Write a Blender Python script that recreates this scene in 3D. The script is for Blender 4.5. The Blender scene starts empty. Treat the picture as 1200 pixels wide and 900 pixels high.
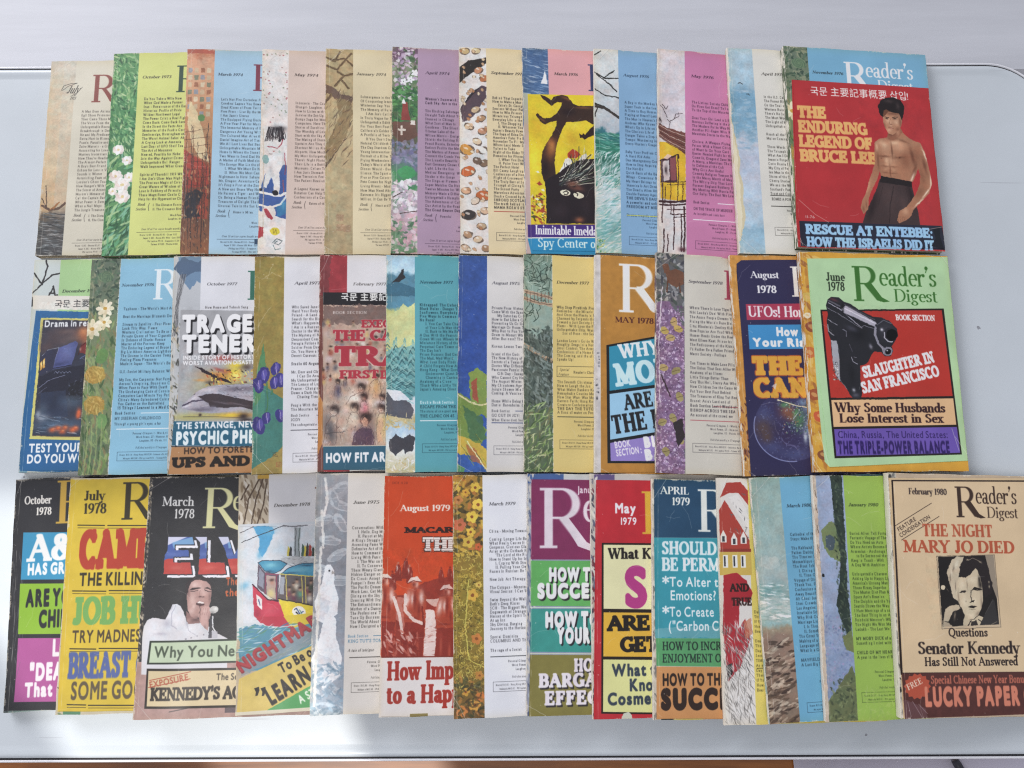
import bpy, math, random
import numpy as np
from mathutils import Matrix, Vector
R = math.radians
scene = bpy.context.scene
C = scene.collection
MM = 0.001

# ------------------------------------------------------------------ camera, world, lamps, exposure
CAM_F, CAM_TILT, CAM_H, CAM_ROLL = 898.88, 0.152769, 658.32, -0.003985   # focal in photo px, rad, mm, rad
cam_d = bpy.data.cameras.new('camera'); cam = bpy.data.objects.new('camera', cam_d); C.objects.link(cam)
cam_d.sensor_width = 36; cam_d.lens = 36 * CAM_F / 1200; cam_d.clip_start = .01; cam_d.clip_end = 50
_c, _s = math.cos(CAM_TILT), math.sin(CAM_TILT)
_fw = np.array([0, _s, -_c]); _u0 = np.array([0, _c, _s]); _r0 = np.array([1., 0, 0])
_cr, _sr = math.cos(CAM_ROLL), math.sin(CAM_ROLL)
_rt = _cr * _r0 + _sr * _u0; _up = -_sr * _r0 + _cr * _u0
cam.matrix_world = Matrix(((_rt[0], _up[0], -_fw[0], 0), (_rt[1], _up[1], -_fw[1], 0), (_rt[2], _up[2], -_fw[2], CAM_H * MM), (0, 0, 0, 1)))
scene.camera = cam

world = bpy.data.worlds.new('World'); scene.world = world; world.use_nodes = True
bg = world.node_tree.nodes['Background']; bg.inputs[0].default_value = (.86, .89, 1.0, 1); bg.inputs[1].default_value = .46

def area(name, loc, target, sx, sy, power, col, spread=180, roll=0):
    d = bpy.data.lights.new(name, 'AREA'); d.shape = 'RECTANGLE'; d.size = sx; d.size_y = sy; d.energy = power; d.color = col
    d.spread = R(spread)
    o = bpy.data.objects.new(name, d); C.objects.link(o); o.location = loc
    q = (Vector(target) - Vector(loc)).to_track_quat('-Z', 'Y'); o.rotation_mode = 'QUATERNION'
    o.rotation_quaternion = q @ Matrix.Rotation(roll, 3, 'Z').to_quaternion()
    return o
area('window_light', (-2.3, 2.5, 1.7), (-.1, 0, 0), 2.2, 1.4, 112, (.98, .97, 1.0))
area('fill_light', (-.55, -.6, 2.1), (-.2, -.1, 0), 1.2, 1.2, 12, (1.0, .96, .94))  # added overhead fill, lifts the lower left; stands for no particular lamp
# sunlight through a window opening: a small lamp whose beam has the outline of the opening, told by its direction only
SUNP = (-.47, -1.02, 2.0)
_ld = bpy.data.lights.new('sunbeam', 'SPOT'); _ld.energy = 150; _ld.color = (1.0, .965, .91); _ld.spot_size = R(100); _ld.spot_blend = 0; _ld.shadow_soft_size = .012
_lo = bpy.data.objects.new('sunbeam', _ld); C.objects.link(_lo); _lo.location = SUNP; _ld.use_nodes = True
_t = _ld.node_tree; _e = _t.nodes['Emission']; _L = _t.links.new
def _m(op, a, b=None, c=None):
    n = _t.nodes.new('ShaderNodeMath'); n.operation = op
    for k, v in enumerate((a, b, c)):
        if v is None: continue
        if isinstance(v, (int, float)): n.inputs[k].default_value = v
        else: _L(v, n.inputs[k])
    return n.outputs[0]
_tc = _t.nodes.new('ShaderNodeTexCoord'); _sp = _t.nodes.new('ShaderNodeSeparateXYZ'); _L(_tc.outputs['Normal'], _sp.inputs[0])
_X = _m('ADD', _m('DIVIDE', _sp.outputs[0], _m('MULTIPLY', _sp.outputs[2], -1 / SUNP[2])), SUNP[0])      # where the ray meets the table plane
_Y = _m('ADD', _m('DIVIDE', _sp.outputs[1], _m('MULTIPLY', _sp.outputs[2], -1 / SUNP[2])), SUNP[1])
def _edge(ax, ay, c, w):      # soft half plane ax*X + ay*Y + c > 0
    v = _m('ADD', _m('ADD', _m('MULTIPLY', _X, ax), _m('MULTIPLY', _Y, ay)), c); n = _t.nodes.new('ShaderNodeMapRange'); n.interpolation_type = 'SMOOTHSTEP'
    _L(v, n.inputs['Value']); n.inputs['From Min'].default_value = -w; n.inputs['From Max'].default_value = w; return n.outputs[0]
_mask = _m('MULTIPLY', _m('MULTIPLY', _edge(1, .72, .5075, .004), _edge(-1, -.37, -.196, .004)), _m('MULTIPLY', _edge(0, -1, .008, .02), _edge(0, 1, .42, .01)))
_L(_mask, _e.inputs['Strength'])

scene.view_settings.view_transform = 'Standard'; scene.view_settings.look = 'None'
scene.view_settings.exposure = 0; scene.view_settings.gamma = 1
try: scene.view_settings.use_curve_mapping = False
except Exception: pass
scene.cycles.use_denoising = False
scene.cycles.max_bounces = 6
scene.cycles.filter_width = 1.1

def ray_plane(px, py, z):
    d = _fw + _rt * (px - 600) / CAM_F - _up * (py - 450) / CAM_F
    k = (z - CAM_H) / d[2]
    return (d * k)[:2]

# ------------------------------------------------------------------ glyphs
# Serif alphabet as pen strokes.  units: cap height 100, x-height 64.  l line, t thin line, e arc (cx cy rx ry a0 a1),
# c cubic, s serif, f half serif to the left, r half serif to the right, d dot
SK = {
'A': (92, 't 9 0 44 100;l 43 100 81 0;t 22 36 67 36;s 9 0;s 82 0'),
'B': (76, 'l 18 0 18 100;t 18 100 42 100;e 42 76 21 24 90 -90;t 18 52 42 52;e 44 26 25 26 90 -90;t 18 0 44 0;f 18 0;f 18 100'),
'C': (84, 'e 48 50 37 50 52 308;t 72 84 72 100;t 73 0 73 14'),
'D': (90, 'l 18 0 18 100;t 18 100 40 100;e 40 50 40 50 90 -90;t 18 0 40 0;f 18 0;f 18 100'),
'E': (76, 'l 18 0 18 100;t 18 100 64 100;t 18 52 50 52;t 18 0 66 0;t 64 100 64 82;t 67 0 68 20;t 50 43 50 61;f 18 0;f 18 100'),
'F': (70, 'l 18 0 18 100;t 18 100 62 100;t 18 52 48 52;t 62 100 62 82;t 48 43 48 61;s 18 0;f 18 100'),
'G': (90, 'e 48 50 37 50 55 300;l 76 6 76 42;t 72 84 72 100;s 76 42'),
'H': (92, 'l 18 0 18 100;l 74 0 74 100;t 18 52 74 52;s 18 0;s 18 100;s 74 0;s 74 100'),
'I': (38, 'l 19 0 19 100;s 19 0;s 19 100'),
'J': (52, 'l 32 100 32 20;e 18 18 14 18 0 -110;s 32 100;d 10 12 6'),
'K': (88, 'l 18 0 18 100;t 70 100 20 44;l 36 58 74 0;s 18 0;s 18 100;s 70 100;s 76 0'),
'L': (70, 'l 18 0 18 100;t 18 0 62 0;t 63 0 65 22;s 18 100;f 18 0'),
'M': (108, 't 16 0 18 100;l 18 100 54 8;t 54 8 90 100;l 91 100 91 0;s 16 0;f 18 100;s 91 0;r 91 100'),
'N': (94, 't 18 0 18 100;l 18 100 76 4;t 77 0 77 100;s 18 0;f 16 100;s 77 100'),
'O': (96, 'e 48 50 38 50 0 360'),
'P': (70, 'l 18 0 18 100;t 18 100 40 100;e 40 73 23 27 90 -90;t 18 46 40 46;s 18 0;f 18 100'),
'Q': (96, 'e 48 50 38 50 0 360;c 44 6 60 0 70 -22 92 -20'),
'R': (84, 'l 18 0 18 100;t 18 100 40 100;e 40 75 22 25 90 -90;t 18 50 40 50;l 40 50 74 2;s 18 0;f 18 100;r 76 0'),
'S': (66, 'c 54 84 50 104 14 106 15 76;c 15 76 16 52 54 56 54 26;c 54 26 54 -6 14 -6 12 20;t 55 80 55 98;t 11 2 11 22'),
'T': (80, 'l 40 0 40 100;t 8 100 72 100;t 8 100 8 80;t 72 100 72 80;s 40 0'),
'U': (92, 'l 18 100 18 34;e 46 32 28 32 180 360;t 74 32 74 100;s 18 100;s 74 100'),
'V': (88, 'l 10 100 44 0;t 44 0 78 100;s 10 100;s 78 100'),
'W': (124, 'l 10 100 38 0;t 38 0 62 96;l 62 96 86 0;t 86 0 114 100;s 10 100;s 62 100;s 114 100'),
'X': (86, 'l 12 100 74 0;t 12 0 72 100;s 12 100;s 72 100;s 12 0;s 74 0'),
'Y': (84, 'l 10 100 42 46;t 42 46 74 100;l 42 46 42 0;s 10 100;s 74 100;s 42 0'),
'Z': (76, 't 10 100 66 100;l 66 100 10 0;t 10 0 66 0;t 10 100 10 82;t 67 0 67 18'),
'a': (56, 'c 12 50 14 68 40 70 40 46;l 40 46 40 8;e 24 17 14 17 10 330;t 38 36 22 34;c 40 8 42 -2 50 -2 54 4'),
'b': (62, 'l 14 4 14 104;e 34 32 20 32 150 -150;f 14 104'),
'c': (52, 'e 30 32 20 32 45 310;d 44 54 6'),
'd': (64, 'l 50 2 50 104;e 30 32 20 32 30 330;f 50 104;r 50 0'),
'e': (54, 'e 30 32 20 32 0 305;t 12 36 48 36'),
'f': (38, 'l 18 0 18 82;e 32 84 14 20 180 60;t 4 64 34 64;s 18 0;d 38 96 5'),
'g': (58, 'e 26 44 16 20 0 360;e 27 -12 19 14 0 360;t 16 27 12 14;t 12 14 40 2;t 38 58 54 62;d 54 60 5'),
'h': (66, 'l 14 0 14 104;c 14 48 26 70 50 68 50 44;l 50 44 50 0;f 14 104;s 14 0;s 50 0'),
'i': (32, 'l 16 0 16 62;f 16 64;s 16 0;d 16 88 8'),
'j': (30, 'l 18 62 18 -14;e 8 -14 10 14 0 -120;f 18 64;d 18 88 8'),
'k': (64, 'l 14 0 14 104;t 48 62 16 28;l 26 38 52 2;f 14 104;s 14 0;s 48 64;s 54 0'),
'l': (32, 'l 16 0 16 104;f 16 104;s 16 0'),
'm': (98, 'l 14 0 14 62;c 14 48 26 70 48 68 48 44;l 48 44 48 0;c 48 48 60 70 82 68 82 44;l 82 44 82 0;f 14 64;s 14 0;s 48 0;s 82 0'),
'n': (66, 'l 14 0 14 62;c 14 48 26 70 50 68 50 44;l 50 44 50 0;f 14 64;s 14 0;s 50 0'),
'o': (60, 'e 30 32 20 32 0 360'),
'p': (64, 'l 14 -30 14 62;e 34 32 20 32 150 -150;f 14 64;s 14 -30'),
'q': (62, 'l 50 -30 50 62;e 30 32 20 32 30 330;s 50 -30'),
'r': (48, 'l 14 0 14 62;c 14 42 22 60 32 66 40 60;f 14 64;s 14 0;d 41 57 7'),
's': (46, 'c 38 52 34 68 8 68 10 48;c 10 48 12 32 38 36 37 17;c 37 17 36 -4 8 -4 7 14;t 39 50 39 62;t 7 2 7 16'),
't': (40, 'l 17 82 17 14;e 28 14 11 14 180 300;t 4 64 34 64'),
'u': (66, 'l 14 62 14 20;c 14 20 14 -4 38 -6 50 16;l 50 62 50 2;f 14 64;f 50 64;r 50 0'),
'v': (60, 'l 8 64 31 0;t 31 0 52 64;s 8 64;s 52 64'),
'w': (90, 'l 8 64 28 0;t 28 0 46 62;l 46 62 64 0;t 64 0 82 64;s 8 64;s 46 64;s 82 64'),
'x': (60, 'l 10 64 50 0;t 10 0 48 64;s 10 64;s 48 64;s 10 0;s 50 0'),
'y': (60, 'l 8 64 32 2;t 52 64 28 -12;e 18 -16 10 12 10 -120;s 8 64;s 52 64;d 9 -24 5'),
'z': (52, 't 8 64 44 64;l 44 64 8 0;t 8 0 44 0;t 8 64 8 50;t 45 0 45 14'),
'0': (66, 'e 33 50 23 50 0 360'), '1': (46, 'l 24 0 24 100;s 24 0;t 24 100 10 88'),
'2': (64, 'e 32 74 19 26 165 0;c 51 74 51 50 20 26 10 3;t 10 2 54 2;l 14 4 54 4;t 55 2 57 20'),
'3': (62, 'e 28 76 19 24 160 -90;e 29 26 22 26 90 -155'), '4': (66, 'l 44 0 44 100;t 44 100 6 30;t 6 30 60 30;s 44 0'),
'5': (62, 't 16 100 52 100;t 16 100 14 56;e 29 30 23 30 120 -150;l 18 96 50 96'),
'6': (64, 'e 32 30 22 30 0 360;c 10 30 8 70 26 96 48 98'), '7': (60, 't 8 100 54 100;c 54 100 36 60 28 40 26 0;t 8 100 8 82;l 10 96 52 96'),
'8': (64, 'e 32 76 18 24 0 360;e 32 26 22 26 0 360'), '9': (64, 'e 32 70 22 30 0 360;c 54 70 56 30 38 4 16 2'),
'.': (26, 'd 13 6 8'), ',': (26, 'd 13 6 8;t 17 4 9 -18'), ':': (28, 'd 14 6 8;d 14 56 8'), '!': (32, 'l 16 30 16 100;d 16 6 8'),
'?': (52, 'e 25 78 18 22 160 -60;l 26 56 26 30;d 26 6 8'), '-': (40, 'l 6 34 34 34'), '\u2014': (90, 't 4 34 86 34'),
"'": (24, 'd 14 96 8;t 17 94 9 74'), '"': (40, 'l 12 76 12 100;l 28 76 28 100'), '(': (34, 'e 34 42 20 60 120 240'), ')': (34, 'e 0 42 20 60 60 -60'),
'*': (44, 't 22 60 22 100;t 6 70 38 90;t 38 70 6 90'), '&': (88, 'e 34 78 16 20 0 360;e 32 26 24 26 60 330;l 24 64 74 2;t 56 22 72 50;s 72 50'),
'~': (60, 'c 6 30 20 52 36 16 54 42'), '/': (44, 't 6 -6 38 104'), ';': (28, 'd 14 56 8;d 14 6 8;t 18 4 10 -18'), '$': (60, 'l 30 0 30 100'),
' ': (34, ''),
}
# face: pen half width, half height, serif thickness, serif half length, x stretch, skeleton extra spacing
FACE = {'serif': (6.8, 2.0, 4.5, 13, 1.0, 0), 'serifb': (11.5, 3.2, 6.5, 17, 1.08, 2), 'black': (17.5, 9, 17, 25, 1.22, 0),
        'western': (15, 4.5, 15, 23, 1.1, 2), 'type': (5.2, 3.6, 5.0, 10, 1.0, 3)}
PXU = .9          # atlas pixels per unit
Y0, Y1 = -36, 124
_gc = {}
def _sweep(img, pts, a, b, box=False):
    hgt, wid = img.shape
    for (x, y) in pts:
        X = (x + 8) * PXU; Y = (Y1 - y) * PXU; ax = max(a * PXU, .6); by = max(b * PXU, .6)
        i0, i1 = max(0, int(Y - by - 2)), min(hgt, int(Y + by + 3)); j0, j1 = max(0, int(X - ax - 2)), min(wid, int(X + ax + 3))
        if i0 >= i1 or j0 >= j1: continue
        yy, xx = np.mgrid[i0:i1, j0:j1] + .5
        if box: v = np.minimum(np.clip(ax - abs(xx - X) + .5, 0, 1), np.clip(by - abs(yy - Y) + .5, 0, 1))
        else:
            r = np.sqrt(((xx - X) / ax) ** 2 + ((yy - Y) / by) ** 2)
            v = np.clip((1 - r) * min(ax, by) + .5, 0, 1)
        img[i0:i1, j0:j1] = np.maximum(img[i0:i1, j0:j1], v)
def _line(x0, y0, x1, y1):
    n = max(2, int(math.hypot(x1 - x0, y1 - y0) / .8)); return [(x0 + (x1 - x0) * k / n, y0 + (y1 - y0) * k / n) for k in range(n + 1)]
def sk_glyph(face, ch):
    w, st = SK.get(ch, SK['o'])
    a, b, th, sl, xs, ex = FACE[face]
    k = xs; w = w * k + ex
    img = np.zeros((int((Y1 - Y0) * PXU), int((w + 16) * PXU) + 2), np.float32)
    fy = lambda y: b + y * (100 - 2 * b) / 100 if y >= 0 else y
    for cmd in st.split(';'):
        if not cmd: continue
        q = cmd.split(); v = [float(z) for z in q[1:]]; q = q[0]
        if q in 'lt':
            aa = a if q == 'l' else (b * 1.05 if abs(v[1] - v[3]) > 3 else b)
            if q == 'l' and v[0] == v[2]:      # straight stem with square ends
                ya, yb = sorted((v[1], v[3])); _sweep(img, _line(v[0] * k + ex / 2, fy(ya), v[0] * k + ex / 2, fy(yb)), a, max(b, .8), True)
            else: _sweep(img, _line(v[0] * k + ex / 2, fy(v[1]), v[2] * k + ex / 2, fy(v[3])), aa if q == 'l' else max(aa, th * .42), b if q == 'l' else max(b, th * .42), q == 't')
        elif q == 'e':
            n = 120; _sweep(img, [((v[0] + v[2] * math.cos(R(v[4] + (v[5] - v[4]) * t / n))) * k + ex / 2, fy(v[1] + v[3] * math.sin(R(v[4] + (v[5] - v[4]) * t / n)))) for t in range(n + 1)], a * .98, max(b, th * .4))
        elif q == 'c':
            P = []
            for t in range(91):
                t /= 90; u = 1 - t
                P.append(((u**3 * v[0] + 3*u*u*t * v[2] + 3*u*t*t * v[4] + t**3 * v[6]) * k + ex / 2, fy(u**3 * v[1] + 3*u*u*t * v[3] + 3*u*t*t * v[5] + t**3 * v[7])))
            _sweep(img, P, a * .95, max(b, th * .4))
        elif q == 'd': _sweep(img, [(v[0] * k + ex / 2, v[1])], v[2] * (1 + a / 30), v[2] * (1 + a / 30))
        elif q in 'sfr':
            y = v[1]; top = not (y == 0 or y == -30)
            yc = fy(y) + (-1 if top else 1) * (th / 2 - b)
            x0, x1 = v[0] * k - sl, v[0] * k + sl
            if q == 'f': x1 = v[0] * k
            if q == 'r': x0 = v[0] * k
            _sweep(img, _line(x0 + ex / 2 + 2, yc, x1 + ex / 2 - 2, yc), 3, th / 2, True)
    return img, w
def bf_glyph(ch):
    cu = bpy.data.curves.new('glyph', 'FONT'); cu.body = ch; cu.size = 142; cu.resolution_u = 5
    o = bpy.data.objects.new('glyph', cu); C.objects.link(o)
    dg = bpy.context.evaluated_depsgraph_get(); me = o.evaluated_get(dg).to_mesh()
    n = len(me.vertices); co = np.zeros(n * 3, np.float32); me.vertices.foreach_get('co', co); co = co.reshape(-1, 3)[:, :2]
    me.calc_loop_triangles(); tr = np.zeros(len(me.loop_triangles) * 3, np.int32); me.loop_triangles.foreach_get('vertices', tr); tr = tr.reshape(-1, 3)
    w = (co[:, 0].max() + 9) if n else 36
    SS = 3; img = np.zeros((int((Y1 - Y0) * PXU) * SS, (int((w + 16) * PXU) + 2) * SS), np.float32)
    for t in tr:
        p = co[t]; X = (p[:, 0] + 8) * PXU * SS; Y = (Y1 - p[:, 1]) * PXU * SS
        i0, i1 = max(0, int(Y.min())), min(img.shape[0], int(Y.max()) + 2); j0, j1 = max(0, int(X.min())), min(img.shape[1], int(X.max()) + 2)
        if i0 >= i1 or j0 >= j1: continue
        yy, xx = np.mgrid[i0:i1, j0:j1] + .5
        ar = (X[1] - X[0]) * (Y[2] - Y[0]) - (X[2] - X[0]) * (Y[1] - Y[0])
        if abs(ar) < 1e-6: continue
        s = np.sign(ar)
        m = np.ones(yy.shape, bool)
        for k in range(3):
            k2 = (k + 1) % 3; m &= ((X[k2] - X[k]) * (yy - Y[k]) - (xx - X[k]) * (Y[k2] - Y[k])) * s >= -.01
        img[i0:i1, j0:j1] = np.maximum(img[i0:i1, j0:j1], m)
    o.evaluated_get(dg).to_mesh_clear(); bpy.data.objects.remove(o); bpy.data.curves.remove(cu)
    h2, w2 = img.shape[0] // SS, img.shape[1] // SS
    return img[:h2 * SS, :w2 * SS].reshape(h2, SS, w2, SS).mean((1, 3)), w
def dilate(img, r):
    out = img.copy(); n = int(math.ceil(r))
    for dy in range(-n, n + 1):
        for dx in range(-n, n + 1):
            d = math.hypot(dx, dy)
            if 0 < d <= r + .3:
                s = np.zeros_like(img)
                s[max(dy, 0):img.shape[0] + min(dy, 0), max(dx, 0):img.shape[1] + min(dx, 0)] = img[max(-dy, 0):img.shape[0] + min(-dy, 0), max(-dx, 0):img.shape[1] + min(-dx, 0)]
                out = np.maximum(out, s)
    return out
def glyph(face, ch, bold):
    key = (face, ch, bold)
    if key not in _gc:
        if bold: img, w = glyph(face, ch, 0)[0][0], glyph(face, ch, 0)[1]; mip = [dilate(img, bold * PXU)]
        else:
            img, w = bf_glyph(ch) if (face == 'sans' or ord(ch) > 0x2100) else sk_glyph(face, ch)
            mip = [img.astype(np.float32)]
        for _ in range(5):
            a = mip[-1]; a = a[:a.shape[0] // 2 * 2, :a.shape[1] // 2 * 2]
            if min(a.shape) < 4: break
            mip.append(a.reshape(a.shape[0] // 2, 2, a.shape[1] // 2, 2).mean((1, 3)))
        _gc[key] = (mip, w)
    return _gc[key]

# ------------------------------------------------------------------ painting
def noise(h, w, cell, seed, octv=3):
    rs = np.random.RandomState(seed); out = np.zeros((h, w), np.float32); amp = 1.; tot = 0
    for o in range(octv):
        c = max(cell / 2 ** o, 1.)
        gh, gw = int(h / c) + 3, int(w / c) + 3; g = rs.rand(gh, gw).astype(np.float32)
        y = np.arange(h) / c; x = np.arange(w) / c; yi = y.astype(int); xi = x.astype(int)
        fy = (y - yi)[:, None]; fx = (x - xi)[None]; fy = fy * fy * (3 - 2 * fy); fx = fx * fx * (3 - 2 * fx)
        a = g[yi][:, xi]; b = g[yi][:, xi + 1]; cc = g[yi + 1][:, xi]; d = g[yi + 1][:, xi + 1]
        out += amp * ((a * (1 - fx) + b * fx) * (1 - fy) + (cc * (1 - fx) + d * fx) * fy); tot += amp; amp *= .5
    return out / tot
def col(c):
    if isinstance(c, str): c = tuple(int(c[i:i + 2], 16) for i in (0, 2, 4))
    return np.array(c, np.float32) / 255
TS = 3.5       # texture pixels per mm
class Cover:
    """paints the flat print of one cover; positions are measured on the photograph of the cover and carried to cover millimetres"""
    def __init__(s, mag, base):
        s.m = mag; s.W = mag['W']; s.L = mag['L']; s.w = int(s.W * TS); s.h = int(s.L * TS)
        s.a = np.empty((s.h, s.w, 3), np.float32); s.a[:] = col(base); s.view(0, 0, 1)
        s.rnd = random.Random(mag['seed']); s.warp = 0; s.seed = mag['seed'] * 101
        s.clipbox = None; s.maskarr = None; s.inkw = s.rnd.random()
        src = [(x, y) for x in (0, 60) for y in (0, s.L)]
        # homography cover mm <- photo px from four exact points
        pts = []
        for (u, v) in src: pts.append(project(mag, u, v))
        A = []; B = []
        for (u, v), (x, y) in zip(src, pts):
            A.append([x, y, 1, 0, 0, 0, -u * x, -u * y]); B.append(u); A.append([0, 0, 0, x, y, 1, -v * x, -v * y]); B.append(v)
        hh = np.linalg.solve(np.array(A), np.array(B)); s.H = np.append(hh, 1).reshape(3, 3)
        u, v = s.mm(*pts[0], raw=True); s.pxmm = abs(pts[3][1] - pts[0][1]) / s.L
    def view(s, x0, y0, sc): s.vx, s.vy, s.vs = x0, y0, sc
    def mm(s, x, y, raw=False):
        if not raw: x, y = s.vx + x / s.vs, s.vy + y / s.vs
        q = s.H @ np.array([x, y, 1.]); return q[0] / q[2], q[1] / q[2]
    def sc(s): return 1 / (s.vs * s.pxmm)             # mm per view unit
    def uv(s, on=True):                                # switch to direct cover mm coordinates
        if on: s.mm = lambda x, y, raw=False: (x, y); s.sc = lambda: 1.
        else: del s.mm; del s.sc
    def _blend(s, i0, i1, j0, j1, al, c, op=1):
        if s.clipbox is not None:
            b = s.clipbox; m = np.zeros(al.shape, np.float32)
            a0, a1, b0, b1 = max(i0, b[0]) - i0, min(i1, b[1]) - i0, max(j0, b[2]) - j0, min(j1, b[3]) - j0
            if a1 <= a0 or b1 <= b0: return
            m[a0:a1, b0:b1] = 1; al = al * m
        if s.maskarr is not None: al = al * s.maskarr[i0:i1, j0:j1]
        al = (al * op)[..., None]; s.a[i0:i1, j0:j1] = s.a[i0:i1, j0:j1] * (1 - al) + col(c) * al
    def clip(s, u0=None, v0=0, u1=0, v1=0): s.clipbox = None if u0 is None else (int(v0 * TS), int(v1 * TS), int(u0 * TS), int(u1 * TS))
    def rect_mm(s, u0, v0, u1, v1, c, op=1):
        j0, j1, i0, i1 = u0 * TS, u1 * TS, v0 * TS, v1 * TS
        J = np.arange(s.w) + .5; I = np.arange(s.h) + .5
        s._blend(0, s.h, 0, s.w, np.clip(np.minimum(J - j0, j1 - J) + .5, 0, 1)[None] * np.clip(np.minimum(I - i0, i1 - I) + .5, 0, 1)[:, None], c, op)
    def poly(s, pts, c, op=1, warp=None, soft=1.):
        P = np.array([s.mm(*p) for p in pts]) * TS; s._poly(P, c, op, s.warp if warp is None else warp, soft)
    def _poly(s, P, c, op=1, warp=0, soft=1.):
        pad = 2 + warp * TS + soft
        j0, j1 = max(0, int(P[:, 0].min() - pad)), min(s.w, int(P[:, 0].max() + pad + 1)); i0, i1 = max(0, int(P[:, 1].min() - pad)), min(s.h, int(P[:, 1].max() + pad + 1))
        if i0 >= i1 or j0 >= j1: return
        yy, xx = np.mgrid[i0:i1, j0:j1].astype(np.float32) + .5
        if warp:
            s.seed += 1
            xx = xx + (noise(i1 - i0, j1 - j0, 9, s.seed) - .5) * 2 * warp * TS; s.seed += 1; yy = yy + (noise(i1 - i0, j1 - j0, 9, s.seed) - .5) * 2 * warp * TS
        ins = np.zeros(xx.shape, bool); dm = np.full(xx.shape, 1e9, np.float32); n = len(P)
        for k in range(n):
            x0, y0 = P[k]; x1, y1 = P[(k + 1) % n]
            if y0 != y1: ins ^= ((y0 > yy) != (y1 > yy)) & (xx < (x1 - x0) * (yy - y0) / (y1 - y0) + x0)
            dx, dy = x1 - x0, y1 - y0; t = np.clip(((xx - x0) * dx + (yy - y0) * dy) / (dx * dx + dy * dy + 1e-9), 0, 1)
            dm = np.minimum(dm, (xx - x0 - t * dx) ** 2 + (yy - y0 - t * dy) ** 2)
        d = np.sqrt(dm) * np.where(ins, 1, -1)
        s._blend(i0, i1, j0, j1, np.clip(d / soft + .5, 0, 1), c, op)
    def line(s, pts, wd, c, op=1, warp=0, closed=False):
        P = np.array([s.mm(*p) for p in pts]) * TS; r = max(wd * s.sc() * TS / 2, .35); pad = r + 2 + warp * TS
        j0, j1 = max(0, int(P[:, 0].min() - pad)), min(s.w, int(P[:, 0].max() + pad + 1)); i0, i1 = max(0, int(P[:, 1].min() - pad)), min(s.h, int(P[:, 1].max() + pad + 1))
        if i0 >= i1 or j0 >= j1: return
        yy, xx = np.mgrid[i0:i1, j0:j1].astype(np.float32) + .5
        if warp:
            s.seed += 2; xx = xx + (noise(i1 - i0, j1 - j0, 9, s.seed) - .5) * 2 * warp * TS; yy = yy + (noise(i1 - i0, j1 - j0, 9, s.seed + 1) - .5) * 2 * warp * TS
        dm = np.full(xx.shape, 1e9, np.float32); n = len(P)
        for k in range(n if closed else n - 1):
            x0, y0 = P[k]; x1, y1 = P[(k + 1) % n]; dx, dy = x1 - x0, y1 - y0
            t = np.clip(((xx - x0) * dx + (yy - y0) * dy) / (dx * dx + dy * dy + 1e-9), 0, 1)
            dm = np.minimum(dm, (xx - x0 - t * dx) ** 2 + (yy - y0 - t * dy) ** 2)
        s._blend(i0, i1, j0, j1, np.clip(r - np.sqrt(dm) + .5, 0, 1), c, op)
    def ell(s, x, y, rx, ry, c, ang=0, op=1, warp=0, soft=1.):
        n = 14; ca, sa = math.cos(R(ang)), math.sin(R(ang))
        s.poly([(x + rx * math.cos(t) * ca - ry * math.sin(t) * sa, y + rx * math.cos(t) * sa + ry * math.sin(t) * ca) for t in [2 * math.pi * k / n for k in range(n)]], c, op, warp, soft)
    def daubs(s, box, n, cols, rx, ry, ang=0, jit=180, op=.9, uvmm=True, curve=0, dens=None):
        """many small brush marks inside a box (cover mm)"""
        u0, v0, u1, v1 = box; rn = s.rnd
        for _ in range(n):
            u, v = rn.uniform(u0, u1), rn.uniform(v0, v1); k = rn.uniform(.55, 1.35)
            a = R(ang + rn.uniform(-jit, jit)); ax, ay = max(rx * k * TS, .5), max(ry * k * TS, .5)
            X, Y = u * TS, v * TS; r = max(ax, ay) + 1.5
            j0, j1 = max(0, int(X - r)), min(s.w, int(X + r + 1)); i0, i1 = max(0, int(Y - r)), min(s.h, int(Y + r + 1))
            if i0 >= i1 or j0 >= j1: continue
            yy, xx = np.mgrid[i0:i1, j0:j1] + .5; dx, dy = xx - X, yy - Y
            p = dx * math.cos(a) + dy * math.sin(a); q = -dx * math.sin(a) + dy * math.cos(a)
            if curve: q = q + curve * p * p / max(ax, 1)
            d = (1 - np.sqrt((p / ax) ** 2 + (q / ay) ** 2)) * min(ax, ay)
            s._blend(i0, i1, j0, j1, np.clip(d + .5, 0, 1), rn.choice(cols), op)
    def grad(s, box, stops, nz=0, cell=8):
        u0, v0, u1, v1 = [int(q * TS) for q in box]; v0 = max(v0, 0); u0 = max(u0, 0); v1 = min(v1, s.h); u1 = min(u1, s.w)
        t = (np.arange(v0, v1) - v0) / max(v1 - v0, 1)
        t = np.repeat(t[:, None], u1 - u0, 1)
        if nz: s.seed += 1; t = np.clip(t + (noise(v1 - v0, u1 - u0, cell * TS, s.seed, 4) - .5) * nz, 0, 1)
        ks = [q[0] for q in stops]; cs = np.array([col(q[1]) for q in stops])
        s.a[v0:v1, u0:u1] = np.stack([np.interp(t, ks, cs[:, k]) for k in range(3)], -1)
    def mott(s, box, amt, cell=4, octv=4):
        u0, v0, u1, v1 = [int(q * TS) for q in box]; v1 = min(v1, s.h); u1 = min(u1, s.w); s.seed += 1
        s.a[v0:v1, u0:u1] *= 1 + ((noise(v1 - v0, u1 - u0, cell * TS, s.seed, octv) - .5) * 2 * amt)[..., None]
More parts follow.
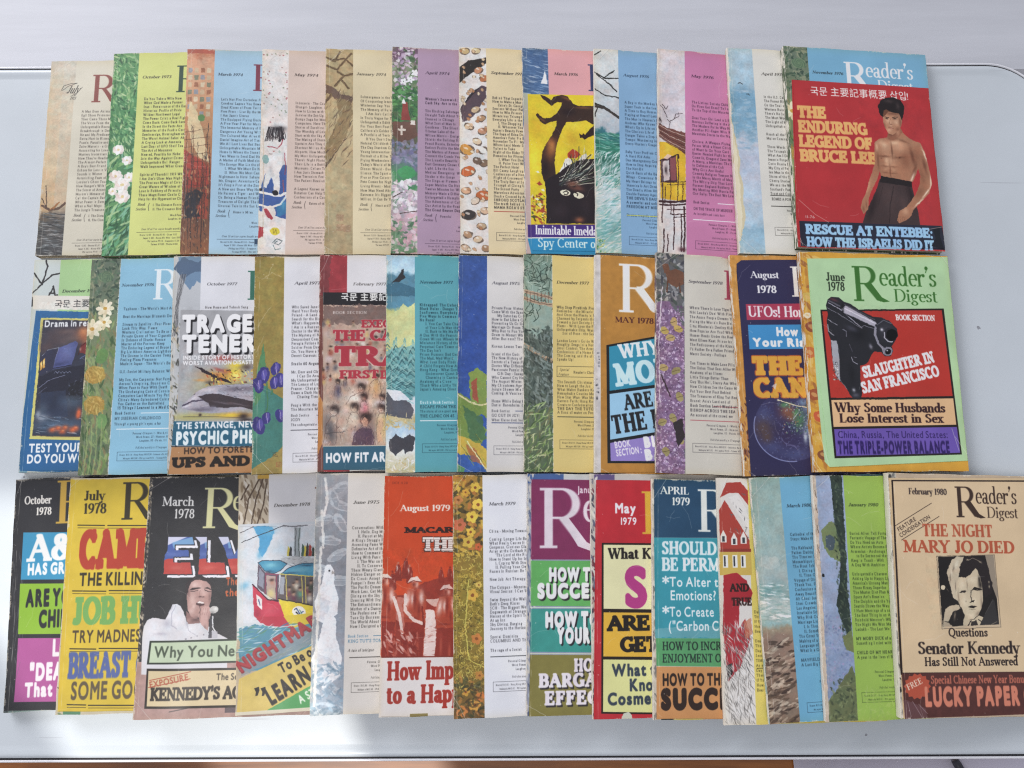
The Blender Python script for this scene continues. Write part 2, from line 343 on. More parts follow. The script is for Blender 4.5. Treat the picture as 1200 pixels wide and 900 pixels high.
    def text(s, x, y, t, cap, c, face='sans', w=None, ang=0, it=0, bold=0, xs=1., sp=0, al='l', shadow=None, op=1, outline=None):
        """x,y baseline start, cap = capital height, w = fit width; ang = degrees counter-clockwise on the cover"""
        if outline: s.text(x, y, t, cap, outline[0], face, w, ang, it, bold + outline[1], xs, sp, al)
        if shadow: s.text(x + shadow[1], y + shadow[2], t, cap, shadow[0], face, w, ang, it, bold, xs, sp, al)
        if not t: return
        u, v = s.mm(x, y); k = cap * s.sc() / 100 * TS
        adv = [glyph(face, ch, 0)[1] + sp + (bold * 1.7 if ch != ' ' else 0) for ch in t]; tot = sum(adv)
        if w: xs = w * s.sc() * TS / (tot * k)
        kx = k * xs
        if al == 'c': off = -tot * kx / 2
        elif al == 'r': off = -tot * kx
        else: off = 0
        ca, sa = math.cos(R(ang)), math.sin(R(ang)); X0, Y0_ = u * TS, v * TS; sh = math.tan(R(it))
        pen = off
        for ch, ad in zip(t, adv):
            if ch != ' ': s._glyph(glyph(face, ch, bold)[0], X0 + pen * ca, Y0_ - pen * sa, kx, k, ca, sa, sh, c, op)
            pen += ad * kx
    def _glyph(s, mip, X, Y, kx, k, ca, sa, sh, c, op):
        lv = 0; scale = min(kx, k) / PXU
        while lv < len(mip) - 1 and scale * 2 ** lv < .72: lv += 1
        g = mip[lv]; f = PXU / 2 ** lv
        gw = g.shape[1] / f - 8; cs = []
        for gx in (-8, gw):
            for gy in (Y0, Y1):
                lx, ly = gx * kx + sh * gy * k, gy * k; cs.append((X + lx * ca - ly * sa, Y - lx * sa - ly * ca))
        cx = [q[0] for q in cs]; cy = [q[1] for q in cs]
        j0, j1 = max(0, int(min(cx))), min(s.w, int(max(cx)) + 2); i0, i1 = max(0, int(min(cy))), min(s.h, int(max(cy)) + 2)
        if i0 >= i1 or j0 >= j1: return
        dx = (np.arange(j0, j1) + .5 - X)[None]; dy = -(np.arange(i0, i1) + .5 - Y)[:, None]
        lx = dx * ca + dy * sa
        ly = -dx * sa + dy * ca
        gy = ly / k; gx = (lx - sh * ly) / kx
        px = (gx + 8) * f - .5; py = (Y1 - gy) * f - .5
        xi = np.floor(px).astype(int); yi = np.floor(py).astype(int); fx = px - xi; fy = py - yi
        H_, W_ = g.shape; ok = (xi >= 0) & (xi < W_ - 1) & (yi >= 0) & (yi < H_ - 1); xi = np.clip(xi, 0, W_ - 2); yi = np.clip(yi, 0, H_ - 2)
        a = (g[yi, xi] * (1 - fx) + g[yi, xi + 1] * fx) * (1 - fy) + (g[yi + 1, xi] * (1 - fx) + g[yi + 1, xi + 1] * fx) * fy
        s._blend(i0, i1, j0, j1, (a * ok).astype(np.float32), c, op)
    def masthead(s, x, y, R_h, c, xs=1.):
        """x,y = baseline foot of the tall R; R_h its height"""
        k = R_h
        s.text(x, y, 'R', k, c, 'serif', xs=1.06 * min(xs + .08, 1))
        s.poly([(x + q * k * min(xs + .06, 1), y + r * k) for q, r in ((.38, -.5), (.50, -.5), (.80, -.10), (1.02, .02), (.85, .04), (.66, -.03))], c)
        X = lambda q: x + q * k * xs
        s.text(x + .73 * k * xs, y - .42 * k, "eader's", .56 * k, c, 'serif', w=1.72 * k * xs)
        s.text(x + 1.14 * k * xs, y + .02 * k, 'Digest', .36 * k, c, 'serif', w=1.30 * k * xs)
    def mask(s, *polys, soft=1.2, warp=0):
        """keep the following paint inside these outlines (view units); no argument lifts it"""
        s.maskarr = None
        if not polys: return
        keep = s.a; s.a = np.zeros_like(keep)
        for p in polys: s.poly(p, 'ffffff', 1, warp, soft)
        s.maskarr = s.a[..., 0]; s.a = keep
    def blob(s, x, y, rx, ry, c, op=1, ang=0):
        """soft touch of an airbrush"""
        u, v = s.mm(x, y); X, Y = u * TS, v * TS; k = s.sc() * TS; ax, ay = max(rx * k, .6), max(ry * k, .6); r = max(ax, ay) * 1.7
        j0, j1 = max(0, int(X - r)), min(s.w, int(X + r + 1)); i0, i1 = max(0, int(Y - r)), min(s.h, int(Y + r + 1))
        if i0 >= i1 or j0 >= j1: return
        yy, xx = np.mgrid[i0:i1, j0:j1] + .5; dx, dy = xx - X, yy - Y; a = R(ang)
        p = (dx * math.cos(a) + dy * math.sin(a)) / ax; q = (-dx * math.sin(a) + dy * math.cos(a)) / ay
        s._blend(i0, i1, j0, j1, np.exp(-(p * p + q * q) * 1.3).astype(np.float32), c, op)
    def blobs(s, lst, c, op=1):
        for t in lst: s.blob(*t[:4], c, op, t[4] if len(t) > 4 else 0)
    def brushy(s, box, amp=.5, nz=.07):
        """pull the paint about a little so that outlines look hand painted"""
        u0, v0, u1, v1 = [int(q * TS) for q in box]; u0 = max(u0, 0); v0 = max(v0, 0); u1 = min(u1, s.w); v1 = min(v1, s.h); h, w = v1 - v0, u1 - u0
        s.seed += 5; dx = (noise(h, w, 9, s.seed, 3) - .5) * 4 * amp * TS; dy = (noise(h, w, 9, s.seed + 1, 3) - .5) * 4 * amp * TS
        yy, xx = np.mgrid[0:h, 0:w]; A = s.a[v0:v1, u0:u1][np.clip(yy + dy, 0, h - 1).astype(int), np.clip(xx + dx, 0, w - 1).astype(int)]
        n = (noise(h, w, 4, s.seed + 2, 2) - .5) * 2 * nz + (noise(h, w, 26, s.seed + 3, 4) - .5) * 3 * nz
        hue = (noise(h, w, 14, s.seed + 4, 3) - .5)[..., None] * nz * 1.6 * np.array([1, -.3, -.8])
        s.a[v0:v1, u0:u1] = A * (1 + n[..., None] + hue)
    def soften(s, box, r, nz=.05):
        u0, v0, u1, v1 = [int(q * TS) for q in box]; u0 = max(u0, 0); v0 = max(v0, 0); u1 = min(u1, s.w); v1 = min(v1, s.h)
        A = s.a[v0:v1, u0:u1].copy(); k = max(1, int(r * TS))
        for ax in (0, 1, 0, 1):
            P = np.pad(A, [(k, k) if q == ax else (0, 0) for q in range(3)], 'edge'); Q = np.cumsum(P, ax, dtype=np.float64)
            Q = np.concatenate([np.zeros_like(np.take(Q, [0], ax)), Q], ax); n = A.shape[ax]
            A = ((np.take(Q, range(2 * k + 1, 2 * k + 1 + n), ax) - np.take(Q, range(n), ax)) / (2 * k + 1)).astype(np.float32)
        s.seed += 2; A = A * (1 + (noise(A.shape[0], A.shape[1], 5, s.seed, 2) - .5) * 2 * nz + (noise(A.shape[0], A.shape[1], 22, s.seed + 1, 3) - .5) * 2 * nz)[..., None]
        s.a[v0:v1, u0:u1] = A
    def wear(s, amt=1.):
        """scuffed, whitened paper along the edges and a few creases"""
        i = np.arange(s.h)[:, None] / TS; j = np.arange(s.w)[None] / TS
        e = np.minimum(np.minimum(j, s.W - j), np.minimum(i, s.L - i)); s.seed += 1
        nz = noise(s.h, s.w, 22, s.seed, 5); f = noise(s.h, s.w, 3.2, s.seed + 1, 2)
        a = np.clip((.25 * amt - e * .7 + (nz - .5) * 3.2 * amt + (f - .5) * 1.6) * 1.4, 0, 1) * .7
        a = np.where(e < 3.2, a, 0)[..., None]
        s.a = s.a * (1 - a) + col('d9d2c6') * a
        u0 = s.rnd.uniform(2.2, 4.6); cr = u0 + .5 * np.sin(i / s.rnd.uniform(20, 60) + s.seed); dd = j - cr
        ln = np.clip(1 - abs(dd) / .32, 0, 1) * np.clip((nz - .36) * 4, 0, 1) * .55; s.a = s.a * (1 - ln[..., None]) + col('e4dfd6') * ln[..., None]
        ye = (np.clip(1 - e / 9, 0, 1) ** 2 * .22)[..., None]; s.a = s.a * (1 - ye * np.array([.06, .16, .42]))
        fd = noise(s.h, s.w, 150, s.seed + 9, 3)[..., None]; g = s.a.mean(-1, keepdims=True); s.a = s.a * .95 + g * .05; s.a = s.a * (1 - .05 * fd) + .05 * fd * col('d8cdb8')
        for (cu, cv, sx, sy) in ((0, 0, 1, 1), (0, s.L, 1, -1), (s.W, 0, -1, 1), (s.W, s.L, -1, -1)):     # corners that have been folded over and back
            if s.rnd.random() < .55 * amt + .1:
                a_, b_ = s.rnd.uniform(5, 19), s.rnd.uniform(5, 19); s.uv()
                for k in range(2): s.line([(cu + sx * (a_ + 1.2 * k), cv), (cu + sx * a_ * .5 + s.rnd.uniform(-.6, .6), cv + sy * b_ * .5), (cu, cv + sy * (b_ + k))], .3 - .1 * k, ('efebe3', '4a4440')[k], (.55, .25)[k], .3)
                s.uv(False)
        s.uv()
        for _ in range(int(26 * amt)):      # rubbed spots, mostly near the spine and the foot
            u = abs(s.rnd.gauss(0, 9)) if s.rnd.random() < .7 else s.rnd.uniform(0, s.W); v = s.rnd.uniform(0, s.L); s.ell(u, v, s.rnd.uniform(.15, .7), s.rnd.uniform(.1, .35), 'e4ded2', s.rnd.uniform(0, 180), s.rnd.uniform(.25, .7), .2, 1.2)
        s.uv(False)
        for _ in range(int(5 + 5 * amt)):
            u, v = s.rnd.uniform(0, 60), s.rnd.uniform(0, s.L); t = s.rnd.uniform(0, 6.28); l = s.rnd.uniform(4, 22)
            s.uv(); s.line([(u, v), (u + l * math.cos(t) * .5, v + l * math.sin(t) * .5), (u + l * math.cos(t + .2), v + l * math.sin(t + .2))], .28, 'e6e1d8', .28, .5); s.uv(False)
        s.a *= (1 + (noise(s.h, s.w, 90, s.seed + 3, 4) - .5) * .10)[..., None]
        s.a = np.clip(s.a + (np.random.RandomState(s.seed).rand(s.h, s.w, 1).astype(np.float32) - .5) * .022, 0, 1)
    def image(s, name, gain=1.):
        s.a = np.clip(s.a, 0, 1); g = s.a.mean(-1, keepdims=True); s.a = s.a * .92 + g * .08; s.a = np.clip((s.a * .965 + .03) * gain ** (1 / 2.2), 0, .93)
        im = bpy.data.images.new(name, s.w, s.h); px = np.ones((s.h, s.w, 4), np.float32); px[..., :3] = s.a[::-1]
        im.pixels.foreach_set(px.ravel()); im.update(); im.pack(); return im

# ------------------------------------------------------------------ where each magazine lies: x, y of its lower spine corner (mm), turn (deg), height, thickness, drape of its underside
KU = [0, 6, 14, 24, 36, 50, 62, 72, 82, 94, 108, 122, 137]
PLACE = {
 (0, 0): (-419.6, 216.2, 0.59, 185.7, 7, [0.0, 0.0, 0.0, 0.0, 0.0, 0.0, 0.0, 0.0, 0.0, 0.0, 0.0, 0.0, 0.0]),
 (0, 1): (-357.8, 213.7, 0.95, 191.3, 6.5, [7.3, 7.3, 7.3, 7.3, 7.3, 7.3, 7.3, 7.3, 6.7, 5.3, 3.6, 1.8, 0.0]),
 (0, 2): (-286.3, 212.7, 1.48, 192.0, 6.5, [14.2, 14.2, 13.5, 12.4, 11.0, 9.5, 8.2, 7.1, 6.0, 4.7, 3.2, 1.6, 0.0]),
 (0, 3): (-219.1, 212.3, 1.29, 191.8, 6.5, [14.5, 13.9, 13.0, 11.9, 10.7, 9.2, 7.9, 6.9, 5.8, 4.5, 3.1, 1.6, 0.0]),
 (0, 4): (-161.4, 211.8, 1.45, 192.4, 6.5, [15.3, 14.7, 13.8, 12.8, 11.5, 10.0, 8.8, 7.7, 6.6, 5.2, 3.5, 1.8, 0.0]),
 (0, 5): (-103.9, 212.1, 0.7, 193.0, 6.5, [16.1, 15.4, 14.6, 13.5, 12.1, 10.4, 9.0, 7.8, 6.6, 5.2, 3.5, 1.8, 0.0]),
 (0, 6): (-43.6, 211.8, 0.81, 193.0, 6.5, [16.1, 15.4, 14.5, 13.3, 11.9, 10.2, 8.8, 7.6, 6.5, 5.1, 3.4, 1.8, 0.0]),
 (0, 7): (12.9, 211.5, 0.75, 192.1, 6.5, [16.3, 15.6, 14.7, 13.5, 12.1, 10.5, 9.1, 7.9, 6.7, 5.3, 3.5, 1.8, 0.0]),
 (0, 8): (73.2, 212.1, -0.49, 190.5, 6.5, [16.1, 15.4, 14.5, 13.3, 11.9, 10.2, 8.8, 7.7, 6.5, 5.1, 3.4, 1.8, 0.0]),
 (0, 9): (126.7, 210.2, -1.66, 191.9, 6.5, [16.7, 16.0, 15.0, 13.9, 12.5, 10.8, 9.4, 8.3, 7.1, 5.6, 3.7, 1.9, 0.0]),
 (0, 10): (196.6, 210.8, 0.62, 192.1, 6.5, [16.3, 15.5, 14.6, 13.4, 12.0, 10.3, 8.9, 7.7, 6.5, 5.1, 3.4, 1.8, 0.0]),
 (0, 11): (245.8, 215.1, 0.49, 187.6, 8, [17.3, 16.6, 15.6, 14.4, 13.0, 11.4, 9.9, 8.7, 7.6, 6.0, 4.1, 2.1, 0.0]),
 (1, 0): (-416.8, 26.1, 0.98, 186.2, 7, [0.0, 0.0, 0.0, 0.0, 0.0, 0.0, 0.0, 0.0, 0.0, 0.0, 0.0, 0.0, 0.0]),
 (1, 1): (-363.0, 23.5, 0.84, 187.1, 6.5, [7.3, 7.3, 7.3, 7.3, 7.3, 7.3, 7.3, 7.3, 7.3, 5.9, 3.9, 2.0, 0.0]),
 (1, 2): (-285.1, 23.0, 1.89, 187.5, 6.5, [14.2, 14.2, 13.6, 12.5, 11.2, 9.6, 8.3, 7.2, 6.1, 4.7, 3.2, 1.7, 0.0]),
 (1, 3): (-215.3, 23.4, 1.83, 186.8, 6.5, [14.3, 13.6, 12.8, 11.8, 10.5, 9.1, 7.8, 6.8, 5.7, 4.5, 3.0, 1.6, 0.0]),
 (1, 4): (-160.8, 25.3, 1.31, 185.8, 6.5, [15.4, 14.8, 14.0, 13.0, 11.7, 10.3, 9.0, 8.0, 7.0, 5.5, 3.7, 1.9, 0.0]),
 (1, 5): (-104.3, 24.3, 0.98, 186.2, 6.5, [16.4, 15.8, 15.0, 14.0, 12.5, 10.8, 9.3, 8.1, 6.8, 5.3, 3.6, 1.9, 0.0]),
 (1, 6): (-45.3, 24.8, -0.06, 185.4, 6.5, [16.5, 15.8, 14.8, 13.6, 12.2, 10.5, 9.0, 7.8, 6.6, 5.2, 3.5, 1.8, 0.0]),
 (1, 7): (9.5, 24.5, -0.36, 186.1, 6.5, [16.8, 16.0, 15.1, 13.9, 12.4, 10.7, 9.3, 8.1, 6.9, 5.4, 3.6, 1.9, 0.0]),
 (1, 8): (67.8, 23.6, -1.17, 186.1, 6.5, [16.6, 15.9, 14.9, 13.7, 12.2, 10.5, 9.1, 7.9, 6.7, 5.2, 3.5, 1.8, 0.0]),
 (1, 9): (118.3, 23.4, -1.86, 188.2, 6.5, [17.3, 16.6, 15.6, 14.4, 13.0, 11.3, 9.9, 8.7, 7.5, 5.9, 4.0, 2.1, 0.0]),
 (1, 10): (191.3, 20.3, 1.13, 188.9, 6.5, [16.6, 15.8, 14.9, 13.7, 12.2, 10.5, 9.1, 7.9, 6.7, 5.2, 3.5, 1.8, 0.0]),
 (1, 11): (248.5, 23.5, 0.35, 188.0, 8, [16.5, 15.8, 14.8, 13.6, 12.2, 10.5, 9.0, 7.8, 6.6, 5.2, 3.5, 1.8, 0.0]),
 (2, 0): (-410.4, -166.1, 2.45, 186.7, 7, [0.0, 0.0, 0.0, 0.0, 0.0, 0.0, 0.0, 0.0, 0.0, 0.0, 0.0, 0.0, 0.0]),
 (2, 1): (-365.1, -166.4, 1.04, 187.2, 6.5, [7.3, 7.3, 7.3, 7.3, 7.3, 7.3, 7.3, 7.3, 7.3, 7.0, 4.7, 2.4, 0.0]),
 (2, 2): (-299.7, -168.1, -0.18, 189.7, 6.5, [14.2, 14.2, 14.2, 14.2, 13.0, 11.2, 9.6, 8.4, 7.1, 5.5, 3.7, 1.9, 0.0]),
 (2, 3): (-218.8, -165.6, 2.06, 188.5, 6.5, [15.0, 14.4, 13.5, 12.4, 11.1, 9.5, 8.2, 7.1, 6.0, 4.7, 3.2, 1.6, 0.0]),
 (2, 4): (-160.2, -165.7, 0.37, 189.6, 6.5, [15.4, 14.8, 13.9, 12.8, 11.5, 10.0, 8.7, 7.6, 6.5, 5.1, 3.4, 1.8, 0.0]),
 (2, 5): (-105.6, -167.0, -0.21, 188.5, 6.5, [16.4, 15.7, 14.8, 13.7, 12.3, 10.7, 9.3, 8.1, 7.0, 5.5, 3.7, 1.9, 0.0]),
 (2, 6): (-46.6, -168.3, 0.65, 190.3, 6.5, [16.8, 16.1, 15.2, 14.0, 12.6, 10.8, 9.3, 8.1, 6.8, 5.3, 3.6, 1.9, 0.0]),
 (2, 7): (10.4, -166.0, -0.6, 189.2, 6.5, [16.8, 16.1, 15.1, 13.9, 12.4, 10.7, 9.2, 8.0, 6.7, 5.3, 3.6, 1.8, 0.0]),
 (2, 8): (62.5, -168.6, -0.52, 191.5, 6.5, [17.3, 16.5, 15.6, 14.3, 12.9, 11.2, 9.7, 8.5, 7.2, 5.7, 3.8, 2.0, 0.0]),
 (2, 9): (110.0, -169.4, -1.41, 188.0, 5.5, [18.3, 17.6, 16.6, 15.4, 13.9, 12.1, 10.5, 9.2, 7.9, 6.3, 4.2, 2.2, 0.0]),
 (2, 10): (165.8, -174.0, -0.76, 193.0, 4.5, [17.4, 16.7, 15.7, 14.4, 12.9, 11.1, 9.5, 8.3, 7.0, 5.5, 3.7, 1.9, 0.0]),
 (2, 11): (200.8, -172.9, 1.66, 191.9, 5, [18.9, 18.1, 17.1, 15.8, 14.3, 12.5, 11.0, 9.7, 8.4, 6.9, 5.1, 2.7, 0.0]),
 (2, 12): (244.9, -171.1, -0.45, 191.9, 5.5, [18.6, 17.8, 16.8, 15.5, 14.0, 12.2, 10.7, 9.3, 7.9, 6.2, 4.2, 2.2, 0.0]),
 (2, 13): (303.5, -168.6, -1.29, 191.2, 8, [17.0, 16.3, 15.3, 14.0, 12.5, 10.8, 9.3, 8.1, 6.8, 5.3, 3.6, 1.9, 0.0]),
}
MAGW = 136.
def z_at(m, u): return float(np.interp(u, KU, m['prof']))
def world_of(m, u, v):
    """cover point u mm from the spine, v mm from the top edge -> world mm"""
    a = R(m['ang']); x = u; y = m['L'] - v
    return m['x'] + x * math.cos(a) - y * math.sin(a), m['y'] + x * math.sin(a) + y * math.cos(a), z_at(m, u) + m['t']
def project(m, u, v):
    p = np.array(world_of(m, u, v)) - np.array([0, 0, CAM_H]); d = p @ _fw
    return 600 + CAM_F * (p @ _rt) / d, 450 - CAM_F * (p @ _up) / d
def mag(row, i):
    x, y, ang, L, t, prof = PLACE[(row, i)]
    return dict(x=x, y=y, ang=ang, L=L, t=t, prof=prof, W=MAGW, seed=row * 20 + i + 1)
# ------------------------------------------------------------------ the larger printed pictures, built up with soft touches inside outlines
def fig_fighter(c):
    c.view(1000, 105, 5.625)
    body = [(236, 290), (300, 262), (345, 305), (395, 335), (440, 350), (468, 400), (485, 460), (505, 540), (520, 620), (500, 680), (440, 745), (395, 790), (380, 830), (345, 862), (300, 882), (286, 860), (300, 800), (350, 770), (410, 690), (438, 620), (440, 560), (426, 520), (392, 608), (180, 570), (168, 540), (158, 580), (120, 660), (98, 712), (96, 790), (66, 822), (46, 780), (56, 730), (78, 690), (100, 600), (122, 540), (142, 470), (134, 400), (136, 345), (170, 325), (215, 318)]
    trou = [(172, 590), (382, 618), (400, 700), (430, 830), (440, 895), (60, 880), (84, 800), (140, 680)]
    c.poly(trou, '392a2a', 1, .1, 1.4); c.mask(trou); c.blobs([(240, 720, 60, 110), (330, 760, 30, 90)], '4e3a38', .7); c.blobs([(120, 780, 26, 110, 20), (380, 700, 18, 100, -10)], '211719', .8)
    c.line([(262, 640), (240, 760), (236, 880)], 6, '201618', .6); c.line([(190, 640), (160, 760)], 4, '261b1c', .4); c.line([(345, 650), (370, 760)], 4, '261b1c', .4)
    c.mask(); c.poly([(178, 568), (385, 606), (384, 640), (172, 612)], '1e1718', 1, .1)
    c.poly(body, 'a86e4e', 1, .1, 1.5); c.mask(body)
    c.blobs([(205, 380, 42, 46), (300, 375, 60, 42), (180, 350, 30, 22), (240, 470, 40, 60), (90, 640, 16, 60, 25), (340, 800, 24, 30)], 'd19a74', .75); c.blobs([(200, 365, 22, 20), (270, 350, 40, 16), (215, 470, 14, 40), (152, 380, 10, 30)], 'e8b88e', .7)
    c.blobs([(410, 430, 40, 70, 20), (450, 560, 30, 80, -8), (430, 680, 34, 60, 40), (345, 470, 40, 70)], '8a5238', .8); c.blobs([(388, 440, 14, 70, -10), (400, 540, 12, 60, 20), (470, 500, 14, 60, -10), (250, 400, 6, 60), (240, 540, 5, 50)], '5c3020', .7)
    c.blobs([(200, 440, 50, 8), (305, 448, 55, 9, -6), (160, 470, 8, 60), (230, 300, 40, 12), (330, 340, 40, 8, 20)], '74442e', .75); c.blobs([(205, 505, 26, 6), (262, 510, 30, 6), (208, 548, 22, 5), (262, 552, 28, 5)], '7c4a32', .7); c.blobs([(208, 488, 16, 8), (262, 492, 18, 8), (206, 526, 14, 8), (262, 530, 18, 8)], 'c48c66', .6)
    c.blobs([(512, 600, 7, 80, 6), (480, 680, 6, 60, 40), (430, 745, 5, 50, 50), (388, 580, 8, 40, 25), (470, 430, 6, 50, -18)], 'f0d2b4', .9); c.blob(304, 447, 6, 5, '4a2418', .9); c.blob(180, 452, 5, 4, '5a2e20', .7)
    c.blobs([(66, 790, 10, 24), (84, 760, 6, 26)], '7c4a34', .7)
    for k in range(4): c.line([(300 + 13 * k, 836), (294 + 12 * k, 872)], 2.4, '6a3c28', .7)
    c.blobs([(250, 318, 36, 16)], '6a3a28', .8); c.mask()
    neck = [(225, 262), (300, 240), (322, 280), (300, 310), (258, 336), (222, 310)]; c.poly(neck, '92583e', 1, .1, 1.5); c.mask(neck); c.blob(290, 285, 16, 30, 'c08a66', .7); c.blob(245, 292, 22, 14, '5a3020', .8); c.mask()
    face = [(188, 165), (230, 140), (300, 150), (322, 190), (312, 240), (290, 275), (256, 298), (228, 290), (206, 250), (194, 215)]
    c.poly(face, 'b57c5a', 1, .05, 1.3); c.mask(face); c.blobs([(225, 200, 22, 24), (246, 236, 12, 26), (232, 268, 18, 14), (280, 215, 20, 22)], 'd6a480', .75); c.blobs([(306, 215, 12, 50), (290, 262, 20, 18), (202, 240, 10, 30)], '7c4a34', .8); c.blobs([(262, 160, 60, 14)], '5a3224', .6)
    c.mask(); c.line([(204, 182), (232, 184)], 4, '2a1814'); c.line([(254, 184), (292, 180)], 4, '2a1814'); c.blobs([(218, 192, 11, 5), (270, 193, 12, 5)], '231512', 1); c.line([(242, 192), (234, 228), (244, 232)], 3, '8a5238', .8); c.blob(248, 230, 8, 4, '6a3826', .8); c.line([(228, 254), (262, 254)], 4, '7c3a30'); c.blob(246, 262, 10, 3, 'c4866c', .8); c.line([(230, 243), (260, 243)], 2, '6a4434', .6)
    c.poly([(186, 190), (190, 120), (250, 100), (312, 120), (316, 190), (300, 160), (230, 146)], '6a3e2a')
    hair = [(166, 150), (158, 110), (176, 74), (210, 54), (260, 52), (306, 70), (332, 110), (330, 160), (318, 205), (308, 180), (296, 156), (250, 150), (214, 130), (196, 140), (190, 180), (178, 176)]
    c.poly(hair, '1a1314', 1, .25, 1.4); c.mask(hair); c.blobs([(230, 78, 36, 14), (290, 110, 14, 26)], '4a3a38', .6); c.mask()
    c.brushy([c.mm(30, 40)[0], c.mm(30, 40)[1], min(c.mm(530, 890)[0], 134), c.mm(530, 890)[1] - 3], .12, .04)
def fig_animal(c):
    c.view(612, 105, 5.625); K = '33201a'
    c.blobs([(100, 250, 60, 90), (330, 330, 60, 80)], 'd8a41e', .6); c.blobs([(80, 480, 30, 120), (340, 240, 60, 30)], 'eede34', .5)
    top = [(118, 36), (150, 46), (190, 70), (205, 50), (260, 36), (300, 48), (330, 90), (370, 108), (900, 112), (900, 250), (460, 230), (420, 205), (360, 212), (290, 216), (262, 260), (236, 330), (220, 400), (212, 480), (218, 560), (150, 620), (128, 560), (124, 470), (132, 410), (160, 350), (196, 300), (222, 240), (226, 206), (180, 216), (150, 232), (118, 212), (90, 170), (98, 158), (140, 190), (190, 186), (232, 150), (256, 110), (262, 86), (230, 84), (192, 108), (160, 86), (128, 56)]
    c.poly(top, K, 1, .25, 1.3); c.mask(top); c.blobs([(190, 400, 40, 80, 15), (180, 350, 26, 40)], '9c5628', .85); c.blobs([(195, 375, 22, 40)], 'c07a3a', .7); c.blobs([(290, 60, 40, 12, 20), (400, 120, 60, 8), (130, 200, 26, 8, 30)], '8c5028', .6); c.blobs([(300, 150, 50, 30), (150, 520, 30, 80)], '1c1216', .8); c.mask()
    c.poly([(374, 288), (392, 300), (400, 286), (412, 300), (440, 268), (470, 236), (520, 240), (520, 290), (440, 312), (408, 330), (396, 318), (380, 318)], '2b1a18', 1, .2)
    head = [(150, 600), (215, 560), (250, 545), (300, 500), (380, 465), (480, 455), (900, 470), (900, 885), (160, 885), (158, 740)]
    c.poly([(280, 460), (300, 445), (330, 470), (290, 540), (240, 560)], 'e6e2d4', 1, .5); c.poly([(395, 430), (420, 420), (430, 440), (380, 500), (330, 520)], 'dedad0', 1, .5); c.poly([(296, 420), (330, 392), (350, 400), (385, 430), (350, 455), (300, 450)], 'b0361f', 1, .4)
    c.poly(head, '1e161b', 1, .5, 1.3)
    for k in range(90): a = c.rnd.uniform(.1, 1.4); r = c.rnd.uniform(120, 300); x0, y0 = 300 + c.rnd.uniform(-60, 40), 600 + c.rnd.uniform(-20, 40); c.line([(x0, y0), (x0 + r * .6 * math.cos(a * .8), y0 - r * .6 * math.sin(a * .8)), (x0 + r * math.cos(a), y0 - r * .8 * math.sin(a))], c.rnd.uniform(2, 6), c.rnd.choice(['161216', '161216', '1e161b', 'c9c8b0', '4a5a3a', 'e4e2d8', '2c3a3c']), .85, .3)
    c.blobs([(330, 620, 44, 24), (360, 650, 46, 20, 10)], '7a4232', .8); c.ell(283, 680, 34, 20, 'e6dfbe', 8, 1, .1); c.ell(370, 698, 36, 20, 'e6dfbe', 12, 1, .1)
    c.line([(270, 676), (290, 668), (304, 680), (292, 694), (276, 690)], 6, '1b1416'); c.line([(346, 676), (366, 690), (362, 700)], 6, '1b1416'); c.line([(320, 604), (350, 596), (380, 610)], 5, '1b1416'); c.blobs([(340, 640, 12, 8)], '1b1416', .9)
    c.mask(head); c.blobs([(250, 800, 60, 50), (420, 780, 40, 60)], '2e2228', .6); c.blobs([(376, 860, 30, 20)], 'b0603a', .8); c.mask()
    c.daubs([*c.mm(62, 700), *c.mm(155, 885)], 90, ['b04a24', '5c2c1c', 'd49a30', '8a3420', '3a5a20', 'e8d8a0'], 1.4, .6, 60, 60)
    for (x, y, r) in ((112, 620, 20), (120, 690, 18), (130, 800, 24)): c.poly([(x - r, y), (x, y - r * .8), (x + r, y + 4), (x, y + r * .6)], 'a83c24', 1, .4)
    for (x, y) in ((100, 540), (132, 660), (96, 720)): c.poly([(x - 14, y), (x + 4, y - 8), (x + 16, y + 10), (x, y + 8)], 'efe6c4', 1, .3)
    c.brushy([5, 47, 120, 160], .12, .05)
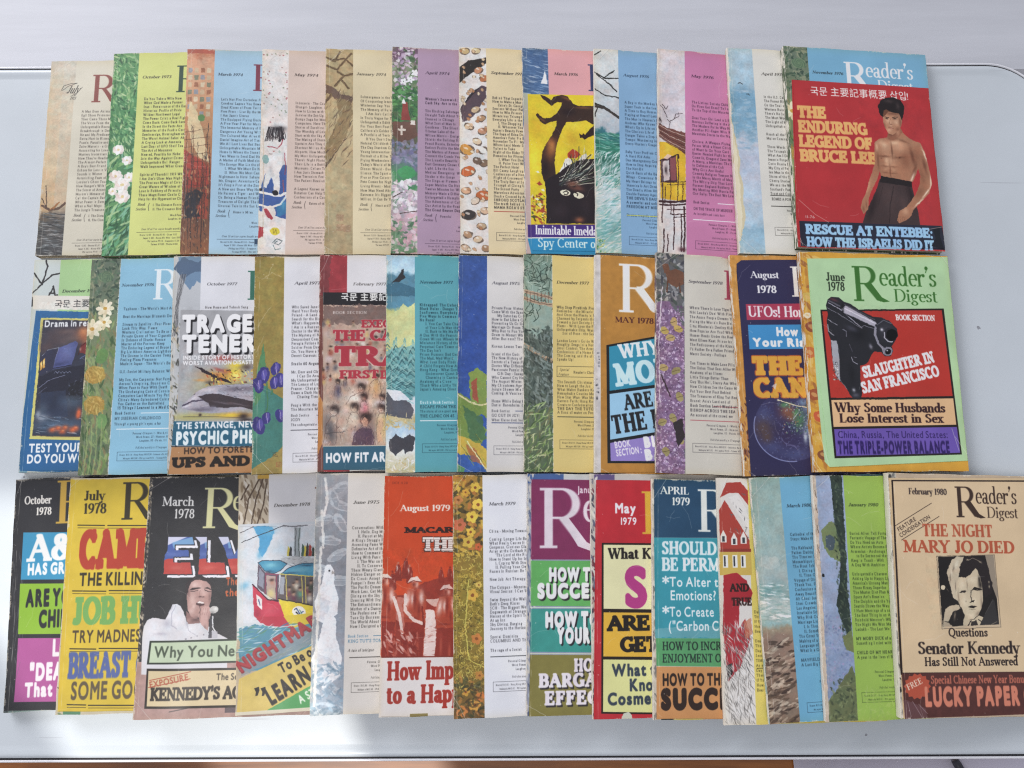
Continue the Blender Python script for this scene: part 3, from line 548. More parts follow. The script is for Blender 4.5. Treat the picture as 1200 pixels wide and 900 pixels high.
def fig_train(c):
    c.view(30, 370, 6.0)
    u0, v0 = c.mm(120, 70)
    c.mask([(112, 20), (800, 30), (780, 860), (52, 862), (70, 560)])
    c.blobs([(250, 140, 160, 80), (160, 220, 80, 60)], '4a3c40', .9); c.blobs([(330, 160, 90, 40, -20), (300, 110, 80, 20)], '6a5450', .7); c.blobs([(410, 120, 50, 60), (450, 170, 60, 50)], 'c06a3c', .85); c.blobs([(420, 110, 30, 26)], 'e0985c', .6)
    c.poly([(236, 226), (354, 178), (372, 190), (326, 352), (188, 378)], '4a528c', 1, .2, 1.6); c.mask(); c.mask([(236, 226), (354, 178), (372, 190), (326, 352), (188, 378)]); c.blobs([(300, 250, 50, 60)], '6470ac', .8); c.blobs([(240, 340, 60, 16, -10)], '2e3460', .8); c.mask()
    c.line([(188, 372), (326, 346)], 6, '16182a'); c.line([(236, 226), (190, 370)], 4, '8a94c4', .7); c.line([(120, 282), (160, 240), (236, 222)], 5, '8c9cb0', .7)
    c.poly([(110, 300), (150, 244), (230, 232), (192, 372), (100, 420)], '2a2c44', 1, .3); c.poly([(104, 330), (142, 296), (138, 362), (102, 386)], 'd0983c', 1, .2); c.blobs([(116, 340, 7, 18), (132, 328, 6, 18)], 'f6e08c', 1); c.line([(124, 300), (120, 380)], 4, '2a2018')
    c.poly([(92, 430), (210, 380), (420, 340), (430, 470), (300, 560), (110, 560)], '1d1f30', 1, .8); c.line([(96, 505), (160, 455), (280, 415)], 4, '8a90b0', .8); c.line([(92, 545), (150, 500)], 3, '6a7090', .7)
    for k in range(5): c.line([(202 + 24 * k, 402), (214 + 24 * k, 390), (226 + 24 * k, 402)], 3, 'a0a8c8', .7)
    c.poly([(108, 540), (280, 520), (300, 700), (240, 730), (110, 690)], '26304a', 1, .8); c.blobs([(200, 620, 50, 60)], '1a2238', .8); c.poly([(300, 480), (420, 440), (420, 560), (360, 600), (310, 580)], '181a24', 1, 1.4); c.daubs([*c.mm(300, 440), *c.mm(430, 600)], 60, ['10121a', '4a5268', '2a3044'], 1, .4, 0, 90, .8)
    c.poly([(380, 260), (390, 210), (430, 180), (450, 220), (420, 270)], '7a2a28', 1, .5); c.line([(372, 272), (392, 214), (430, 188)], 6, '3a1418', .8); c.blobs([(386, 236, 8, 14)], 'd8a090', .7); c.line([(384, 300), (430, 276)], 5, '5a6ca0', .8)
    c.mask([(76, 560), (760, 560), (780, 862), (50, 860), (66, 700)]); c.blobs([(330, 600, 90, 60), (120, 660, 40, 50)], '44586e', .7); c.blobs([(220, 770, 200, 50)], '4a6684', .9); c.blobs([(120, 715, 50, 26), (90, 690, 20, 26)], 'a8b8c8', .7)
    for k in range(70): x, y = c.rnd.uniform(60, 700), c.rnd.uniform(700, 830); c.line([(x, y), (x + c.rnd.uniform(20, 70), y + c.rnd.uniform(2, 14))], c.rnd.uniform(2, 5), c.rnd.choice(['9cb4cc', '2c4058', '6a88a8', '1c2c40', 'c4d0d8']), .7)
    for (x, y) in ((190, 800), (230, 790), (280, 785), (330, 800), (260, 812), (350, 790)): c.blob(x, y, 26, 20, 'd8582c', .95); c.blob(x + 6, y - 6, 10, 6, 'f09058', .8)
    c.blobs([(376, 680, 18, 34), (372, 700, 16, 20)], 'e05c30', 1); c.mask(); c.line([(54, 838), (200, 850), (760, 850)], 5, '6a4a34', .7)
    c.brushy([7, 38, 100, 156], .15, .06)
def fig_plane(c):
    c.view(200, 400, 9.0); u0, v0 = c.mm(60, 120)
    c.mask([(60, 130), (1600, 130), (1600, 842), (40, 842)])
    c.blobs([(560, 480, 300, 140), (400, 790, 400, 50), (200, 800, 160, 40)], 'b4ae5c', .8); c.blobs([(520, 370, 200, 60, 8), (700, 780, 200, 30)], 'd88a30', .9); c.blobs([(320, 410, 70, 16)], 'e09a4c', .9)
    c.blobs([(560, 180, 140, 40), (600, 320, 60, 30), (520, 300, 70, 18, 20)], 'a83c38', .8); c.blobs([(680, 330, 80, 70), (700, 250, 90, 40)], 'f2d428', 1); c.blobs([(690, 360, 50, 40)], 'fff07c', .9); c.blobs([(800, 270, 70, 40), (420, 430, 50, 22), (690, 470, 200, 22)], '4a3a38', .85)
    c.poly([(260, 264), (330, 280), (430, 330), (520, 380), (640, 420), (640, 440), (480, 400), (360, 330)], '2c2026', 1, .8); c.daubs([*c.mm(380, 300), *c.mm(880, 450)], 90, ['e8a030', '2a1c18', 'f6dc50', 'c8502a', '5a3a2a'], 1.2, .4, 30, 60, .85)
    fus = [(120, 690), (150, 650), (240, 568), (300, 515), (400, 478), (520, 456), (1600, 440), (1600, 720), (860, 700), (520, 755), (430, 760), (300, 742), (180, 720), (130, 710)]
    c.poly(fus, 'a8a4b0', 1, .1, 1.4); c.mask(fus); c.blobs([(420, 510, 160, 24, -4), (250, 600, 60, 22, -35)], 'd6d2da', .9); c.blobs([(330, 720, 140, 22), (520, 640, 120, 50), (720, 500, 200, 30)], '5e5868', .9); c.blobs([(180, 680, 50, 12, -20)], 'e8e4ea', .8); c.daubs([*c.mm(480, 460), *c.mm(880, 600)], 80, ['3a3440', 'c8c4cc', '6a6472', '8a8090'], 1, .25, 15, 30, .7)
    c.line([(130, 680), (230, 632), (420, 612)], 16, '3a3248', .85); c.line([(240, 562), (262, 552)], 10, '1f1c26'); c.mask([(60, 130), (1600, 130), (1600, 842), (40, 842)])
    c.poly([(290, 580), (420, 550), (520, 556), (1000, 660), (1000, 760), (760, 690), (560, 700), (420, 690), (400, 650)], '3a3036', 1, .3, 1.4); c.blobs([(560, 650, 120, 10, 10), (700, 660, 120, 8, 12)], '6a5c66', .8); c.blobs([(440, 700, 40, 24), (350, 700, 44, 22)], '7a7488', .8); c.line([(330, 690), (400, 672)], 4, 'd0ccd4', .7)
    c.blob(314, 775, 16, 18, '2c2024', 1); c.line([(140, 798), (500, 796), (800, 810)], 6, '3a3440', .8); c.blobs([(640, 780, 140, 22)], 'e8cc2c', .9); c.blobs([(770, 790, 60, 40), (800, 830, 80, 20)], '2e2428', .95); c.mask(); c.brushy([9, 76, 120, 139], .12, .06)
def fig_crowd(c):
    c.view(375, 420, 8.18); u0, v0 = c.mm(-10, -400); u1, v1 = c.mm(640, 850)
    q = c.rnd
    c.mask([(20, -380), (1300, -380), (1300, 830), (22, 862)])
    for _ in range(170): c.blob(q.uniform(20, 1200), q.uniform(-400, 860), q.uniform(20, 60), q.uniform(14, 40), q.choice(['d9c4a8', 'c49a84', 'e6d8c8', 'b88a78', 'c8b4b0', 'e0b88c', 'd8c8d0', 'a87c6c']), .6, q.uniform(-60, 60))
    for k in range(85):
        x, y = q.uniform(20, 1200), q.uniform(-390, 200); r = q.uniform(9, 20); c.blob(x, y, r, r * 1.2, q.choice(['8a5c48', 'b07c60', 'd0a888', '6a4438']), .95); c.blob(x, y - r * .6, r * .9, r * .6, '2e201c', .9); c.blob(x + q.uniform(-5, 5), y + r * 2.6, r * 1.5, r * 2, q.choice(['a8503c', '5c5a6c', 'c8a860', '7a6a54', 'd8ccc0', '8a4038', '46404a']), .85)
    def figure(x, y, r, skin, cloth, w, h, lean=0, bald=False):
        c.blob(x + lean, y + r * 1.3 + h * .5, w, h * .62, cloth, .95, lean * .3); c.blob(x + lean * 1.2 - w * .3, y + r + h * .5, w * .35, h * .5, 'f0e6da' if cloth > 'a' else '8a7a74', .35)
        c.blob(x, y, r, r * 1.18, skin, 1); c.blob(x - r * .2, y + r * .1, r * .5, r * .6, 'e8c4a4', .5)
        if not bald: c.blob(x, y - r * .55, r * 1.1, r * .7, '281c1c', .95); c.blob(x + r * .7, y, r * .4, r * .8, '281c1c', .7)
        c.line([(x + r * .85 * math.cos(t), y + r * math.sin(t)) for t in [k * .52 for k in range(12)]], 3, '3a2420', .7, .2, True); c.line([(x - w + lean, y + r + h), (x - w * .8 + lean * .6, y + r * 1.5 + h * .2), (x - r * .6, y + r * 1.1), (x + r * .6, y + r * 1.1), (x + w * .8 + lean * .6, y + r * 1.5 + h * .25), (x + w + lean, y + r + h)], 4, '4a3430', .7, .3)
        c.line([(x - r * .45, y), (x - r * .15, y)], 3, '33211c', .8); c.line([(x + r * .15, y), (x + r * .45, y)], 3, '33211c', .8); c.line([(x - r * .2, y + r * .5), (x + r * .25, y + r * .5)], 3, '7a3a30', .8)
    for f in ((170, 220, 22, 'a08470', '4a4460', 34, 120), (240, 190, 18, '7c5a48', '5a4c54', 22, 60), (400, 280, 40, 'a8705a', 'e8dccc', 90, 120, -60), (420, 370, 36, '8a4c40', 'd87888', 44, 130), (545, 170, 24, 'a87858', 'd8a060', 60, 150, -20), (600, 370, 30, '7a5040', 'b8c8dc', 40, 100), (135, 500, 48, 'd0c4b8', '4c4a50', 60, 260, -40), (330, 470, 44, 'd4b090', 'ead6b8', 70, 110), (590, 480, 42, 'c89078', 'e0c070', 60, 220, 10), (435, 580, 56, '9c5a48', '5a3c50', 100, 200)): figure(*f)
    c.poly([(300, 830), (330, 720), (400, 660), (480, 670), (520, 760), (520, 825)], '4e3446', .8, .8); c.poly([(404, 590), (430, 560), (462, 600), (452, 650), (414, 650)], 'd8a284', .9, .4)
    for k in range(4): c.line([(416 + 12 * k, 580), (422 + 9 * k, 640)], 3, '6a3c30', .7)
    c.line([(60, 720), (240, 700)], 8, '4a4444', .8); c.poly([(560, 590), (590, 560), (620, 640), (580, 700), (600, 790), (560, 800), (540, 680)], 'd8a880', .8, .6)
    for _ in range(330): x, y = q.uniform(24, 660), q.uniform(120, 840); l = q.uniform(8, 40); a = q.uniform(.8, 2.3); c.line([(x, y), (x + l * math.cos(a) + q.uniform(-6, 6), y + l * math.sin(a))], q.uniform(1.5, 4), q.choice(['3a2826', '6a4a42', 'f0e6da', '8a6a5c', '2c2630', 'c88a70']), .55, .4)
    c.mask(); c.brushy([7, 44, 110, 168], .3, .08)
def fig_globe(c):
    c.view(870, 450, 9.0); th = [2 * math.pi * k / 40 for k in range(40)]
    disc = [(520 + 400 * math.cos(t), 440 + 378 * math.sin(t)) for t in th]; sky = [(0, 150), (2400, 150), (2400, 1000), (0, 1000)]
    c.mask(disc); c.poly(sky, '2b2750', 1); c.blobs([(230, 330, 110, 110), (330, 660, 160, 80), (560, 740, 200, 70)], '3c4272', .9); c.blobs([(220, 470, 110, 110), (260, 560, 60, 60)], '4c3834', .9); c.blobs([(450, 560, 120, 120), (380, 250, 80, 80)], '2e2246', .8)
    c.blobs([(470, 290, 90, 80), (520, 340, 60, 50)], '8a4e34', .9); c.blobs([(440, 220, 60, 30), (600, 380, 60, 110, 20), (560, 300, 26, 60, 30)], '46844e', .85); c.blobs([(690, 460, 60, 130, 8), (640, 190, 60, 40), (690, 260, 60, 50)], '7494b0', .85); c.blobs([(700, 420, 24, 60), (660, 560, 20, 60), (560, 330, 6, 50, 40)], 'c8d4dc', .8)
    c.daubs([*c.mm(120, 170), *c.mm(720, 820)], 360, ['48507c', '241e40', '5a5a88', '3a3044', '6a7098'], .8, .35, 0, 90, .5); c.daubs([*c.mm(400, 200), *c.mm(720, 520)], 120, ['7ab07a', 'b4744c', '9ab4c4', '3a6a44', 'd8dcd8'], .7, .4, 0, 90, .6)
    for k in range(5): c.line([(380 + 30 * k, 560 + 30 * k), (470 + 20 * k, 640), (600, 660 + 20 * k)], 3, '7a76a8', .5, .5)
    c.mask()
    for w, o in ((14, .35), (6, .8)): c.line([(520 + 400 * math.cos(t), 440 + 378 * math.sin(t)) for t in [math.pi * (.46 + .62 * k / 24) for k in range(25)]], w, '8c96c8', o)
    c.line([(372, 166), (540, 222), (900, 280)], 9, 'ead7a8', .95); c.blob(372, 166, 14, 12, 'f6e6b8', .9); c.poly([(300, 20), (360, -10), (340, 60)], 'c8c4cc', .7, .5)
    c.brushy([26, 108, 130, 160], .12, .05)
def fig_pistol(c):
    c.view(960, 340, 6.667); K = '1b1c22'
    body = [(50, 120), (64, 74), (90, 54), (150, 58), (190, 92), (240, 108), (300, 150), (420, 210), (480, 215), (540, 240), (600, 300), (610, 360), (580, 410), (560, 440), (575, 480), (550, 518), (510, 515), (480, 485), (430, 480), (405, 500), (380, 560), (345, 585), (318, 590), (318, 700), (332, 800), (322, 845), (270, 852), (238, 820), (215, 775), (165, 715), (120, 640), (95, 500), (88, 390), (66, 330), (56, 240), (66, 190)]
    c.poly(body, K, 1, .06, 1.2); c.mask(body)
    c.blobs([(110, 76, 40, 12, 20)], '6a2f38', .7); c.line([(70, 100), (160, 150), (330, 296)], 7, 'a8a4b4', .9); c.line([(62, 140), (150, 186), (180, 210)], 5, '8c8a98', .8); c.line([(74, 84), (158, 126)], 12, '55525e', .9)
    c.poly([(168, 150), (200, 120), (440, 250), (428, 286), (190, 176)], 'a9a3b0', 1, 0, 2.4); c.line([(186, 140), (440, 262)], 8, 'd6d0dc', .9); c.line([(196, 114), (430, 232)], 7, '4a4854', .9); c.line([(190, 182), (330, 262), (426, 292)], 5, '0c0c10', .9)
    c.line([(180, 205), (320, 296), (350, 276), (420, 300)], 4, '9694a4', .8); c.blobs([(180, 130, 12, 30), (180, 170, 10, 20)], '0d0d11', .9); c.line([(66, 230), (136, 274)], 5, 'b0aebc', .8); c.line([(64, 270), (70, 320), (110, 352)], 8, 'a4a2ac', .8)
    c.blobs([(300, 340, 80, 60, 20)], '0e0f14', .8); c.blobs([(250, 300, 50, 20, 20)], '3a3a48', .8); c.line([(182, 306), (206, 320), (210, 360)], 7, '6c6a78', .9); c.line([(232, 420), (254, 480)], 5, '4c4a58', .8); c.line([(250, 524), (262, 556), (298, 578)], 6, 'a09eac', .9); c.line([(268, 520), (290, 528)], 4, '7a7886', .9); c.blobs([(400, 440, 14, 22, -20)], '8c8a9a', .8)
    c.blobs([(520, 320, 80, 90)], '35343e', .9); c.line([(436, 290), (432, 350), (460, 420), (500, 460)], 18, '8f8c9a', .9); c.line([(448, 270), (500, 236), (560, 262)], 6, '6a6876', .8); c.mask()
    c.ell(552, 350, 56, 58, '23222a'); c.line([(504, 330), (506, 372), (534, 400), (566, 404)], 9, 'b4b0bc', .95); c.ell(562, 350, 44, 47, '060608'); c.blob(486, 310, 13, 13, 'cfcbd6', 1); c.ell(532, 478, 38, 36, '7e7b88'); c.ell(534, 480, 24, 24, '0a0a0d'); c.blob(526, 470, 7, 7, 'e8e4ec', 1)
    c.line([(486, 446), (500, 500)], 5, 'a8a4b0', .8)
    c.poly([(88, 390), (132, 396), (152, 470), (158, 600), (160, 716), (120, 650), (104, 560)], '9c9ca4', 1, .2); c.daubs([*c.mm(100, 560), *c.mm(152, 700)], 50, ['5c5658', 'c4b8a8', '8a6a50', 'dcdcdc', '3a3a40'], .6, .4, 0, 90, .9); c.line([(140, 400), (158, 560), (162, 716)], 5, '2a2a30'); c.line([(160, 700), (215, 775)], 4, '8a8894', .8)
    c.blob(268, 780, 14, 16, 'b8b6c0', .9); c.blobs([(280, 820, 30, 20)], '4e4c58', .9); c.blobs([(250, 650, 30, 90)], '101116', .7); c.brushy([22, 46, 86, 128], .06, .03)
def block_name(c):
    c.view(168, 610, 10.256)
    def letter(pts):
        c.poly([(x + 45, y + 40) for x, y in pts], 'e8e8f2'); c.poly([(x + 12, y + 12) for x, y in pts], '24252c'); c.poly(pts, '3b56a6'); c.mask(pts)
        for (x0, y0, w, cc, o) in ((-200, 310, 120, 'd8d8ec', .95), (-160, 360, 60, '6aa0d0', .8)): c.poly([(-200 + k, 900 - k * .62 + (y0 - 560)) for k in (0, 4000)] + [(-200 + k, 900 - k * .62 + (y0 - 560) + w) for k in (4000, 0)], cc, 0)
        xs = [p[0] for p in pts]; x0 = min(xs)
        c.poly([(x0 - 60, 180), (x0 + 320, 180), (x0 + 160, 250), (x0 - 60, 340)], 'd6d6ec', .9, .1, 2.5); c.poly([(x0 + 110, 262), (x0 + 360, 190), (x0 + 420, 270), (x0 + 120, 330)], '78b0dc', .8, .1, 3)
        c.poly([(x0 - 140, 520), (x0 + 60, 455), (x0 + 900, 455), (x0 + 900, 900), (x0 - 140, 900)], 'c43a34', 1, .1, 1.6); c.blob(x0 + 160, 560, 90, 30, 'd85a50', .7); c.blob(x0 + 120, 400, 110, 30, '5a74c0', .6); c.mask()
    letter([(310, 195), (600, 195), (620, 285), (390, 285), (385, 350), (550, 350), (560, 430), (375, 430), (370, 500), (575, 500), (590, 640), (250, 640), (262, 420), (300, 350)])
    letter([(632, 195), (770, 195), (762, 500), (975, 500), (990, 640), (665, 640), (680, 440), (690, 260)])
    letter([(905, 195), (1020, 195), (1090, 420), (1200, 195), (1330, 195), (1150, 640), (1060, 640), (975, 330)])
    letter([(1380, 195), (1500, 195), (1500, 640), (1370, 640)]); letter([(1560, 195), (1860, 195), (1860, 290), (1680, 290), (1680, 360), (1870, 380), (1860, 640), (1550, 640), (1550, 540), (1740, 540), (1740, 470), (1555, 440)])
    c.view(150, 550, 2.903)
def fig_singer(c):
    c.view(160, 670, 10.0)
    suit = [(70, 760), (90, 640), (130, 565), (190, 530), (345, 550), (400, 450), (430, 372), (480, 368), (530, 400), (560, 460), (600, 580), (700, 560), (740, 590), (850, 640), (950, 720), (1060, 780), (1060, 1200), (60, 1200)]
    c.poly(suit, 'd6d6de', 1, .1, 1.6); c.mask(suit); c.blobs([(200, 680, 110, 110), (480, 560, 60, 60), (640, 660, 80, 60)], 'e6e6ee', .9); c.blobs([(370, 600, 60, 50, 50), (600, 600, 16, 40), (420, 420, 10, 50, 20), (300, 720, 90, 20)], 'b2b2c2', .8); c.line([(470, 390), (425, 480), (420, 620), (480, 660)], 9, 'a8a8ba', .8); c.line([(600, 590), (620, 680), (700, 740)], 7, 'b0aebc', .8)
    for (x, y) in ((585, 778), (645, 765), (715, 745), (790, 735)): c.blob(x, y, 9, 7, '4a4658', .9)
    c.mask(); neck = [(590, 450), (640, 500), (730, 545), (740, 600), (615, 600), (590, 540)]; c.poly(neck, '8c6664', 1, .1, 1.5); c.mask(neck); c.blob(620, 560, 30, 30, 'b88e88', .7); c.blob(700, 560, 50, 20, '5a3e40', .8); c.mask()
    face = [(600, 200), (625, 110), (700, 70), (800, 76), (860, 130), (880, 220), (872, 330), (850, 400), (770, 470), (735, 530), (690, 545), (640, 510), (605, 440), (598, 320)]
    c.poly(face, 'bb8f88', 1, .05, 1.5); c.mask(face); c.blobs([(700, 140, 80, 50), (660, 320, 40, 80), (790, 240, 40, 60), (650, 450, 40, 40), (750, 180, 30, 60)], 'dcb4ac', .85); c.blobs([(615, 240, 22, 80), (720, 530, 70, 24), (860, 300, 16, 80), (760, 290, 50, 12)], '84605e', .8); c.blobs([(690, 150, 26, 26), (680, 400, 22, 30)], 'ecc8c0', .7); c.mask()
    c.poly([(632, 205), (660, 180), (740, 176), (760, 186), (700, 196), (650, 214)], '2e2024', .95, .05, 1.5); c.poly([(790, 190), (830, 176), (876, 196), (872, 206), (830, 196)], '2e2024', .95, .05, 1.5); c.line([(640, 224), (680, 226), (722, 208)], 8, '4a3438'); c.line([(800, 208), (840, 226), (876, 228)], 8, '4a3438'); c.blobs([(682, 208, 26, 6), (840, 210, 20, 6)], 'cda49e', .8)
    c.line([(752, 210), (742, 270), (736, 286)], 5, '9a706c', .7); c.blobs([(752, 286, 16, 7), (790, 286, 12, 6)], '54373a', .9); c.ell(750, 372, 50, 24, '4a2a2e', 4); c.poly([(712, 352), (745, 336), (796, 350), (792, 366), (720, 366)], 'ecdfdc', 1, .05); c.line([(705, 360), (745, 330), (800, 348)], 7, 'b0807c'); c.line([(712, 388), (750, 400), (790, 388)], 7, 'b0807c')
    hair = [(590, 230), (585, 150), (625, 90), (690, 50), (780, 45), (850, 80), (880, 140), (884, 190), (862, 150), (820, 110), (780, 100), (740, 84), (690, 92), (650, 120), (622, 180), (606, 250)]
    c.poly(hair, '2a2228', 1, .25, 1.6); c.line([(650, 110), (700, 66), (760, 70)], 5, '8a7a80', .5); c.line([(590, 220), (600, 260)], 10, '2a2228')
    hand = [(740, 440), (790, 400), (850, 400), (880, 440), (870, 500), (850, 560), (840, 690), (800, 660), (740, 580), (730, 500)]; c.poly(hand, 'cfa29c', 1, .05, 1.5); c.mask(hand); c.blobs([(850, 560, 16, 100), (745, 520, 14, 60), (800, 650, 24, 30)], '98706c', .8); [c.line([(760 + 26 * k, 420), (748 + 26 * k, 500)], 5, '9a706c', .8) for k in range(4)]; c.blob(800, 450, 24, 30, 'e8c4bc', .6); c.mask(); c.line([(745, 400), (750, 440), (736, 480)], 7, '3a2a2e', .7)
    c.ell(905, 440, 52, 46, 'c8c8c6', -10, 1, .1); c.blob(925, 430, 26, 22, 'ecece8', .9); c.blob(890, 470, 24, 16, '8a8a8c', .8); c.poly([(860, 520), (890, 510), (886, 760), (850, 760)], '3a3a42'); c.line([(892, 520), (896, 640), (920, 690)], 14, 'e6e6ea'); c.poly([(880, 690), (945, 690), (945, 770), (880, 770)], 'c0c0ca', .9, .2); c.poly([(845, 700), (885, 700), (885, 770), (845, 770)], '4a4a56', .9, .2)
    c.brushy([8, 56, 70, 136], .08, .03)
def fig_cabins(c):
    c.view(275, 610, 7.5)
    c.mask([(40, 30), (1300, 30), (1300, 900), (30, 900)]); c.blobs([(120, 200, 120, 200), (400, 130, 160, 80), (100, 800, 90, 160)], 'd9dfe8', .8); c.poly([(165, 50), (330, 48), (350, 100), (300, 220), (250, 320), (215, 290), (215, 150)], '3a9ad2', .95, .8, 2.5); c.blobs([(300, 90, 70, 40), (220, 300, 30, 40), (90, 570, 50, 40, -30)], '5cb0dc', .8); c.blobs([(420, 250, 80, 60), (140, 640, 60, 60)], 'bcd4e6', .6)
    c.mask(); c.line([(50, 108), (165, 52)], 5, '2c2c36'); c.line([(62, 190), (430, 42)], 6, '2c2c36'); c.line([(430, 42), (500, 52), (640, 40)], 10, '6a6a72', .9, .3)
    c.poly([(524, 60), (580, 60), (566, 340), (520, 330)], '9aa4a8', 1, .2); c.line([(540, 60), (530, 330)], 5, '3a3a40'); c.line([(572, 60), (560, 200), (572, 330)], 6, '3a4a44'); c.poly([(400, 330), (520, 308), (700, 330), (700, 385), (430, 380)], 'b8bcc0', 1, .6); c.daubs([*c.mm(400, 310), *c.mm(720, 385)], 60, ['6a6a70', 'e4e4e4', '8a8a8e'], 1.2, .25, 0, 30, .7)
    for (x, cc, h) in ((474, 'c8b83c', 90), (492, '24282c', 90), (600, '3a5a4c', 110), (622, 'e0c83c', 100), (640, '3a3034', 120), (664, 'a8342c', 110), (690, '2c3a34', 90), (720, '8a3a34', 90)): c.poly([(x - 14, 310), (x - 6, 310 - h), (x + 14, 310 - h * .7), (x + 10, 310)], cc, 1, .4)
    c.poly([(205, 370), (240, 352), (400, 345), (460, 380), (400, 440), (330, 465), (270, 440)], '3a92b8', 1, .3); c.mask([(205, 370), (240, 352), (400, 345), (460, 380), (400, 440), (330, 465), (270, 440)]); c.blobs([(320, 390, 60, 24)], '74c0d4', .8); c.blobs([(300, 445, 60, 14)], '1c4a6c', .8); c.mask(); c.line([(205, 370), (240, 352), (400, 345), (460, 380), (400, 440), (330, 465), (270, 440)], 6, '1c2840', .9, .2, True)
    c.poly([(205, 380), (270, 450), (390, 470), (385, 720), (200, 590)], '56485a', 1, .2); c.poly([(216, 410), (258, 460), (256, 600), (210, 560)], '8a90a4', .9, .4); c.poly([(280, 480), (360, 484), (360, 690), (280, 650)], 'b49a94', 1, .3); c.blobs([(320, 640, 36, 50)], 'e0cc84', .95); c.blob(330, 540, 22, 26, 'b8806c', .95); c.blob(326, 518, 22, 14, '3a2424', .9); c.line([(275, 460), (268, 640)], 8, '8c3450'); c.line([(370, 470), (366, 700)], 8, '8c3450'); c.line([(270, 468), (390, 474)], 7, 'a03a58')
    c.poly([(160, 560), (200, 600), (290, 690), (385, 705), (470, 900), (230, 900), (170, 830)], 'd02c48', 1, .2, 1.5); c.mask([(160, 560), (200, 600), (290, 690), (385, 705), (470, 900), (230, 900), (170, 830)]); c.blobs([(320, 780, 80, 60)], 'e04c60', .7); c.blobs([(200, 840, 30, 80)], '982038', .7); c.mask(); c.line([(160, 560), (200, 600), (290, 690), (385, 705)], 10, '3c1c2c'); c.poly([(192, 645), (244, 690), (240, 785), (198, 740)], 'ece6e6'); c.line([(210, 690), (222, 740)], 7, '3a4a8a')
    c.poly([(405, 470), (480, 410), (600, 372), (1000, 370), (1000, 480), (700, 485)], '3a92b8', 1, .3); c.mask([(405, 470), (480, 410), (600, 372), (1000, 370), (1000, 480), (700, 485)]); c.blobs([(580, 430, 100, 26)], '6cb8d0', .8); c.blobs([(480, 460, 70, 12), (640, 390, 70, 10)], '1c4468', .8); c.mask(); c.line([(405, 470), (480, 410), (600, 372), (1000, 366)], 6, '1c2840', .9)
    c.poly([(405, 470), (700, 488), (1000, 480), (1000, 760), (690, 740), (385, 680)], '5a5256', 1, .2); c.line([(400, 468), (700, 488)], 9, 'e0cc58'); c.poly([(400, 490), (440, 490), (430, 650), (395, 640)], 'a8b0c0', .9, .3)
    for (x, y, cl) in ((480, 600, '7a3a4c'), (520, 560, '5a4a3c'), (545, 530, 'd8ccb8'), (575, 600, '5ca084'), (520, 640, '6a2c44'), (640, 580, '8a3a4a'), (660, 640, 'e0d4c4'), (670, 540, '3a4a3c'), (740, 600, '6a6a8a'), (800, 580, '4a8a6a')): c.blob(x, y + 44, 26, 34, cl, .95); c.blob(x, y, 17, 21, 'c8987c', 1); c.blob(x, y - 14, 18, 12, '2a1c1e', .9)
    for x in (455, 592, 622, 800): c.line([(x - 4, 480), (x + 4, 720)], 8, 'd8c458')
    c.poly([(385, 690), (690, 745), (1000, 765), (1000, 900), (455, 900)], 'ead02c', 1, .2); c.line([(385, 684), (690, 742), (1000, 764)], 9, '2c2420'); c.ell(565, 795, 62, 46, 'eeeae0', 12, 1, .2); c.line([(525, 780), (545, 770), (570, 815), (600, 795)], 10, '2c4a8c'); c.line([(540, 800), (560, 820)], 8, '1e2430'); c.line([(570, 780), (594, 820)], 6, '3a8a5a'); c.brushy([2, 42, 120, 118], .15, .04)
    c.view(150, 550, 2.903); c.poly([(380, 540), (430, 528), (500, 536), (560, 528), (900, 470), (900, 620), (380, 690)], '4c8ea8', 1, 1.5); c.poly([(430, 500), (470, 530), (560, 540), (530, 500)], 'c42a40', 1, .3); c.poly([(530, 498), (560, 540), (700, 500), (700, 480)], 'e0c42c', 1, .3)
    c.daubs([*c.mm(378, 535), *c.mm(640, 640)], 260, ['2f7ab0', 'c8dce4', '4a9a94', '7ab8cc', '5c8a5c', 'e0e8ec'], 3.2, .4, -20, 25, .7)
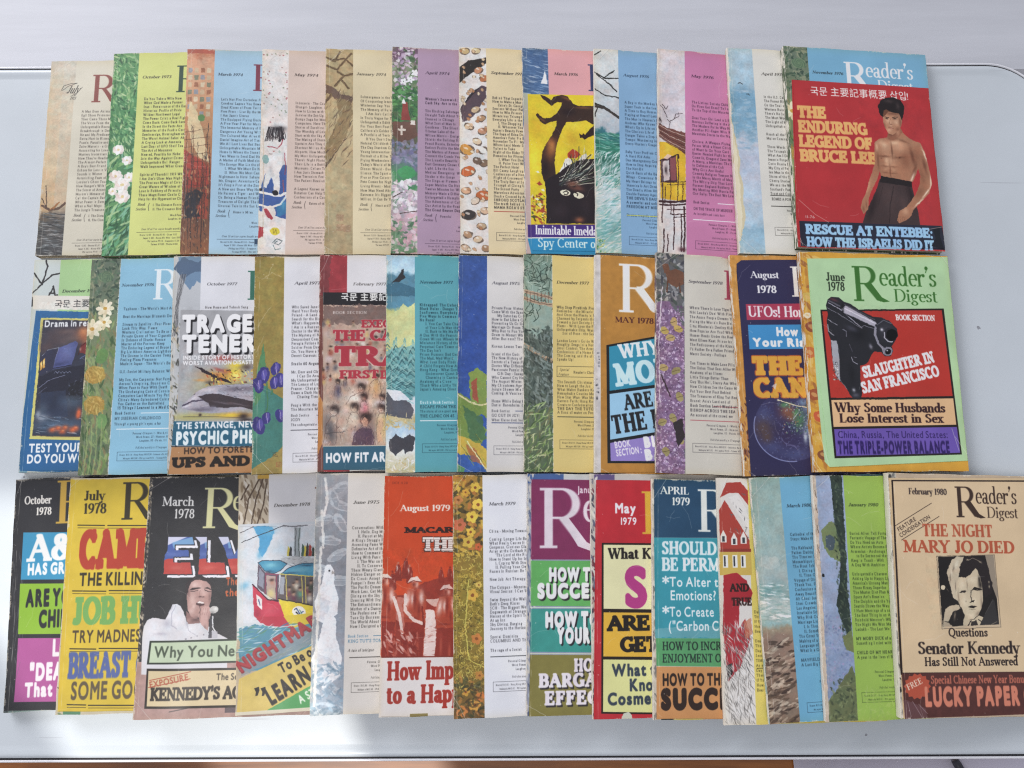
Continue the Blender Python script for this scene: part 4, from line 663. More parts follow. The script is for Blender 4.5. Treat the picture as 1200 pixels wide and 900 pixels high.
def fig_soldiers(c):
    c.view(445, 640, 6.667); D, M, L_ = '7c1e16', 'b03a22', 'e8cdc2'; q = c.rnd
    c.mask([(20, -20), (1500, -20), (1500, 864), (14, 868)])
    c.poly([(20, 330), (110, 380), (200, 380), (340, 280), (460, 250), (640, 225), (1500, 225), (1500, 870), (14, 870)], '942a1c', 1, .3, 1.5); c.poly([(340, 410), (700, 405), (1500, 420), (1500, 500), (420, 470)], 'd8a898', 1, .5)
    c.poly([(280, 480), (430, 500), (440, 700), (600, 760), (1500, 760), (1500, 870), (280, 870)], 'e2c8c0', 1, .8, 1.6); c.daubs([*c.mm(280, 620), *c.mm(900, 860)], 120, ['f0e2dc', 'b8685c', 'd8a898', '9a3a30'], 2.2, .3, -10, 14, .7)
    for (x, y, s, lt) in ((145, 130, .42, 1), (205, 100, .46, 0), (235, 150, .4, 1), (100, 200, .42, 0), (480, 170, .34, 0), (548, 165, .34, 0), (760, 160, .36, 0)):
        c.poly([(x - 30 * s, y + 30 * s), (x + 30 * s, y + 30 * s), (x + 60 * s, y + 150 * s), (x + 70 * s, y + 330 * s), (x - 70 * s, y + 330 * s), (x - 60 * s, y + 150 * s)], '8a2418', 1, .3); c.blob(x, y, 22 * s, 28 * s, 'c07058' if lt else D, 1); c.blobs([(x - 10, y + 90 * s, 14 * s, 60 * s)], L_, .8 * lt + .2); c.blobs([(x + 12, y + 170 * s, 12 * s, 40 * s)], 'd89a88', .6)
    def man(x, y, s, hatc, pts=0):
        c.poly([(x - 60 * s, y + 50 * s), (x - 10 * s, y + 34 * s), (x + 50 * s, y + 46 * s), (x + 90 * s, y + 100 * s), (x + 80 * s, y + 330 * s), (x + 60 * s, y + 640 * s), (x - 110 * s, y + 640 * s), (x - 80 * s, y + 330 * s), (x - 100 * s, y + 160 * s)], M, 1, .5, 1.5)
        c.poly([(x - 80 * s, y + 300 * s), (x + 76 * s, y + 300 * s), (x + 56 * s, y + 640 * s), (x - 110 * s, y + 640 * s)], '8c2419', 1, .7, 1.5); c.blob(x, y, 34 * s, 44 * s, 'c0604a', 1); c.blob(x + 16 * s, y + 8 * s, 14 * s, 26 * s, 'e6b4a4', .8); c.blob(x - 10 * s, y + 6 * s, 12 * s, 20 * s, D, .7)
        c.poly([(x - 60 * s, y - 6 * s), (x - 30 * s, y - 50 * s), (x + 20 * s, y - 56 * s), (x + 56 * s, y - 18 * s), (x + 20 * s, y - 20 * s)], hatc, 1, .2); c.line([(x - 60 * s, y - 2 * s), (x - 10 * s, y - 22 * s), (x + 54 * s, y - 14 * s)], 7 * s, D, .9)
        c.blobs([(x - 60 * s, y + 130 * s, 24 * s, 70 * s, 10), (x + 50 * s, y + 110 * s, 20 * s, 60 * s), (x - 20 * s, y + 120 * s, 14 * s, 50 * s)], L_, .9); c.blobs([(x, y + 120 * s, 14 * s, 90 * s), (x - 20 * s, y + 270 * s, 60 * s, 10 * s), (x + 30 * s, y + 200 * s, 14 * s, 60 * s)], D, .8); c.blobs([(x - 50 * s, y + 450 * s, 12 * s, 90 * s), (x + 20 * s, y + 500 * s, 12 * s, 80 * s)], 'c04a34', .7)
    c.poly([(110, 390), (190, 400), (200, 660), (120, 560)], 'c46a58', .9, .5)
    man(40, 270, 1.05, 'ead0c4'); man(275, 290, 1.0, 'e4c4b6'); man(525, 350, .95, 'dcb4a8'); man(760, 300, 1.0, 'e4c4b6'); man(980, 330, 1, 'd8a898')
    c.line([(200, 380), (200, 500), (260, 570), (330, 600)], 26, 'e6cabe', .95); c.line([(110, 400), (150, 520), (175, 670)], 24, 'e6cabe', .95); c.line([(330, 470), (345, 620)], 12, D, .9); c.line([(206, 460), (262, 540)], 5, 'a8503e', .8)
    c.daubs([*c.mm(30, 660), *c.mm(300, 864)], 90, ['8c2419', 'c05a48', 'e0b0a4', '7a1c14'], 2.6, .7, 60, 40, .7); c.mask(); c.brushy([2, 58, 120, 132], .22, .06)
def fig_portrait(c):
    c.view(1095, 645, 9.475)
    c.poly([(18, 62), (660, 48), (735, 850), (75, 868)], 'c3ab88'); c.line([(18, 62), (660, 48), (735, 850), (75, 868)], 5, '4a4034', .9, 0, True)
    fr = [(32, 68), (560, 54), (715, 820), (82, 842)]; pic = [(32, 68), (556, 54), (640, 400), (690, 540), (714, 820), (82, 842)]
    c.poly([(556, 54), (650, 52), (700, 500), (690, 560), (620, 480)], '8f806c', 1, .3); c.poly(pic, '191615', 1, .1); P, Q, S_ = 'c9b694', '7a6c5a', '3a322c'
    c.mask(fr)
    hairl = [(320, 70), (250, 62), (190, 100), (150, 170), (134, 250), (146, 320), (176, 400), (200, 520), (250, 560), (268, 480), (262, 300), (280, 200)]
    c.poly(hairl, 'bfae90', 1, .5, 1.5); c.blobs([(205, 200, 12, 40, 15), (230, 400, 8, 60), (170, 300, 10, 60, 10)], '6a5c4c', .8); c.blobs([(240, 150, 24, 60, 25), (180, 240, 14, 50)], 'ded0b4', .7)
    face = [(262, 290), (340, 296), (400, 250), (450, 195), (500, 240), (510, 300), (530, 420), (535, 560), (515, 650), (480, 720), (430, 755), (380, 770), (340, 740), (300, 650), (262, 580), (236, 480), (240, 380)]
    c.poly(face, P, 1, .15, 1.4); c.mask(face); c.blobs([(300, 380, 40, 70), (420, 330, 60, 40), (330, 560, 40, 60), (440, 560, 30, 40), (400, 720, 40, 24)], 'dccaa8', .8); c.blobs([(520, 600, 16, 120), (480, 700, 40, 26, -40), (356, 380, 8, 60), (262, 520, 12, 90)], '8a7862', .8); c.blobs([(505, 380, 30, 60), (492, 320, 16, 50)], '241f1c', .95)
    c.mask(); c.poly([(270, 465), (300, 440), (350, 446), (330, 470), (300, 466)], '2a2320', 1, .1, 1.4); c.poly([(398, 440), (440, 404), (500, 420), (530, 436), (470, 446), (430, 436)], '1d1816', 1, .1, 1.4); c.line([(400, 440), (396, 500), (410, 556)], 9, '2a2320', .9); c.poly([(380, 575), (410, 552), (444, 548), (430, 572)], '1d1816', 1, .1); c.blob(344, 560, 8, 8, '4a4036', .8)
    c.poly([(362, 626), (410, 606), (470, 620), (440, 634), (400, 638)], '1f1917', 1, .15); c.line([(380, 650), (450, 652)], 5, '6a5a48', .8); c.blob(310, 462, 6, 4, 'ddd0b8', .8); c.blob(470, 436, 8, 5, 'cabb9c', .7)
    c.poly([(280, 270), (276, 180), (320, 80), (400, 64), (500, 90), (560, 130), (600, 200), (615, 300), (640, 360), (636, 480), (560, 520), (530, 420), (505, 300), (470, 210), (450, 190), (400, 250), (345, 300), (300, 290)], '201a1b', 1, .5, 1.4); c.line([(350, 110), (420, 84), (520, 130)], 6, 'a8987c', .7); c.blobs([(360, 100, 20, 8), (500, 130, 26, 6, 30), (600, 350, 10, 14), (604, 400, 10, 20)], 'b8a888', .8)
    c.mask(fr); c.poly([(100, 720), (112, 650), (180, 605), (262, 600), (280, 640), (200, 680), (150, 790), (90, 780)], 'bba98a', 1, .4); c.blobs([(220, 720, 14, 50, 10)], '8a7a64', .8); c.poly([(90, 780), (150, 800), (200, 842), (84, 842)], 'a8967a', 1, .3)
    c.poly([(310, 800), (330, 700), (380, 770), (440, 760), (490, 720), (540, 742), (500, 830), (310, 840)], 'c2b08e', 1, .2); c.poly([(400, 790), (460, 770), (480, 832), (400, 836)], '2b2422', 1, .2); c.line([(368, 832), (390, 790), (404, 780)], 12, '2b2422'); c.line([(484, 766), (520, 790), (505, 832)], 10, '1c1817', .9)
    c.poly([(540, 742), (640, 540), (692, 560), (714, 820), (500, 832)], '2b2929', 1, .2); c.line([(560, 700), (640, 560)], 5, '5a5652', .6); c.line([(630, 820), (690, 790)], 6, '9a8a70', .8); c.mask(fr); c.ell(90, 408, 24, 28, 'cfc0a0'); c.line([(128, 420), (150, 450)], 5, '8a7a64', .8)
    c.mask(); c.brushy([28, 62, 68, 124], .06, .03)
def strip_horse(c):
    c.view(300, 140, 5.625)
    c.poly([(60, 360), (130, 300), (205, 300), (205, 660), (20, 600), (16, 500)], '34559c', 1, .4); c.poly([(130, 560), (205, 540), (205, 620), (140, 640)], '2a78a8', .8, .5)
    c.poly([(70, 180), (80, 120), (150, 70), (196, 90), (194, 210), (176, 300), (150, 350), (158, 440), (150, 500), (110, 500), (118, 430), (100, 380), (70, 450), (50, 440), (70, 300), (90, 230)], 'e6e2dc', 1, .25, 1.4)
    c.blobs([(170, 30, 34, 40), (110, 260, 26, 60)], 'ece8e4', .9); c.blobs([(180, 250, 12, 60), (96, 330, 14, 40)], 'b8b4b4', .6)
    for k in range(46): x = 64 + c.rnd.random() * 132; c.line([(x * .75 + 34, 46 + c.rnd.random() * 24), (x, 90 + c.rnd.random() * 26), (x + c.rnd.uniform(-12, 12), 116 + c.rnd.random() * 26)], 4, c.rnd.choice(['221e22', '3a3236']))
    c.blobs([(150, 60, 50, 22)], '262228', .9); c.ell(154, 138, 7, 9, '1c181c'); c.line([(78, 178), (110, 182), (140, 190), (166, 160), (176, 130)], 6, 'b03a4a'); c.line([(186, 220), (196, 300), (190, 360)], 5, 'a83a4a', .8); c.line([(176, 400), (186, 500)], 6, 'b04a48', .8); c.blob(116, 210, 5, 4, 'b03a3a', 1); c.line([(84, 226), (104, 228)], 3, '6a5a5a'); c.ell(156, 212, 8, 8, 'b8c4b8')
    c.line([(16, 480), (60, 484), (110, 498), (160, 500), (196, 486)], 16, 'eae6e0'); c.ell(126, 482, 20, 18, '1e1c22'); c.ell(106, 364, 14, 14, 'd0ccc8'); c.ell(30, 462, 12, 10, '1e1c22'); c.line([(16, 560), (90, 580), (160, 560), (200, 500)], 12, 'e4e0da'); c.line([(48, 60), (50, 440), (44, 820)], 6, 'c8b49c', .8, .3); c.ell(62, 260, 22, 30, '7aa4a0', 0, .9, .4)
    c.ell(86, 610, 46, 44, 'd8cec4', 0, 1, .5); c.poly([(50, 590), (70, 584), (112, 650), (100, 664), (70, 640)], 'a83440', 1, .3); c.ell(128, 730, 60, 58, 'e6dcd4', 0, 1, .6); c.ell(124, 736, 32, 26, 'd8c430', 0, 1, .5); c.line([(112, 720), (118, 750), (130, 724), (136, 752)], 4, '9a8420'); c.poly([(14, 700), (50, 710), (46, 770), (14, 780)], 'ac3038', 1, .4); c.ell(40, 810, 26, 40, 'e8e0d4', 0, 1, .6)
    c.line([(110, 810), (140, 786), (172, 800), (150, 826), (120, 816), (140, 800)], 5, '4a5a5c', .9, .3); c.line([(112, 830), (130, 860), (160, 850)], 4, '4a6a6c', .9, .3); c.blobs([(180, 560, 14, 40)], '5ab0c8', .5)
def strip_house(c):
    c.view(770, 120, 5.056)
    c.poly([(12, 232), (100, 240), (168, 300), (168, 585), (20, 570)], 'dcae1e', 1, .2); c.blobs([(60, 280, 26, 30), (130, 520, 24, 40), (60, 470, 20, 20)], 'f0cc3c', .7)
    c.poly([(8, 120), (60, 150), (168, 180), (168, 310), (120, 270), (60, 235), (14, 200)], '6a3c34', 1, .4)
    for k in range(6): c.line([(12, 132 + 14 * k), (70, 165 + 16 * k), (166, 200 + 20 * k)], 3, ('d8c4b4', '3a1e20')[k % 2], .85, .3)
    c.poly([(18, 340), (110, 310), (118, 470), (22, 475)], '40262e', 1, .3); c.poly([(32, 350), (70, 340), (74, 460), (36, 466)], 'd4c8c4', .9, .5); c.blobs([(52, 400, 10, 26)], '2a1a20', .95); c.poly([(76, 330), (110, 322), (112, 460), (80, 462)], '8a4448', .9, .3); c.line([(14, 346), (124, 308), (128, 330)], 6, '2c1618'); c.poly([(34, 330), (60, 306), (90, 316), (60, 336)], 'e4b8a4', .9, .3)
    for (x, y0, y1, w) in ((78, 460, 600, 4), (122, 310, 580, 5), (30, 480, 710, 7), (150, 470, 580, 4), (46, 500, 600, 4), (160, 620, 880, 9), (142, 660, 880, 7), (98, 610, 870, 6), (62, 780, 880, 6), (38, 750, 890, 7), (80, 600, 660, 4)): c.line([(x, y0), (x + 3, (y0 + y1) / 2), (x - 2, y1)], w, '351a1e', .95, .35)
    for (y, w, x0) in ((585, 13, 14), (604, 9, 14), (632, 5, 60), (660, 6, 80), (676, 5, 100), (470, 4, 20), (484, 3, 60)): c.line([(x0, y), (100, y + 4), (168, y - 2)], w, '351a1e', .95, .35)
    c.blobs([(150, 870, 26, 14)], '4a2028', .9)
    for P in ([(20, 16), (44, 54), (60, 90)], [(30, 10), (50, 40), (62, 20)], [(70, 150), (76, 110), (100, 96), (110, 70), (150, 64)], [(100, 96), (130, 80), (124, 60)], [(12, 90), (24, 110), (18, 130)], [(76, 120), (60, 100)]): c.line(P, 3.4, '3c3034', .9, .3)
    c.blob(14, 100, 10, 16, '2c1e22', .9)
# ------------------------------------------------------------------ contents-list covers
POOL = ("The Night the Mountain Moved|How to Keep Your Temper|I Am Joe's Kidney|A Town That Would Not Die|Laughter, the Best Medicine|Secrets of the Coral Reef|What Your Dreams Tell You|"
        "The Man Who Walked Home|Pills, Potions and People|Can We Save the Tiger?|My Father's Last Gift|Rescue on the Ice Shelf|New Hope for Bad Backs|Why Children Lie|The Great Tea Robbery|"
        "The Art of Saying No|Wheels of Fortune|Letters From a Lighthouse|Beware the Friendly Stranger|Are You Listening?").split('|')
def script_logo(c, u, v, ink):
    c.text(u, v, 'Book', 2.6, ink, 'serif', it=16, xs=1.0); c.text(u - 1.5, v + 4.2, 'Section', 2.4, ink, 'serif', it=16, xs=1.0)
    c.line([(u + 10.5, v - 2.4), (u + 9.6, v + 1), (u + 10.2, v + 4.6)], .35, ink)
def contents(c, sw, bgc, date, Ru, Rc, lines, v0=46, dv=3.87, style='old', ink='2a2624', rule='9a3a30', Rtop=13, Rbase=39, du=27, tu=None, book=None, rulev=None, vend=None, dstyle=0):
    """everything right of the picture strip, in cover mm"""
    c.uv(); c.brushy((0, 0, sw + 1, c.L), .26, .06)
    c.rect_mm(sw, -2, c.W + 2, c.L + 2, bgc)
    tu = tu if tu is not None else sw + 6.5
    c.text(du, 25, date, 2.6, ink, 'serif', it=14, bold=2 if dstyle else 1, w=26 * len(date) / 12 if len(date) > 9 else 21, al='l')
    k = Rbase - Rtop
    c.masthead(Ru, Rbase, k, Rc)
    L = lines.split('|'); v = v0
    if vend: dv = (vend - v0) / (len(L) - 1)
    rn = random.Random(c.m['seed'])
    for t in L:
        if t:
            ind = 0
            if t[0] == '>': ind = 4; t = t[1:]
            b = 1
            if t[0] == '#': b = 3.2; t = t[1:]
            if t[0] == '_': c.rect_mm(tu + 20, v - 1.2, c.W - 8, v - .5, rule); t = t[1:]; b = 3
            if rn.random() < .72:
                while len(t) < 26: t = t + ' ' + rn.choice(rn.choice(POOL).split())
            c.text(tu + ind, v, t, 2.35, ink, 'type', xs=.98, bold=b + .5 + 1.5 * c.inkw)
        v += dv
    if style == 'old':
        v += 1.2; script_logo(c, tu - .5, v, ink)
        c.text(tu + 13, v + .5, book or 'I. The Distance Runner', 2.1, ink, 'type', xs=.95, bold=2)
        if not book: c.text(tu + 13, v + 4.4, 'II. The Cinnamon Bird', 2.1, ink, 'type', xs=.95, bold=2)
        f = v + 10
        for k, t in enumerate(('Word Power, 27 - Humour, 51', 'Laughter, the Best Medicine, 95', 'Points to Ponder, 113')): c.text(tu + 42 + 14, f + k * 3.3, t, 1.7, ink, 'type', xs=.95, bold=2, al='r')
        c.text(tu + 4, f + 12.5, 'Over 30 million copies bought monthly', 1.8, ink, 'type', xs=.9, it=10, bold=1)
        c.rect_mm(tu, f + 14.3, c.W - 14, f + 14.55, ink)
        for k, t in enumerate(('Brunei $2.00 - Burma K3.00 - Guam $1.10', 'Japan Y 380 - Korea 450 Won - Laos K600', 'Philippines P7.00 - Singapore $3.00', 'Taiwan NT$55 - Thailand B20')): c.text(tu + 3 + (0, 3, 7, 10)[k], f + 17.6 + k * 2.9, t, 1.45, ink, 'type', xs=.95, bold=2)
    else:
        rv = rulev or v - 1.2
        c.rect_mm(tu, rv, c.W - 8, rv + .7, rule)
        for k, t in enumerate(('Personal Glimpses, 1 - World, 41', 'Word Power, 27 - Humour, 80', 'Laughter, 95 - Points, 113')): c.text(tu + 14 + 3 * k, rv + 5 + k * 3.1, t, 1.7, ink, 'type', xs=.95, bold=2)
        c.text(tu + 17, rv + 17, 'Published monthly in 15 languages', 1.7, ink, 'type', xs=.82, it=10, bold=1)
        b0 = rv + 19.6
        for (p, q) in (((tu + 2, b0), (c.W - 14, b0)), ((tu + 2, b0 + 7.4), (c.W - 14, b0 + 7.4)), ((tu + 2, b0), (tu + 2, b0 + 7.4))): c.line([p, q], .3, ink, .8)
        c.text(tu + 4, b0 + 3.1, 'Brunei B$3.00 - Hong Kong HK$5.50 - Indonesia Rp 600', 1.35, ink, 'type', xs=.95, bold=2)
        c.text(tu + 7, b0 + 6.1, 'Malaysia M$3.00 - Philippines P6.50 - Taiwan NT$60', 1.35, ink, 'type', xs=.95, bold=2)
    c.uv(False)

G1 = ['2f6b3c', '4f8f52', '7fb56b', '3c7a4a', 'a4c98a', '245233']
def cover_jul71(c):
    c.uv(); c.grad((0, 0, 25, 185), [(0, 'cfc6b4'), (.08, 'd8c9ab'), (.5, 'd9bf97'), (.76, 'cda878'), (.79, '6b5a48'), (.84, '57534e'), (1, '3d3f42')], .06, 6)
    c.rect_mm(12, 0, 25, 150, 'bfc4bd', .25)
    c.line([(2, 139), (9, 143), (16, 142), (22, 137)], 2.2, '5b4030', warp=.5); c.line([(1, 132), (6, 141), (4, 120)], .8, '4a3628'); c.line([(9, 143), (17, 136), (12, 142)], 1, 'a4622e')
    c.daubs((0, 146, 25, 186), 160, ['2f3234', '7c7f80', '4b4d4e', '989a98'], 3.2, .35, 5, 12); c.uv(False)
    contents(c, 23, 'd9d2bb', '', 38, '8c4238', "A Man Even Animals Trust|Egil Shoes Primrose Day|Then Came Those Marines|The Voice From the Void|Unforgettable Roscoe Drum|Breakthrough in Dental Care|He and My Predicament|Extra Hurt in Kisses|Puzzle, Paradise and Pig|Zaire Marvels - a Giant|Accounting for Love|Mystery Insomniacs Wrote|How They're Heading Off|The Almost-Perfect Ride|A Boy's Best Friend|Echoes for Loss in Vermont|Sounds in Winter|Astonishing Feats of Ape|London's Ghost Tours|How Hanger's Wife Wrote|The Secret of Arrestment|Murder's Menace of Indigo|Call the Captain|What Power in Everyman?|When a Nail Mops|The Jungle Treasure of Tay",
             v0=51, dv=3.75, Rtop=14, Rbase=41, ink='3a332e', tu=31)
    c.uv(); c.text(15.5, 32, 'July', 7.5, '33302d', 'serif', it=24, xs=.72); c.ell(16, 27, 6.2, 3.2, '33302d', -20, 0); c.line([(11, 29), (13, 24.5), (19, 22.5), (25, 22), (17, 25), (12, 29)], .4, '33302d'); c.line([(20, 35), (26, 31), (30, 26)], .3, '33302d'); c.text(19, 38.5, '1971', 3.1, '33302d', 'serif', it=22, xs=.8); c.uv(False)
def cover_oct73(c):
    c.uv(); c.grad((0, 0, 25, 192), [(0, '5c9a5a'), (.3, '4d9457'), (.5, '3c7a49'), (.8, '56945c'), (1, '2f5f45')], .3)
    c.daubs((0, 0, 25, 100), 420, G1 + ['c3dba0', '8cc47e'], 2.4, .7, 60, 50, .8); c.daubs((0, 100, 25, 192), 260, G1 + ['5fae78', '79b894'], 5.5, 1.0, -55, 40, .85)
    for (u, v, r) in ((9, 93, 5), (17, 103, 4.5), (8, 118, 6.2), (14, 126, 7), (20, 119, 5), (15, 137, 6.5), (6, 132, 4)):
        for k in range(7): c.ell(u + r * .45 * math.cos(k * .9), v + r * .4 * math.sin(k * .9), r * .62, r * .45, ('f4e9e2', 'ead2c8', 'fbf6ee')[k % 3], k * 50, .9, .3)
        c.ell(u, v, r * .22, r * .2, 'd8c27a', 0, .8)
    c.uv(False)
    contents(c, 23, 'd9e07a', 'October 1973', 57, '2f4a3a', "Do You Take a Wife Now|When God Made a Farmer|Iran - Renaissance of the East|Historical Profile of Pride|Wildest Northwest Legal|The Power Crisis a Real Fight|Come Back: Come Back|In the Street the Facts Are|Memories of the Pueblo|Sembrandge, Birmingham and|The Worst Animal Safari Ahead|A Crying Look at Amnesia|Last Days of UFO|The Art of Moonmen|New ed. Possibly for Nobel|Join the War Against Crime|Unforgettable Bull Ranger|Walk Impressed When Grandma||Spirits of Thornhill 1919|I Am Jim's Ulcer|The Precious Magic of Color|Great Waters of Wisdom|Love Is|These Magnificent Goslin Clan|Help for the Hyperactive Child",
             v0=46, dv=3.8)
def cover_mar74(c):
    c.uv(); c.grad((0, 0, 24, 192), [(0, 'c0704e'), (.06, 'd9a07c'), (.3, 'c98f62'), (.5, 'a8744c'), (.62, '9a4a34'), (.8, '6d4536'), (1, '8a5638')], .1, 3)
    c.rect_mm(0, 0, 24, 4, 'b85a48')
    for r in range(7):
        for k in range(4): c.rect_mm(1.5 + k * 5.4, 18 + r * 7, 5 + k * 5.4, 22.5 + r * 7, ('8892a0', 'c7b08a', '9a5c40', 'dcc9a4', '6f7a62')[(r * 3 + k) % 5], .85)
    c.poly([(4, 50), (10, 60), (16, 80), (22, 108), (14, 104), (6, 90), (2, 70)], 'd8bf8e', warp=.8); c.ell(14, 66, 3, 3.5, '5b8a4a')
    c.poly([(0, 96), (21, 110), (22, 130), (2, 132)], 'a83e30', warp=.8); c.rect_mm(12, 133, 22, 160, 'a6402f', .8)
    c.poly([(2, 138), (12, 133), (19, 136), (12, 150), (16, 158), (2, 160)], '2d2c33', warp=1)
    for k in range(16): u = c.rnd.uniform(0, 22); c.line([(u, c.rnd.uniform(70, 120)), (u + c.rnd.uniform(-3, 3), c.rnd.uniform(140, 190))], .45, c.rnd.choice(['3a2a26', '5a3526', '20242c']), .9, .5)
    for k in range(9): c.line([(0, 80 + k * 7), (22, 76 + k * 7.6)], .4, '472c26', .8, .5)
    c.daubs((0, 100, 23, 192), 160, ['8a4a30', '3a3436', 'b88a5c', '5a3a2c'], 1.6, .5, 80, 30, .7); c.uv(False)
    contents(c, 24, '9fc5dc', 'March 1974', 57, '7e3548', "Let's Not Fire Ourselves|Cerebral Lapsus|Dead Kisses|Free Press - Live By|I Am Jane's Uterus|The Equipped Flying Doctor|A Five-Year Plan for Music|The Immortal Memory of Burns|Dangerous Art Young William|The Cultured Man Alive|Daniel Imagine Art of Time|We All Lost Lives|Unforgettable Mountain Man|Home Is Where the Stone Is|Two Ways to Send Dad Home|A Matter of Faith|The Energy War|> I. What We Must Do Now|> II. When We Most Can Act|Nightmare in Hotel Sahara|Mr. Dragon: Adventure Calls|It's People First at the Zoo|A New and Brave Way Home|He Raised a Tiger - and Won|On Being a Human|Treasures of Delight|Unusual Tale in the Sun",
             v0=49, dv=3.85, book='Home in Milan', ink='26303a', rule='26303a')
    c.uv(); c.rect_mm(62, 178, 67, 183, '27425e'); c.uv(False)
def cover_may74(c):
    c.uv(); c.rect_mm(-1, -1, 25, 195, 'dfd8d2'); c.mott((0, 0, 25, 192), .05)
    for k in range(46): c.ell(c.rnd.uniform(1, 22), c.rnd.uniform(2, 70), .8, .55, c.rnd.choice(['b06a70', '8f9a80', 'a5807a']), c.rnd.uniform(0, 90))
    c.uv(False); strip_horse(c)
    contents(c, 23, 'd6bfb0', 'May 1974', 60, '6e4a48', "Indonesia - The Country|Shangri-|How to Listen with Open Ear|Survive the Set-Up|Bumps Saga for Mom|Computers, Here They Come|Stories of Sunshine Islands|The Worship of Leisure|Start with the Sky Above|The Mating of Storm Kings|Upstairs Are They Going|Shortcut Million Kisses|Airports, How Much Time|My Most Unforgettable|There's Night Photography|Their Life in a Bottle|Museums: Cellars Too|I Am Joe's Stomach|How Terrorists Feel|The Patient Revolution||A Legend Known as Bill|Rotation Can Help|Confessions of a Cook",
             v0=52, dv=3.85, book='Eaters of the Reef', ink='3b302c', rule='3b302c', du=28)
def cover_jan74(c):
    c.uv(); c.grad((0, 0, 25, 193), [(0, 'b39b6c'), (.4, 'b9a274'), (.7, 'b8a478'), (1, 'a8946a')], .3); c.mott((0, 0, 25, 193), .10, 3)
    c.poly([(-1, 34), (8, 38), (14, 44), (24, 46), (23, 52), (12, 51), (4, 45), (-1, 42)], '6e5546', warp=.7)
    c.poly([(9, 47), (22, 50), (24, 62), (18, 84), (8, 100), (-1, 110), (-1, 96), (4, 84), (12, 66)], '907850', warp=.9); c.poly([(24, 76), (14, 92), (4, 108), (-1, 116), (-1, 111), (8, 100)], '5d4a38', warp=.5)
    for P in ([(-1, 8), (8, 12), (12, 3)], [(5, 11), (16, 9), (24, 16)], [(-1, 16), (10, 20), (16, 12), (22, 4)], [(8, 36), (16, 26), (10, 22)], [(16, 26), (24, 24)], [(14, 30), (20, 38)], [(0, 52), (5, 44)]): c.line(P, 2.0, '7a6040', warp=.6); c.line(P, .5, '4d3b2a', warp=.7)
    c.daubs((0, 40, 24, 110), 120, ['4d3b30', 'a48c62', '6a5440', 'c4ae84'], 3, .3, -60, 25, .7)
    for (u, v) in ((11, 156), (11, 165), (17, 166)): c.rect_mm(u - 1, v, u + 5, v + 6, '9a6a50', .45); c.daubs((u - 1, v, u + 5, v + 6), 9, ['b89a78'], 1, .3, 0, 90)
    c.uv(False)
    contents(c, 24, 'dccca2', 'January 1974', 61, '3a4256', "Submergence in the Whirl|Of Conquering Interest|Winterton Say: You Too|The Memory of Ruled|> I Am Joe's Cell|In Truly Vague for Travel|Unforgettable Edith|For Your Best Foot Down|California's Golden Bowl|A Portfolio of Tests|> If You Don't Stop, I|Natural Childbirth Can|The Day Stardom Came|Young Interventionist|Portrait of a Killer|Flying Weekenders|Today's World of Mountain|Dinner Would - Even|Silence: The Sport of|Five or Five Colors|Pete Comes for Nights|Living Rivers - Modern|How Man Need Abroad|Extreme: It's Biggest|Million, It Can Be Yours",
             v0=47, dv=4.0, book='Heart and Fire', ink='4a4436')
